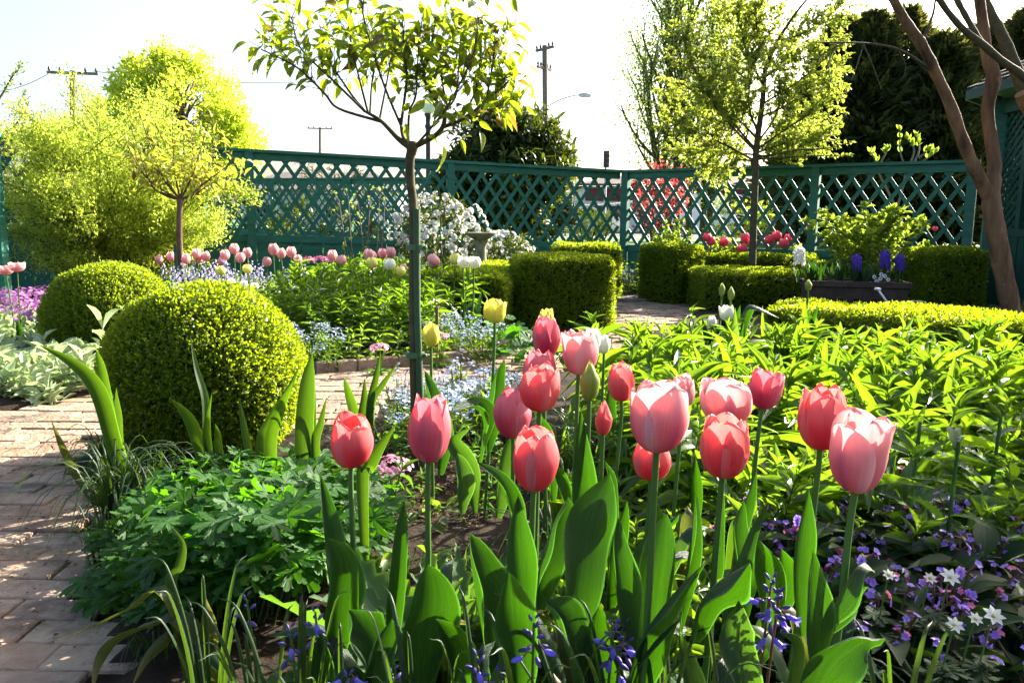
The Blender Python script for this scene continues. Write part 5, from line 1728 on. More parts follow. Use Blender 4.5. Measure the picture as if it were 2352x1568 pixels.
# more broad leaves of tulips not in flower, between the stems
LEAFY = [
    ('leafy tulip without bloom with one huge dark leaf, right of the centre tulip', 1330, 1.22, [([(1310, 1480), (1325, 1330), (1345, 1190), (1400, 1086)], 142, 1.2, 1.26, -.15, 'broad', .3), ([(1235, 1400), (1245, 1290), (1275, 1200), (1305, 1140)], 84, 1.32, 1.34, .2, 'broad')], 'tulip_leaf'),
    ('leafy tulip without bloom, dark leaves between the two left tulips', 1105, 1.2, [([(1130, 1600), (1120, 1450), (1095, 1330), (1080, 1226)], 96, 1.2, 1.22, .2, 'broad'), ([(1050, 1620), (1040, 1500), (1000, 1420)], 90, 1.1, 1.05, -.3, 'broad'), ([(1170, 1600), (1150, 1500), (1160, 1400)], 60, 1.25, 1.25, .1)], 'tulip_leaf'),
    ('leafy tulip without bloom with bluish curled leaves under the rightmost tulips', 1705, 1.0, [([(1720, 1720), (1700, 1560), (1672, 1450), (1696, 1378)], 112, .95, .96, -.1, 'broad', .5, .3), ([(1815, 1720), (1815, 1580), (1822, 1470), (1790, 1450)], 62, .93, .88, .2, 'strap', .5), ([(1600, 1700), (1580, 1560), (1560, 1450)], 70, 1.0, 1.0, .4)], 'blue_leaf'),
    ('leafy tulip without bloom, dark broad leaves beside the bluebells in the centre', 1330, 1.05, [([(1330, 1720), (1320, 1560), (1290, 1440), (1250, 1380)], 90, 1.02, 1.0, .1, 'broad'), ([(1390, 1700), (1385, 1560), (1360, 1460), (1375, 1390)], 100, 1.06, 1.05, -.3, 'broad'), ([(1430, 1720), (1460, 1580), (1500, 1480), (1560, 1420)], 80, 1.0, .96, .4)], 'tulip_leaf'),
    ('leafy tulip without bloom low at the bottom left of the tulips', 860, 1.1, [([(880, 1640), (850, 1520), (810, 1440), (800, 1400)], 90, 1.1, 1.1, .3, 'broad'), ([(830, 1650), (860, 1500), (900, 1420)], 80, 1.06, 1.08, -.2, 'broad'), ([(740, 1660), (730, 1540), (735, 1450)], 70, 1.12, 1.12, .1)], 'tulip_leaf'),
    ('leafy tulip without bloom with bluish folded leaf below the yellow tulip', 1085, 2.05, [([(1090, 1180), (1075, 1080), (1040, 1010), (1080, 980)], 46, 2.0, 1.95, .1), ([(1140, 1190), (1150, 1080), (1180, 1000), (1225, 990)], 50, 2.05, 2.0, .3), ([(1060, 1180), (1058, 1100), (1050, 1040)], 46, 1.9, 1.9, 0, 'broad')], 'blue_leaf'),
    ('leafy tulip without bloom, lit leaves between the coral pair and the phlox', 1740, 1.35, [([(1710, 1420), (1700, 1320), (1690, 1220), (1708, 1150)], 60, 1.3, 1.33, .1), ([(1770, 1430), (1800, 1340), (1795, 1260)], 70, 1.3, 1.3, -.3, 'broad'), ([(1620, 1400), (1640, 1280), (1660, 1120)], 36, 1.4, 1.4, .1)], 'tulip_leaf'),
    ('leafy tulip without bloom behind the largest pale tulip', 1440, 1.5, [([(1440, 1400), (1450, 1290), (1490, 1220), (1560, 1180)], 70, 1.45, 1.4, .4, 'broad'), ([(1400, 1400), (1405, 1280), (1440, 1150)], 60, 1.5, 1.5, 0), ([(1470, 1350), (1500, 1240), (1500, 1140)], 56, 1.5, 1.5, .2)], 'tulip_leaf'),
]
for lab, x, d, lv, mat in LEAFY:
    T = Thing('leafy_tulip', lab, 'tulip', X(x, d), 'tulip plants with leaves only')
    for q in lv:
        q = list(q) + [0.0] * 0
        tulip_leaf(T, *q, mat=mat) if len(q) < 9 else tulip_leaf(T, *q)

for k, p in enumerate(spread([V3(-.24, 1.12, 0), V3(.05, .98, 0), V3(.52, .92, 0), V3(.58, 1.35, 0), V3(.38, 1.75, 0), V3(.12, 1.7, 0), V3(-.16, 1.4, 0)], 20, .10)):
    T = Thing('leafy_tulip', 'tulip plant with a few narrow leaves and no bloom among the pink tulip stems', 'tulip', p, 'tulip plants among the pink tulip stems')
    for j in range(random.randint(2, 4)):
        a = random.random() * 6.28
        o = V3(math.cos(a), math.sin(a), 0)
        L, f = random.uniform(.20, .33), random.uniform(.15, .7)
        b = MB()
        b.blade([p, p + o * L * .18 * f + V3(0, 0, L * .5), p + o * L * .55 * f + V3(0, 0, L * (.92 - .1 * f)), p + o * L * 1.0 * f + V3(0, 0, L * (1.08 - .45 * f))], random.uniform(.026, .042), (-o[1], o[0], 0), 'tulip', 16, 6, .5, .3, random.uniform(-.7, .7))
        T.part('leaf', b, M[random.choice(('tulip_leaf', 'blue_leaf', 'blue_leaf', 'iris_leaf', 'faded_leaf'))])
# ------------------------------------------------------------------ far tulips: copies of a few flowers
def proto_tulip(kind, H, R, h, top, name='tulip', lsz=.26, label=None, closed=False):
    T = Thing(name, label, 'tulip', V3(0, 0, 0))
    b = MB()
    b.tube([(0, 0, -.05), (.01, 0, h * .5), (0, 0, h)], [.005, .0045, .004], 6)
    T.part('stem', b, M['stem'])
    b = MB()
    for k in range(6):
        petal(b, V3(0, 0, h), np.eye(3), H * random.uniform(.94, 1.03), R, .4 + k % 3 * 2 * PI / 3 + (PI / 3 if k > 2 else 0), 1.02, top * random.uniform(.9, 1.1), k > 2, 8, 5, .01 if closed else .03, 1.5 if closed else 2.7)
    T.part('bloom', b, PT[kind])
    for a, l_, t_ in ((.3, 1.0, .35), (2.6, .85, .5), (4.4, .6, .3)):
        b = MB()
        dx_, dy_ = math.cos(a), math.sin(a)
        L = lsz * l_
        b.blade([(0, 0, .02), (dx_ * L * t_ * .4, dy_ * L * t_ * .4, L * .55), (dx_ * L * t_ * 1.1, dy_ * L * t_ * 1.1, L)], .045, (-dy_, dx_, 0), 'tulip', 9, 4, .4, .15)
        T.part('leaf', b, M['tulip_leaf'])
    return T
def place_tulips(kind, lst, d, R, H, top, labels, group, closed=False, name='tulip'):
    pr = None
    for k, (x, y) in enumerate(lst):
        dd = d + random.uniform(-.35, .35)
        c = P(x, y, dd)                                # bottom of the bloom
        h = c[2]
        lab = labels[k] if isinstance(labels, list) else labels
        if pr is None:
            pr = proto_tulip(kind, H, R, h, top, name, closed=closed, label=lab)
            h0 = h
            setp(pr.o, lab, 'tulip', group)
            pr.o.location = Vector((c[0], dd, 0))
            pr.o.rotation_euler.z = random.random() * 6
        else:
            dup(pr.o, (c[0], dd, h - h0 if h < h0 else 0), random.random() * 6, 1.0 if h < h0 else h / h0, lab, group)
place_tulips('rosy', [(367, 607), (392, 600), (418, 598), (442, 594), (473, 600), (507, 610), (523, 598), (541, 584), (571, 592), (628, 586), (652, 594), (664, 592), (430, 606), (458, 604), (548, 604), (612, 612), (690, 606), (757, 600)],
             7.1, .038, .088, .52, 'rosy pink tulip in the far bed in front of the left fence', 'rosy tulips in the far bed')
place_tulips('rosy', [(785, 610), (845, 597), (866, 600), (880, 595), (905, 592), (936, 628), (993, 608), (1012, 612), (962, 618)], 6.6, .038, .088, .52,
             'rosy pink tulip above the leafy mass on either side of the standard stem', 'rosy tulips by the leafy mass')
place_tulips('lemon', [(507, 632), (575, 628), (852, 616), (916, 634), (1093, 614), (1044, 608)], 6.3, .04, .075, .5,
             ['pale lemon tulip nearest the stem of the farther standard tree', 'pale lemon tulip above the larger box ball', 'clear yellow tulip in the leafy mass left of the standard stem', 'small yellow tulip beside the standard stem on the left', 'greenish yellow tulip before the low flat hedge, right of the white pair', 'greenish yellow tulip right of the standard stem'], 'lemon tulips in the far bed')
place_tulips('white', [(585, 666), (557, 662), (888, 620), (1060, 616), (1078, 616), (530, 658)], 6.0, .031, .06, .6, 'creamy white tulip among the leaves in front of the far bed', 'white tulips in the far bed')
place_tulips('red', [(1624, 556), (1636, 564), (1666, 566), (1713, 556), (1725, 568), (1699, 580), (1771, 561), (1790, 553), (1804, 558), (1803, 569)], 10.3, .060, .12, .55, 'bright red pink tulip in front of the right fence', 'red tulips before the right fence')
place_tulips('red', [(1775, 520), (1722, 524), (2082, 518), (2150, 530), (1850, 526)], 14.5, .05, .08, .7, 'red tulip seen through the lattice of the right fence', 'red tulips beyond the right fence')
place_tulips('rosy', [(40, 624), (22, 630)], 5.6, .05, .065, .9, 'pink open tulip at the left edge among purple flowers', 'pink tulips at the left edge')

# ------------------------------------------------------------------ phlox-like leafy stems
def proto_phlox(h, nn, leaf, mat, seed):
    b = MB()
    ben = rng.normal(size=2) * .05
    st = [V3(ben[0] * u * u, ben[1] * u * u, h * u) for u in np.linspace(-.05, 1, 8)]
    b.tube(st, np.linspace(.0032, .002, 8), 5)
    pos, dd, L, rn = [], [], [], []
    a = random.random() * 3
    for k in range(nn):
        u = .18 + .82 * (k / (nn - 1)) ** .85
        c = V3(ben[0] * u * u, ben[1] * u * u, h * u)
        for s_ in range(2 if u < .9 else 3):
            aa = a + s_ * (PI if u < .9 else 2.1) + random.gauss(0, .45)
            el = -.1 + 1.0 * u ** 2 + random.gauss(0, .30)
            pos.append(c)
            dd.append((math.cos(aa) * math.cos(el), math.sin(aa) * math.cos(el), math.sin(el)))
            L.append(leaf * (.6 + .55 * math.sin(PI * min(1, u * .95))) * random.uniform(.6, 1.25) * (1 if u < .93 else .6))
            rn.append(min(1, max(0, .2 + .7 * u + random.gauss(0, .15))))
        a += PI / 2 + .2
    L = np.array(L)
    pos, dd, rn = np.array(pos), np.array(dd), np.array(rn)
    pick = rng.integers(0, 3, len(pos))
    for t_, tpl in enumerate((LANCE6, T_lance(5, .65, .3), T_lance(5, .05, .35, .45))):
        m = pick == t_
        b.scatter(tpl, pos[m], dd[m], np.tile(V3(0, 0, 1.0), (m.sum(), 1)) + rng.normal(size=(m.sum(), 3)) * .35, L[m], L[m] * rng.uniform(.17, .30, m.sum()), rn[m])
    return b.mesh('leafy_stem', [M[mat]])
def strew(name, label, cat, group, meshes, spots, smin, smax, hfun=None):
    for k, p in enumerate(spots):
        o = link(name, meshes[k % len(meshes)], None, p)
        s_ = random.uniform(smin, smax) * (hfun(p) if hfun else 1)
        o.scale = (s_, s_, s_)
        o.rotation_euler = (random.gauss(0, .18), random.gauss(0, .18), random.random() * 6.28)
        setp(o, label, cat, group)
        if cat == '':
            pass
fil0 = [proto_phlox(.22, 7, .10, 'poppy_leaf', k) for k in range(2)]
ph = [proto_phlox(.44, 12, .15, 'phlox_leaf', k) for k in range(8)]
polyR = [V3(.42, 3.75, 0), V3(.40, 3.2, 0), V3(.40, 2.5, 0), V3(.46, 2.0, 0), V3(.62, 1.75, 0), V3(1.25, 1.75, 0), V3(1.9, 2.4, 0), V3(2.3, 3.1, 0), V3(2.25, 3.45, 0), V3(1.5, 3.85, 0), V3(.95, 4.0, 0)]
strew('phlox_plant', 'upright leafy phlox stem in the dense bright clump right of the pink tulips', 'phlox', 'phlox stems in the right hand clump', ph, spread(polyR, 270, .062), .62, 1.12, lambda p: .80 + .22 * min(1, (p[1] - 1.6) / 1.4))
polyL = [X(640, 5.75), X(735, 5.35), X(900, 5.3), X(1010, 5.5), X(1075, 6.1), X(1075, 6.5), X(1000, 7.6), X(880, 8.1), X(720, 7.8), X(640, 6.9)]
ph2 = [proto_phlox(.56, 15, .13, 'phlox_leaf', k) for k in range(6)]
strew('lily_plant', 'tall leafy stem in the sunlit mass behind the brick path edge', 'leafy plant', 'leafy stems in the middle bed', ph2, spread(polyL, 170, .085), .75, 1.05, lambda p: .80 + .2 * min(1, max(0, (p[1] - 5.2) / 1.2)))

# ------------------------------------------------------------------ silver lamb's ears
def proto_ear(n, leaf, seed, tall):
    b = MB()
    for s_ in range(n):
        a0, r0 = random.random() * 6.28, random.random() ** .6 * .13
        c = V3(math.cos(a0) * r0, math.sin(a0) * r0, 0)
        h = random.uniform(.05, .16) * tall
        lean = V3(math.cos(a0), math.sin(a0), 0) * random.uniform(0, .35)
        b.tube([c, c + lean * h * .5 + V3(0, 0, h)], [.004, .003], 5)
        t = c + lean * h * .5
        for k in range(4):
            u = (k + .4) / 4
            q = t * u + c * (1 - u) + V3(0, 0, h * u)
            for j in range(2):
                a = a0 + k * 1.57 + j * PI + random.gauss(0, .25)
                el = random.gauss(.25 + .75 * u, .2)
                d_ = V3(math.cos(a) * math.cos(el), math.sin(a) * math.cos(el), math.sin(el)) + lean * .5
                L = leaf * random.uniform(.7, 1.15) * (1.1 - .35 * u)
                b.scatter(T_lance(4, .28, .35, .55), q[None], d_[None], V3(0, 0, 1)[None] + rng.normal(size=(1, 3)) * .2, L, L * .42)
    return b.mesh('silver_plant', [M['silver_leaf']])
ears = [proto_ear(9, .115, k, 1.0) for k in range(5)]
polyE = [G(-60, 922), G(60, 925), G(190, 905), G(215, 880), G(205, 830), G(100, 770), G(40, 745), G(-60, 740)]
strew('lambs_ear', 'silver felted lamb\'s ear rosette in the pale carpet at the left path edge', 'silver plant', 'lamb\'s ears by the left path', ears, spread(polyE, 74, .16), .8, 1.25)
o = link('lambs_ear', ears[1], None, G(228, 872) + V3(.02, .1, .0))
o.scale = (1.15, 1.15, 2.0)
setp(o, 'tall silver lamb\'s ear stem standing up between the two box balls', 'silver plant')

# ------------------------------------------------------------------ geranium mound
def geranium():
    base = G(530, 1330)
    T = Thing('geranium_mound', 'wide mound of cut palmate green leaves in the left foreground', 'geranium', base)
    poly = [(190, 1330), (250, 1190), (380, 1075), (520, 1035), (700, 1030), (850, 1060), (900, 1130), (890, 1230), (760, 1300), (560, 1350), (420, 1395), (300, 1400), (215, 1390)]
    b, st = MB(), MB()
    xs, ys = [q[0] for q in poly], [q[1] for q in poly]
    n = 0
    cx_, cy_ = 545, 1200
    pts_w = []
    tries = 0
    while n < 600 and tries < 20000:
        tries += 1
        x, y = random.uniform(min(xs), max(xs)), random.uniform(min(ys), max(ys))
        if not in_poly(np.array([[x, y]]), np.array(poly, float))[0]:
            continue
        # height of the canopy where it is seen
        e = ((x - cx_) / 360) ** 2 + ((y - cy_) / 195) ** 2
        z = .30 - .17 * min(1.2, e) - .12 * random.random() ** 2 + (.03 if y < 1200 else 0)
        if x < 330:
            z -= .05
        p = G(x, y, max(.05, z))
        if any((p[0] - q[0]) ** 2 + (p[1] - q[1]) ** 2 + (p[2] - q[2]) ** 2 < .034 ** 2 for q in pts_w[-200:]):
            continue
        pts_w.append(p)
        n += 1
        out = nrm((p - base) * V3(1, 1, 0) + rng.normal(size=3) * V3(.25, .25, 0))
        tilt = random.gauss(-.12, .25)
        d_ = nrm(out * math.cos(tilt) + V3(0, 0, math.sin(tilt)) + rng.normal(size=3) * .2)
        L = random.uniform(.046, .070)
        b.scatter(PALM, p[None], d_[None], (V3(0, 0, 1) + out * .2 + rng.normal(size=3) * .42)[None], L, L)
        q = V3(base[0] * .45 + p[0] * .55 + random.gauss(0, .03), base[1] * .45 + p[1] * .55 + random.gauss(0, .03), -.02)
        if n % 2 == 0:
            st.tube(curve([q, (p * .6 + q * .4) + V3(0, 0, .03), p], 6), .0022, 4, cap=False)
    T.part('leaves', b, M['geranium_leaf'])
    T.part('stalks', st, M['stem'])
geranium()

# ------------------------------------------------------------------ iris fans, strap leaves, grass
def fan(name, label, cat, base_px, d, leaves, mat, group=None, prof='iris'):
    base = X(base_px, d)
    T = Thing(name, label, cat, base, group)
    for px, w_, dd, side, m_ in leaves:
        p = [P(x, y, d + dd * (1 - k / (len(px) - 1) * .8)) for k, (x, y) in enumerate(px)]
        foot = X(px[-1][0] + (px[-1][0] - px[-2][0]) * .3, d)
        pts = p + [foot]
        b = MB()
        b.blade(pts[::-1], w_ / F_PX * d * 1.12, (math.cos(side), math.sin(side), 0), prof, 22, 4, .22, .03, random.uniform(-.3, .3))
        T.part('leaf', b, M[m_ or mat])
    return T
IR = 'iris fans around the box ball'
fan('iris_plant', 'iris fan with one long arching leaf left of the box ball', 'iris', 275, 2.45, [([(88, 791), (154, 824), (205, 865), (234, 920), (264, 1029)], 34, -.25, .5, None), ([(220, 800), (234, 846), (252, 956), (271, 1029)], 30, -.1, .1, None), ([(117, 963), (146, 1029), (176, 1088)], 20, -.2, .3, 'faded_leaf'), ([(267, 890), (275, 950), (280, 1029)], 32, 0, -.3, None), ([(240, 860), (262, 950), (275, 1040)], 26, .1, .6, None)], 'iris_leaf', IR)
fan('iris_plant', 'iris fan with a pale lit leaf in front of the box ball', 'iris', 474, 2.4, [([(388, 912), (432, 956), (461, 1029)], 30, -.1, .2, None), ([(437, 770), (450, 846), (470, 920), (476, 1022)], 20, 0, .9, None), ([(487, 901), (476, 956), (476, 1026)], 15, -.1, .3, None), ([(494, 972), (501, 1000), (503, 1030)], 18, -.05, .1, None)], 'iris_leaf', IR)
fan('iris_plant', 'iris fan of broad green blades right of the box ball', 'iris', 660, 2.45, [([(549, 912), (560, 974), (571, 1030)], 18, 0, .1, None), ([(688, 839), (659, 901), (615, 974), (600, 1030)], 26, 0, .4, None), ([(673, 876), (644, 938), (622, 1022)], 28, -.1, .2, None), ([(717, 810), (706, 883), (699, 1022)], 42, 0, .1, None), ([(722, 846), (717, 930), (717, 1022)], 22, .05, .5, None), ([(750, 912), (736, 974), (725, 1022)], 20, 0, .1, None)], 'iris_leaf', IR)
fan('iris_plant', 'small iris fan standing before the brick path, left of the standard tree stem', 'iris', 835, 3.0, [([(790, 865), (801, 901), (816, 956)], 24, 0, .1, None), ([(838, 865), (836, 920), (834, 963)], 23, 0, .2, None), ([(874, 810), (863, 865), (849, 938)], 18, 0, .3, None), ([(915, 832), (878, 883), (852, 931)], 18, 0, .3, None)], 'iris_leaf', IR)
fan('iris_plant', 'single slanting lit blade between the two left pink tulips', 'iris', 830, 1.75, [([(911, 972), (874, 1022), (846, 1070), (832, 1100)], 30, 0, .3, None)], 'iris_leaf', IR, 'tulip')
fan('strap_plant', 'clump of fading yellowish strap leaves sprawling at the bottom left', 'strap leaved plant', 400, 1.42, [([(106, 1478), (211, 1441), (302, 1399), (381, 1369)], 34, -.1, 1.2, 'faded_leaf'), ([(211, 1590), (227, 1524), (264, 1478), (340, 1441), (427, 1437)], 56, -.1, 1.0, 'faded_leaf'),
     ([(472, 1369), (483, 1429), (476, 1535)], 62, -.06, .1, 'faded_leaf'), ([(389, 1203), (419, 1248), (412, 1297), (393, 1354)], 26, 0, .6, None), ([(300, 1580), (350, 1500), (420, 1470)], 40, -.1, .8, 'faded_leaf'), ([(540, 1600), (500, 1520), (450, 1480)], 40, -.1, .5, None)], 'strap_leaf', None, 'strap')
def tuft(label, x, d, n, L, w_, mat, group=None, name='grass_tuft', arch=.8, cat='grass'):
    base = X(x, d)
    b = MB()
    for k in range(n):
        a = random.random() * 6.28
        s_ = random.uniform(.35, 1) * L
        o = V3(math.cos(a), math.sin(a), 0)
        f = random.uniform(.3, 1.0) * arch
        p0 = base + o * random.random() * .04
        b.blade([p0, p0 + o * s_ * .25 * f + V3(0, 0, s_ * .55), p0 + o * s_ * .75 * f + V3(0, 0, s_ * (.75 - .25 * f)), p0 + o * s_ * 1.1 * f + V3(0, 0, s_ * (.78 - .75 * f))], w_ * random.uniform(.7, 1.2), (-o[1], o[0], 0), 'grass', 10, 2, .35, 0)
    single(name, b, [M[mat]], label, cat, base, group)
GT = 'arching grass tufts along the left path edge'
tuft('arching grass tuft hanging over the bricks below the left iris', 225, 2.25, 90, .42, .009, 'strap_leaf', GT)
tuft('denser dark grass tuft between the iris fan and geranium mound', 300, 2.35, 90, .36, .011, 'strap_leaf', GT)
tuft('short grass tuft at the path corner behind the iris fan', 215, 2.75, 60, .30, .008, 'strap_leaf', GT)
for x, dd in ((1312, 2.3), (1292, 2.75), (1335, 3.1), (1370, 2.7)):
    tuft('fine green grassy tuft in the gap between the pink tulips and the phlox', x, dd, 60, .34, .008, 'phlox_leaf', 'grassy tufts left of the phlox', arch=.6)
tuft('small grass tuft on the mossy path edge', 190, 2.0, 40, .28, .006, 'strap_leaf', GT)
for k, (x, y) in enumerate(((235, 1180), (262, 1290), (285, 1420), (300, 1520), (210, 1090))):
    tuft('small weedy grass tuft between the bricks and the geranium mound', x, float(G(x, y)[1]), 26, .16, .006, 'strap_leaf', 'weedy tufts along the brick edge')
tuft('fine lit grass tuft right of the box ball beside the path', 790, 2.9, 70, .26, .007, 'strap_leaf', GT)
tuft('small fine grass tuft in the bare soil behind the tulips', 1060, 1.95, 26, .14, .004, 'phlox_leaf', GT)
tuft('dark grassy tuft behind the middle pink tulips', 1290, 1.9, 80, .34, .008, 'strap_leaf', GT)
tuft('grassy tuft at the bottom right corner', 2290, 1.15, 34, .36, .010, 'strap_leaf', GT, arch=1.0)

# ------------------------------------------------------------------ bluebells
def flower_disc(mb, c, nor, r, petals=5, wid=.85, cup=.25, mi=0):
    nor = nrm(nor)
    u = nrm(np.cross(nor, V3(.31, .17, .9)))
    v = np.cross(nor, u)
    a = np.arange(petals) * 2 * PI / petals + random.random()
    dd = np.cos(a)[:, None] * u + np.sin(a)[:, None] * v + nor * cup
    mb.scatter(OVAL, np.tile(c, (petals, 1)), dd, np.tile(nor, (petals, 1)), r, r * wid, None, mi)
def bell(mb, c, ax, L, r, open_=True):
    """a nodding six-lobed bell hanging along ax"""
    ax = nrm(ax)
    Fr = frame(ax)
    prof = [(.25, 0), (.75, .12), (.8, .5), (.85, .72), (1.3, .92), (1.75, .98)] if open_ else [(.2, 0), (.75, .2), (.95, .5), (.7, .82), (.1, 1.0)]
    S = 12
    ang = np.arange(S) * 2 * PI / S
    V = []
    for k, (q, z) in enumerate(prof):
        lob = np.where(np.arange(S) % 2 == 0, 1.0, .72 if (open_ and k >= 3) else .94)
        zz = z + (np.where(np.arange(S) % 2 == 0, 0, -.14) if (open_ and k >= 4) else 0)
        V.append(np.c_[np.cos(ang) * q * r * lob, np.sin(ang) * q * r * lob, np.broadcast_to(zz * L, (S,))])
    V = np.concatenate(V) @ Fr.T + c
    i = np.arange(S)
    j = (i + 1) % S
    F = np.concatenate([np.c_[k * S + i, k * S + j, (k + 1) * S + j, (k + 1) * S + i] for k in range(len(prof) - 1)])
    mb.add(V, F)
def bluebell(label, x, ytop, d, n_bud, bells, h_cl=.05, lean=0, dark=False):
    top = P(x, ytop, d)
    base = X(x + lean, d + .02)
    T = Thing('bluebell', label, 'bluebell', base, 'bluebells in the front row')
    b = MB()
    pts = curve([base, (base * .4 + top * .6), top - V3(0, 0, .006)], 10)
    b.tube(pts, np.linspace(.0032, .0016, 10), 7)
    T.part('stem', b, M['mauve_bract'] if dark else M['stem'])
    b = MB()
    for k in range(n_bud):
        u = k / max(1, n_bud - 1)
        a = k * 2.4
        c = top - V3(0, 0, h_cl * u) + V3(math.cos(a), math.sin(a), 0) * (.002 + .006 * u)
        bell(b, c, V3(math.cos(a) * .6, math.sin(a) * .6, .9 - 1.3 * u), .010 + .007 * u, .0022 + .0018 * u, False)
    T.part('buds', b, M['bell_bud'])
    for (dx_, dy, az, op) in bells:
        b = MB()
        c = P(x + dx_, ytop + dy, d)
        q = P(x + dx_ * .15, ytop + dy - 8, d)
        b.tube(curve([q, (q + c) / 2 + V3(0, 0, .005), c], 6), .0011, 5, mi=1)
        bell(b, c, V3(math.cos(az), random.uniform(-.3, .1), math.sin(az)), .018, .0048, op)
        T.part('bell', b, [M['bell_flower'], M['mauve_bract']])
bluebell('bluebell with two spreading pale bells at the bottom centre', 1226, 1420, 1.0, 11, [(-24, 88, PI + .35, False), (24, 72, -.35, False)], .05, 8)
bluebell('fullest bluebell cluster at the bottom, right of centre', 1410, 1432, 1.0, 14, [(-12, 82, -1.6, False), (28, 62, -.35, False), (-20, 44, 2.8, False), (14, 120, -1.2, False), (-4, 52, -1.5, False)], .055, -12)
bluebell('second spike of the fullest bluebell clump', 1432, 1430, 1.02, 12, [(6, 50, -.8, False)], .05, -20)
bluebell('tallest bluebell with open flared bells below the right tulips', 1772, 1326, 1.0, 16, [(-30, 58, 2.8, True), (36, 88, -.4, True), (-14, 138, -2.2, True), (4, 140, -.7, True), (-6, 70, -1.7, True)], .06, 2, True)
bluebell('second darker spike of the tallest bluebell', 1790, 1358, 1.01, 12, [(4, 60, -1.2, True)], .05, 0, True)
bluebell('short purple bluebell bud spike left of the centre pair', 1097, 1498, 1.0, 9, [(3, 44, -1.4, False)], .045, 6)
bluebell('lowest bluebell bud spike between the two centre ones', 1152, 1536, 1.0, 9, [(10, 30, -1.0, False)], .045, 4)
bluebell('dark bluebell bud spike beside the left tulip leaves', 724, 1396, 1.12, 9, [(3, 36, -1.4, False)], .055, 10)
bluebell('bluebell bud spike in the shade left of the tulips', 666, 1438, 1.12, 8, [(2, 50, -1.4, False)], .05, 6)
bluebell('thin bluebell bud spike at the edge of the geranium mound', 566, 1368, 1.2, 7, [], .05, 10)
bluebell('low bluebell tip just above the bottom edge', 902, 1538, 1.02, 8, [], .04, 2)
bluebell('low open bluebell at the bottom edge left of the tulips', 800, 1548, 1.02, 7, [(14, 10, -.6, True), (-16, 14, 3.6, True)], .03, 2)
# strap leaves of the bluebells
def strap_clump(label, x, d, n, L, w_, up=.9):
    base = X(x, d)
    T = Thing('bluebell_leaves', label, 'bluebell', base, 'bluebell leaf clumps in the front row')
    for k in range(n):
        a = random.random() * 6.28
        s_ = L * random.uniform(.7, 1.1)
        o = V3(math.cos(a), math.sin(a), 0)
        f = random.uniform(.06, .36)
        b = MB()
        p0 = base + o * .02
        b.blade([p0, p0 + o * s_ * .2 * f + V3(0, 0, s_ * .55), p0 + o * s_ * .7 * f + V3(0, 0, s_ * (1 - .2 * f)), p0 + o * s_ * 1.15 * f + V3(0, 0, s_ * (1.05 - .75 * f * f))], w_ * random.uniform(.6, 1.0), (-o[1], o[0], 0), 'strap', 14, 4, .4, .05)
        T.part('leaf', b, M['strap_leaf'])
for k, (x, d, n, L) in enumerate(((430, 1.3, 8, .30), (560, 1.18, 9, .34), (640, 1.08, 9, .36), (760, 1.05, 8, .36), (960, 1.0, 7, .36), (1130, .98, 8, .37), (1240, 1.0, 7, .38), (1400, .98, 9, .38), (1500, .97, 8, .38), (1600, 1.0, 8, .37), (1760, .98, 7, .38), (1930, 1.0, 6, .33), (2160, 1.12, 8, .30))):
    strap_clump(('strap leaves at the bottom left beside the fading clump', 'strap leaves in front of the geranium mound', 'dark strap leaves left of the pink tulips', 'strap leaves below the leftmost pink tulip', 'strap leaves in the dark gap left of centre', 'strap leaves at the short bud spikes', 'strap leaves at the bluebell with two bells',
                 'strap leaves at the fullest bluebell cluster', 'strap leaves right of the fullest bluebell', 'strap leaves left of the tallest bluebell', 'strap leaves at the tallest bluebell', 'strap leaves under the big bottom right tulip leaf', 'strap leaves near the bottom right corner')[k], x, d, n, L, .013)

# ------------------------------------------------------------------ pulmonaria, anemones, poppies, small cut-leaved plants
def proto_pulm(seed):
    T = Thing('lungwort', None, 'lungwort', V3(0, 0, 0))
    b = MB()
    n = 26
    a = rng.random(n) * 6.28
    el = rng.uniform(-.1, .8, n)
    d_ = np.c_[np.cos(a) * np.cos(el), np.sin(a) * np.cos(el), np.sin(el)]
    L = rng.uniform(.07, .12, n)
    b.scatter(T_lance(5, .35, .25, .45), d_ * .03 + np.c_[np.zeros((n, 2)), rng.uniform(.04, .19, n)], d_, np.tile(V3(0, 0, 1), (n, 1)) + rng.normal(size=(n, 3)) * .2, L, L * .42)
    T.part('leaves', b, M['spot_leaf'])
    b = MB()
    for k in range(3):
        fl = MB()
        a = random.random() * 6.28
        s_ = random.uniform(.02, .1)
        e = V3(math.cos(a) * s_, math.sin(a) * s_, random.uniform(.19, .26))
        b.tube(curve([V3(0, 0, 0), e * V3(.4, .4, .6), e], 6), .002, 5)
        for j in range(random.choice((3, 5, 6))):
            o = nrm(rng.normal(size=3) + V3(0, -.2, .6))
            c = e + o * random.uniform(.012, .026)
            b.tube([e, c], [.0014, .0026], 4)
            nn_ = nrm(o + V3(0, -.3, .1))
            flower_disc(fl, c, nn_, random.uniform(.0065, .0095), 5, .95, .35, 0 if random.random() < .78 else 1)
        T.part('flower_head', fl, [M['violet_flower'], M['rose_flower']])
    T.part('stems', b, M['mauve_bract'])
    return T
LAB = 'low lungwort with violet and pink flowers among dark leaves at right'
pr = [proto_pulm(k) for k in range(4)]
polyP = [V3(.47, 1.78, 0), V3(.52, 1.50, 0), V3(.72, 1.28, 0), V3(.92, 1.22, 0), V3(1.15, 1.55, 0), V3(1.35, 2.0, 0), V3(1.0, 1.98, 0)]
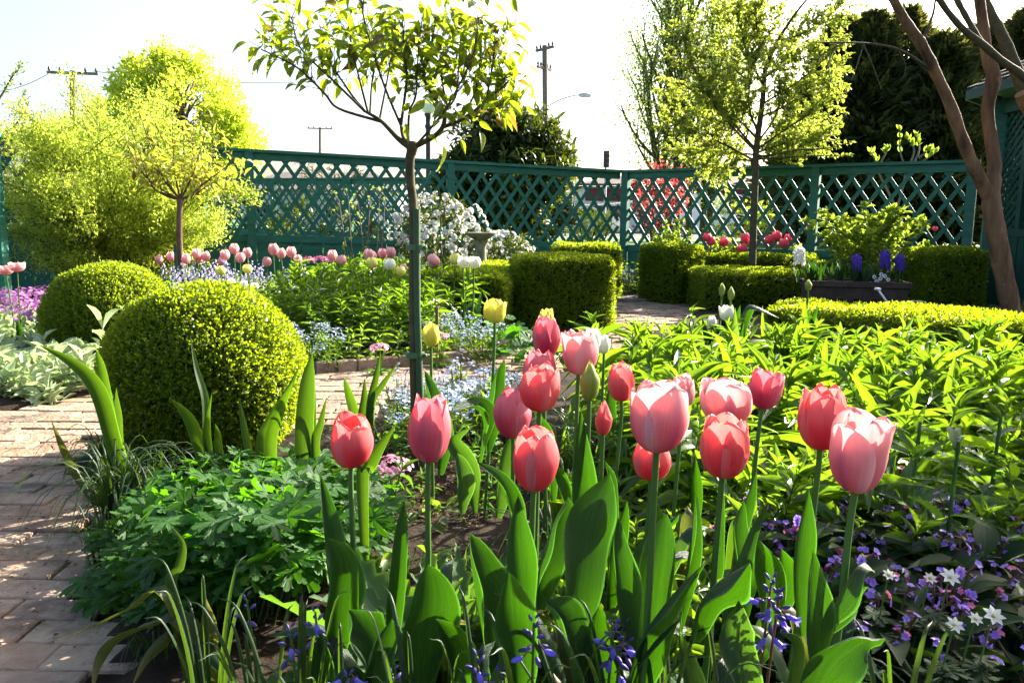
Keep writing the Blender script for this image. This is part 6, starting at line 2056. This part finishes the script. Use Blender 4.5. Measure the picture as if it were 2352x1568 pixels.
for k, p in enumerate(spread(polyP, 50, .08)):
    if k < 4:
        pr[k].o.location = Vector(p)
        setp(pr[k].o, LAB, 'lungwort', 'lungworts in the right foreground')
    else:
        dup(pr[k % 4].o, p, random.random() * 6.28, random.uniform(.85, 1.1), LAB, 'lungworts in the right foreground')
def anemone(label, x, y, d, r=.017, nor=(0, -.6, .8)):
    c = P(x, y, d)
    base = X(x, d + .01)
    T = Thing('white_anemone', label, 'anemone', base, 'white anemones among the lungworts')
    b = MB()
    b.tube(curve([base, (base + c) / 2 + V3(.004, 0, 0), c], 8), .0014, 6)
    T.part('stem', b, M['stem'])
    b = MB()
    flower_disc(b, c, nor, r, 7, .5, .45)
    fl = T.part('flower', b, M['white_petal'])
    b = MB()
    b.lathe([(.001, .004), (.003, .003), (.0035, 0)], c, 8, axis=nor)
    T.part('centre', b, PT['yellow'], fl)
    b = MB()
    n = 7
    a = rng.random(n) * 6.28
    d_ = np.c_[np.cos(a), np.sin(a), rng.uniform(-.1, .3, n)]
    b.scatter(PALM, np.tile(base * .3 + c * .7, (n, 1)) + rng.normal(size=(n, 3)) * .01, d_, np.tile(V3(0, 0, 1), (n, 1)) + rng.normal(size=(n, 3)) * .2, rng.uniform(.03, .05, n), rng.uniform(.022, .034, n))
    T.part('leaves', b, M['spot_leaf'])
for k, (x, y, d, r) in enumerate(((2040, 1321, 1.32, .012), (2135, 1329, 1.35, .013), (2180, 1327, 1.32, .019), (2191, 1437, 1.2, .016), (2239, 1422, 1.22, .013), (2280, 1416, 1.2, .019), (1557, 1446, 1.15, .013))):
    anemone(('creamy nodding anemone bud left of the white ones', 'small white anemone beside the largest upper one', 'largest upper white anemone beside violet flowers', 'white anemone cup, lowest on the right', 'small white anemone between the two lower ones', 'open white anemone lower right with yellow centre', 'white anemone half hidden under the tulip leaves')[k], x, y, d, r)
def T_serr(rows=9):
    V, UV, F = [], [], []
    for k in range(rows * 2 + 1):
        u = k / (rows * 2)
        w_ = math.sin(PI * u ** .75) * .5 * (1.0 if k % 2 else .55) + .02
        z = -.3 * u * u
        V += [[-w_, u + (.03 if k % 2 else 0), z + .12 * w_], [0, u, z], [w_, u + (.03 if k % 2 else 0), z + .12 * w_]]
        UV += [[0, u], [.5, u], [1, u]]
    for k in range(rows * 2):
        a = 3 * k
        F += [[a, a + 1, a + 4, a + 3], [a + 1, a + 2, a + 5, a + 4]]
    return np.array(V), F, np.array(UV)
SERR = T_serr()
def poppy(label, x, d, n, L, up=.7, tall=0.0):
    base = X(x, d)
    b = MB()
    if tall:
        b.tube([base, base + V3(.01, 0, tall)], [.006, .004], 7)
    a = rng.random(n) * 6.28
    el = rng.normal(up, .25, n)
    d_ = np.c_[np.cos(a) * np.cos(el), np.sin(a) * np.cos(el), np.sin(el)]
    hh = rng.random(n) * tall
    L = L * rng.uniform(.7, 1.15, n) * (1 - .4 * (hh / tall if tall else 0))
    b.scatter(SERR, base + d_ * .01 + np.c_[np.zeros((n, 2)), hh], d_, np.tile(V3(0, 0, 1), (n, 1)) + rng.normal(size=(n, 3)) * .25, L, L * .30)
    single('poppy_plant', b, [M['poppy_leaf']], label, 'poppy', base, 'toothed leaved poppy plants')
poppy('toothed grey green poppy leaves behind the second left tulip', 965, 1.5, 14, .30, .9)
poppy('low toothed poppy leaves in the shade beside the bare soil', 1040, 1.45, 12, .26, .6)
poppy('toothed poppy leaves between the geranium mound and tulips', 900, 1.62, 12, .26, .7)
poppy('tall hairy poppy stem with toothed leaves in the right phlox', 2140, 1.85, 26, .15, .5, .46)
poppy('leaning hairy poppy stem with toothed leaves near the right edge', 2235, 1.75, 26, .15, .5, .44)
poppy('hairy poppy stem with toothed leaves at the right edge', 2330, 1.95, 26, .15, .5, .45)
poppy('short toothed poppy clump behind the rightmost tulip', 2040, 1.75, 16, .2, .7)
for k, (x, d, n, L) in enumerate(((880, 1.42, 14, .30), (1000, 1.36, 14, .28), (1070, 1.5, 12, .26), (1110, 1.36, 12, .26), (930, 1.3, 14, .28), (860, 1.25, 12, .30), (1010, 1.62, 12, .22))):
    poppy('toothed dark poppy leaves in the shade among the left tulip stems', x, d, n, L, .85)
def cut_clump(name, label, cat, x, d, n, L, R, h, mat, tpl=PALM, group=None, flat=.9):
    base = X(x, d)
    b = MB()
    a = rng.random(n) * 6.28
    q = np.sqrt(rng.random(n))
    pos = base + np.c_[np.cos(a) * q * R, np.sin(a) * q * R, h * (1 - .55 * q * q) * rng.uniform(.6, 1, n)]
    d_ = np.c_[np.cos(a), np.sin(a), rng.normal(0, .3, n)] + rng.normal(size=(n, 3)) * .4
    b.scatter(tpl, pos, d_, np.tile(V3(0, 0, 1), (n, 1)) + rng.normal(size=(n, 3)) * .3, L * rng.uniform(.7, 1.2, n), L * flat * rng.uniform(.8, 1.1, n))
    for k in range(0, n, 2):
        b.tube([base + (pos[k] - base) * V3(.4, .4, 0), pos[k]], .0015, 4, cap=False)
    single(name, b, [M[mat]], label, cat, base, group)
cut_clump('cut_leaved_plant', 'small clump of cut leaves at the bottom right under the anemones', 'leafy plant', 2100, 1.14, 90, .034, .17, .24, 'poppy_leaf')
cut_clump('cut_leaved_plant', 'dark cut leaves under the white anemones at right', 'leafy plant', 2140, 1.34, 90, .05, .24, .16, 'spot_leaf')
cut_clump('cut_leaved_plant', 'small cut leaves low between the strap leaves, left of the tallest bluebell', 'leafy plant', 1600, 1.08, 30, .035, .09, .27, 'geranium_leaf')
cut_clump('cut_leaved_plant', 'dark leafy plants in the shade right of the lungworts', 'leafy plant', 2290, 1.5, 80, .06, .3, .2, 'spot_leaf')
T_rnd = (np.array([[0, 0, .0]] + [[math.sin(t) * (.5 + .05 * math.cos(7 * t)), .42 - math.cos(t) * (.5 + .05 * math.cos(7 * t)), .1 * abs(math.sin(3.5 * t)) - .04] for t in np.linspace(.25, 2 * PI - .25, 26)]),
         [[0, k + 1, k + 2] for k in range(25)], np.array([[.5, 0]] + [[.5 + .5 * math.sin(t), .5 - .5 * math.cos(t)] for t in np.linspace(.25, 2 * PI - .25, 26)]))
for x, d, lab in ((1195, 5.2, 'round leaved heuchera in front of the middle box cube'), (1160, 5.7, 'round leaved heuchera behind, left of the middle box cube'), (1240, 4.9, 'round leaved heuchera at the path edge before the middle cube')):
    cut_clump('heuchera_plant', lab, 'heuchera', x, d, 38, .09, .2, .24, 'geranium_leaf', T_rnd, 'heucheras before the middle cube')
strew('low_leafy_plant', 'low leafy seedling on the bare mulched soil behind the left tulips', 'leafy plant', 'seedlings on the mulched soil', fil0, spread([G(860, 1200), G(870, 1060), G(1000, 985), G(1180, 990), G(1230, 1200), G(1050, 1260)], 26, .09), .4, .75)
for x, d, lab in ((920, 1.95, 'pale lobed seedlings in the soil left of the tulips'), (965, 2.3, 'leafy primula foliage at the foot of the standard tree')):
    cut_clump('leafy_seedling', lab, 'leafy plant', x, d, 26, .05, .1, .10, 'fmn_leaf', LANCE6, flat=.5)

# ------------------------------------------------------------------ forget-me-nots and primulas
def proto_fmn(n, h, R, fr, seed, mat='blue_flower', heads=8):
    T = Thing('forget_me_not', None, 'forget-me-not', V3(0, 0, 0))
    b = MB()
    for k in range(n):
        fl = MB()
        a, q = random.random() * 6.28, random.random() ** .6 * R
        e = V3(math.cos(a) * q, math.sin(a) * q, h * random.uniform(.6, 1.05) * (1 - .3 * (q / R) ** 2))
        b.tube(curve([e * V3(.3, .3, 0), e * V3(.7, .7, .6), e], 5), .0018, 4, cap=False)
        m = 7
        u = rng.uniform(.15, .85, m)[:, None]
        dd = rand_dirs(m) * .9 + V3(0, 0, .5)
        b.scatter(LANCE, e * V3(.3, .3, 0) * (1 - u) + e * u, dd, np.tile(V3(0, 0, 1), (m, 1)), rng.uniform(.03, .055, m), rng.uniform(.009, .015, m))
        for j in range(heads):
            c = e + rng.normal(size=3) * V3(.016, .016, .009)
            flower_disc(fl, c, V3(random.gauss(0, .4), random.gauss(-.2, .4), 1), fr, 5, .95, .1)
        T.part('flower_head', fl, M[mat])
    T.part('leaves', b, M['fmn_leaf'])
    return T
FG = 'forget-me-not clumps'
def strew_t(protos, spots, label, group, smin=.85, smax=1.15, cat=None):
    for k, p in enumerate(spots):
        if k < len(protos):
            protos[k].o.location = Vector([float(c) for c in p])
            setp(protos[k].o, label, cat, group)
        else:
            dup(protos[k % len(protos)].o, p, random.random() * 6.28, random.uniform(smin, smax), label, group)
pf = [proto_fmn(10, .26, .12, .0070, k) for k in range(3)]
strew_t(pf, spread([X(885, 3.05), X(985, 2.95), X(1175, 3.3), X(1205, 3.75), X(1060, 3.85), X(895, 3.55)], 22, .12), 'pale blue forget-me-not clump around the foot of the standard tree', 'forget-me-nots by the standard tree')
pf2 = [proto_fmn(11, .30, .15, .0065, k) for k in range(3)]
strew_t(pf2, spread([X(665, 4.7), X(760, 4.75), X(770, 5.3), X(640, 5.3)], 10, .16), 'pale blue forget-me-not clump between the front box ball and the leafy mass', 'forget-me-nots right of the box ball')
pf3 = [proto_fmn(11, .28, .16, .0065, k) for k in range(2)]
strew_t(pf3, spread([X(1000, 5.3), X(1120, 5.1), X(1140, 5.7), X(1010, 5.9)], 10, .16), 'shaded blue forget-me-not clump behind the standard stem', 'forget-me-nots behind the standard stem')
pf4 = [proto_fmn(12, .36, .2, .007, k) for k in range(2)]
strew_t(pf4, [X(1440, 9.9), X(1425, 10.2), X(1462, 10.3), X(1440, 10.8), X(1420, 9.6)], 'soft forget-me-not clump between the two cubes at the end of the path', 'forget-me-nots at the end of the path')
def primula(label, x, d, mat, n, R, h, fr, leaf=.07, group=None, lm='fmn_leaf', name='primula'):
    base = X(x, d)
    T = Thing(name, label, 'primula', base, group)
    b = MB()
    a = rng.random(14) * 6.28
    d_ = np.c_[np.cos(a), np.sin(a), rng.uniform(.1, .7, 14)]
    b.scatter(LANCE6, np.tile(base, (14, 1)) + d_ * R * .3, d_, np.tile(V3(0, 0, 1), (14, 1)), leaf * rng.uniform(.8, 1.3, 14), leaf * .5)
    for k in range(8):
        a_ = random.random() * 6.28
        b.tube([base, base + V3(math.cos(a_) * R * .6, math.sin(a_) * R * .6, h * .9)], .002, 4)
    T.part('leaves', b, M[lm])
    b = MB()
    for k in range(n):
        v = nrm(rng.normal(size=3) * V3(1, 1, .5) + V3(0, 0, .5))
        flower_disc(b, base + V3(0, 0, h) + v * V3(R, R, R * .45) * random.uniform(.75, 1.05), v + V3(0, -.2, .4), fr, 5, .95, .2)
    T.part('flowers', b, M[mat])['kind'] = 'stuff'
primula('bright pink primula cluster between the two left tulips and the path', 890, 2.5, 'pink_cluster', 60, .07, .13, .011)
primula('small pale pink flower cluster by the path edging bricks', 868, 4.75, 'pink_cluster', 40, .06, .16, .012)
primula('small pale pink flower cluster at the standard stake', 1012, 5.0, 'pink_cluster', 24, .05, .2, .011)
for k, (x, d) in enumerate(((15, 5.9), (62, 6.2), (105, 5.9), (40, 6.7), (100, 6.8), (-10, 6.5), (128, 5.3), (80, 5.4))):
    primula('purple pink flowering mound at the left edge before the feathery shrub', x, d, 'lilac_cluster', 90, .19, .26, .015, .1, 'purple pink mounds at the left edge', name='purple_mound')
# lavender spikes between the far tulips, red and other small colour
def proto_spike():
    T = Thing('lavender_bluebell', None, 'bluebell', V3(0, 0, 0))
    b = MB()
    for k in range(8):
        fl = MB()
        a, q = random.random() * 6.28, random.random() * .13
        o = V3(math.cos(a) * q, math.sin(a) * q, 0)
        h = random.uniform(.36, .52)
        b.tube([o, o * 1.3 + V3(0, 0, h)], [.003, .002], 4)
        b.blade([o, o * 1.2 + V3(0, 0, .18), o * 2.2 + V3(math.cos(a) * .08, math.sin(a) * .08, .26)], .018, (-math.sin(a), math.cos(a), 0), 'strap', 7, 2, .4)
        for j in range(11):
            c = o * 1.3 + V3(math.cos(j * 2.4) * .012, math.sin(j * 2.4) * .012, h - .012 * j)
            bell(fl, c, V3(math.cos(j * 2.4), math.sin(j * 2.4), -.7), .016, .006)
        T.part('flower_spike', fl, M['lavender'])
    T.part('leaves', b, M['strap_leaf'])
    return T
ps = [proto_spike() for _ in range(3)]
strew_t(ps, [X(x, d) for x, d in ((400, 6.9), (440, 6.7), (485, 6.8), (525, 6.9), (540, 7.4), (470, 7.5), (590, 7.4), (660, 7.4), (420, 7.3))], 'lavender coloured bluebell clump between the rosy tulips of the far bed', 'lavender bluebells in the far bed')
for k, (x, d, r) in enumerate(((700, 7.9, .045), (745, 7.9, .05), (730, 8.1, .045))):
    primula(('small deep rose flower cluster in front of the left fence', 'deep rose flower cluster, right one of three before the left fence', 'deep rose flower cluster between two others before the left fence')[k], x, d, 'rose_flower', 30, .1, .52, .014, .1, 'deep rose clusters before the left fence')
# low foliage between the far tulips
fol = [proto_phlox(.3, 8, .12, 'fmn_leaf', k) for k in range(3)]
strew('low_leafy_plant', 'low leafy plant under the far tulips behind the box balls', 'leafy plant', 'low leafy plants in the far bed', fol, spread([X(350, 6.3), X(480, 5.9), X(640, 5.9), X(690, 6.8), X(700, 8.3), X(560, 8.6), X(370, 7.9)], 90, .12), .8, 1.25)
strew('low_leafy_plant', 'low leafy plant on the bare soil before the right fence and planter', 'leafy plant', 'low leafy plants by the right fence', fol[:2], spread([X(1430, 11.2), X(1470, 10.3), X(1600, 10.8), X(1830, 10.2), X(1850, 9.8), X(1640, 11.0)], 34, .15), .8, 1.4)
strew('low_leafy_plant', 'low leafy plant in the bed between left fence and clipped hedges', 'leafy plant', 'low leafy plants in the back bed', fol[1:], spread([X(740, 8.5), X(1000, 8.4), X(1230, 9.6), X(1380, 10.9), X(1250, 10.6), X(900, 9.6)], 46, .15), .8, 1.3)
fil = [proto_phlox(.24, 8, .085, 'phlox_leaf', k) for k in range(3)]
strew('low_leafy_plant', 'low leafy plant filling the soil between the pink tulips', 'leafy plant', 'low leafy plants between the tulips', fil, spread([V3(.06, 1.35, 0), V3(.40, 1.3, 0), V3(.52, 1.9, 0), V3(.40, 2.4, 0), V3(.16, 1.95, 0)], 46, .075), .7, 1.1)
strew('low_leafy_plant', 'low leafy plant between path edge and the leafy mass', 'leafy plant', 'low leafy plants at the path edge', fol, spread([X(735, 4.85), X(900, 4.95), X(1010, 5.0), X(1000, 5.4), X(740, 5.3)], 22, .12), .45, .8)

# ------------------------------------------------------------------ planter with hyacinths, bucket, standpipe
def planter():
    c = X(1966, 7.65)
    L, W, H, rz = .93, .42, .40, -.22
    T = Thing('garden_trough', 'dark ornate trough planter filled with hyacinths near the gazebo', 'planter', c)
    cz, sz = math.cos(rz), math.sin(rz)
    R = np.array([[cz, -sz, 0], [sz, cz, 0], [0, 0, 1]])
    M['trough'] = solid_mat('dark_terracotta', (.030, .018, .014), (.065, .042, .032), 14, .8, .3, bump=.4)
    b = MB()
    def ring(z, l, w_):
        return [(R @ V3(x * l / 2, y * w_ / 2, z)) + c for x, y in ((-1, -1), (1, -1), (1, 1), (-1, 1))]
    lv = [ring(0, L - .12, W - .12), ring(.03, L - .08, W - .08), ring(.06, L - .1, W - .1), ring(H - .06, L - .02, W - .02), ring(H - .05, L + .02, W + .02), ring(H, L + .02, W + .02), ring(H, L - .06, W - .06), ring(H - .05, L - .07, W - .07)]
    V = [p for q in lv for p in q]
    F = []
    for k in range(len(lv) - 1):
        for i in range(4):
            F.append([k * 4 + i, k * 4 + (i + 1) % 4, k * 4 + 4 + (i + 1) % 4, k * 4 + 4 + i])
    b.add(V, F)
    T.part('body', b, M['trough'], smooth=False)
    b = MB()
    for k in range(5):                                # scrolling relief on the long side and the end
        for (o, ax, n_, m_) in ((V3(0, -W / 2 + .005, 0), V3(1, 0, 0), V3(0, -1, .12), L / 2 - .1), (V3(L / 2 - .005, 0, 0), V3(0, 1, 0), V3(1, 0, .12), W / 2 - .08)):
            if ax[1] and k > 1:
                continue
            u = -m_ + 2 * m_ * (k + .5) / (5 if ax[0] else 2)
            sp = [o + ax * (u + math.cos(t) * (.06 - .0075 * t) * (1 if k % 2 else -1)) + V3(0, 0, H * .5 + math.sin(t) * (.06 - .0075 * t)) + n_ * (-.022 + .05 * (.5 + math.sin(t) * (.06 - .0075 * t) / H)) for t in np.linspace(0, 7, 24)]
            b.tube([R @ p + c for p in sp], .010, 6)
    T.part('relief', b, M['trough'])
    b = MB()
    b.add([p - V3(0, 0, .015) for p in lv[6]], [[0, 1, 2, 3]])
    T.part('soil', b, M['soil'])
    return c, R, L, W, H
PC, PR, PL, PW, PH = planter()
def hyacinth(label, x, y0, y1, d, wpx, mat, leaves=True):
    top, bot = P(x, y0, d), P(x, y1, d)
    base = V3(bot[0], d, PH - .03)
    T = Thing('hyacinth', label, 'hyacinth', base, 'hyacinths in the trough')
    b = MB()
    b.tube([base, bot, top - V3(0, 0, .01)], [.007, .007, .004], 7)
    T.part('stem', b, M['stem'])
    b = MB()
    r = wpx / 2 / F_PX * d * 1.2
    n = 44
    for k in range(n):
        u = (k + .5) / n
        a = k * 2.4
        rr = r * (.62 if u < .85 else .62 - (u - .85) * 2.2)
        o = V3(math.cos(a), math.sin(a), .15 - .4 * (1 - u) + (u > .8) * .6)
        c = bot + (top - bot) * u + V3(math.cos(a), math.sin(a), 0) * rr
        flower_disc(b, c, o, r * .48, 6, .5, .25)
    T.part('flower_spike', b, M[mat])
    b = MB()
    for k in range(5):
        a = k * 1.26 + random.random()
        o = V3(math.cos(a), math.sin(a), 0)
        L = random.uniform(.15, .22)
        b.blade([base + o * .01, base + o * .04 + V3(0, 0, L * .6), base + o * .09 + V3(0, 0, L)], .026, (-o[1], o[0], 0), 'strap', 8, 2, .5)
    T.part('leaves', b, M['tulip_leaf'])
hyacinth('white hyacinth at the left end of the trough', 1836, 570, 606, 7.75, 27, 'white_petal')
hyacinth('purple hyacinth, leftmost of the three in the trough', 1968, 586, 622, 7.6, 22, 'hya_purple')
hyacinth('tallest purple hyacinth in the middle of the trough', 2033, 577, 616, 7.6, 24, 'hya_purple')
hyacinth('purple hyacinth at the right end of the trough', 2067, 587, 618, 7.55, 22, 'hya_purple')
for k in range(22):
    q = PR @ V3(random.uniform(-PL / 2 + .05, PL / 2 - .25), random.uniform(-PW / 2 + .08, PW / 2 - .08), 0) + PC
    base = V3(q[0], q[1], PH - .03)
    b = MB()
    for j in range(5):
        a = random.random() * 6.28
        o = V3(math.cos(a), math.sin(a), 0)
        L = random.uniform(.13, .24)
        b.blade([base, base + o * .03 + V3(0, 0, L * .6), base + o * .07 + V3(0, 0, L)], .028, (-o[1], o[0], 0), 'strap', 8, 2, .5)
    single('hyacinth_leaves', b, [M['tulip_leaf']], 'hyacinth without bloom, a tuft of upright green leaves in the trough', 'hyacinth', base, 'leaf tufts in the trough')
M['pansy_white'] = M['white_petal']
for k, (x, y) in enumerate(((2008, 636), (2022, 640), (2032, 634), (2014, 646), (2040, 642), (2024, 630))):
    c = P(x, y, 7.45)
    base = V3(c[0], 7.45, PH - .03)
    T = Thing('pansy', 'small white and violet pansy at the front edge of the trough', 'pansy', base, 'pansies in the trough')
    b = MB()
    b.tube([base, c], .002, 4)
    T.part('stem', b, M['stem'])
    b = MB()
    flower_disc(b, c, V3(0, -1, .25), .022, 5, .95, .05)
    f_ = T.part('flower', b, M['white_petal'])
    b = MB()
    flower_disc(b, c + V3(0, -.004, 0), V3(0, -1, .25), .011, 3, .9, .05)
    T.part('centre', b, M['hya_purple'], f_)
def bucket():
    d = 6.0
    c = X(2096, d)
    zt = P(2096, 697, d)[2]
    T = Thing('red_bucket', 'red plastic bucket standing behind the long low hedge', 'bucket', c)
    m = solid_mat('red_plastic', (.55, .035, .02), (.60, .045, .025), 4, .35, .5)
    b = MB()
    b.lathe([(.001, 0), (.085, 0), (.115, zt - .02), (.125, zt - .02), (.125, zt), (.115, zt), (.108, zt - .03), (.08, .02), (.001, .02)], c, 28)
    T.part('body', b, m)
    b = MB()
    t = np.linspace(0, PI, 16)
    b.tube([c + V3(math.cos(a) * .122, -.02 - math.sin(a) * .09, zt + math.sin(a) * .03) for a in t], .003, 6)
    T.part('handle', b, M['metal_grey'])
bucket()
def tool():
    d = 6.2
    p, q = P(2016, 664, d), P(2042, 700, d)
    base = V3(q[0] + .06, d, 0)
    T = Thing('garden_tool', 'white handled garden tool leaning behind the low hedge beside the bucket', 'tool', base)
    m = solid_mat('white_plastic', (.70, .70, .68), (.75, .75, .73), 5, .45, .4)
    b = MB()
    b.tube([base, q, p], [.008, .008, .008], 8)
    T.part('shaft', b, m)
    b = MB()
    b.tube([p + V3(-.022, 0, .004), p + V3(.022, 0, -.002)], .011, 8)
    T.part('grip', b, m)
tool()
def standpipe():
    d = 5.15
    c = X(1003, d)
    t = P(1003, 697, d)
    T = Thing('iron_hose_guide', 'rusty iron hose guide with a ring top just right of the standard stem', 'hose guide', c)
    m = solid_mat('rusty_iron', (.07, .045, .025), (.14, .085, .045), 30, .8, .4, bump=.4)
    b = MB()
    b.tube([c, V3(c[0], d, t[2] - .02)], .011, 8)
    T.part('rod', b, m)
    b = MB()
    a = np.linspace(0, 2 * PI, 17)
    b.tube([t + V3(math.cos(q) * .012, 0, math.sin(q) * .012) for q in a], .006, 6, cap=False)
    T.part('ring', b, m)
standpipe()

# ------------------------------------------------------------------ chips of mulch on the bare soil
b = MB()
poly = [G(820, 1150), G(830, 1030), G(1000, 960), G(1180, 960), G(1210, 1150), G(1100, 1230), G(900, 1230)]
p = np.array(spread(poly, 1500))
n = len(p)
b.scatter(KITE, p + np.c_[np.zeros((n, 2)), rng.uniform(.018, .045, n)], rand_dirs(n) * V3(1, 1, .35), rand_dirs(n) * .6 + V3(0, 0, 1), rng.uniform(.010, .026, n), rng.uniform(.008, .016, n))
M['mulch'] = solid_mat('bark_mulch', (.075, .042, .016), (.15, .085, .032), 60, .9, .2, rnd=.6)
setp(single('bark_mulch', b, [M['mulch']], 'brown bark mulch on the bare soil behind the left tulips', 'mulch', poly[0]), kind='stuff')
# fallen bits and moss specks on the bricks
b = MB()
ok = spread([G(-200, 1500), G(0, 960), G(180, 960), G(180, 1500)], 220)
p = np.array(ok)
n = len(p)
b.scatter(KITE, p + V3(0, 0, .012), rand_dirs(n) * V3(1, 1, .1), rand_dirs(n) * .3 + V3(0, 0, 1), rng.uniform(.006, .018, n), rng.uniform(.005, .012, n))
setp(single('fallen_petals', b, [M['mulch']], 'dry bits and moss crumbs lying on the brick path', 'debris', p[0]), kind='stuff')
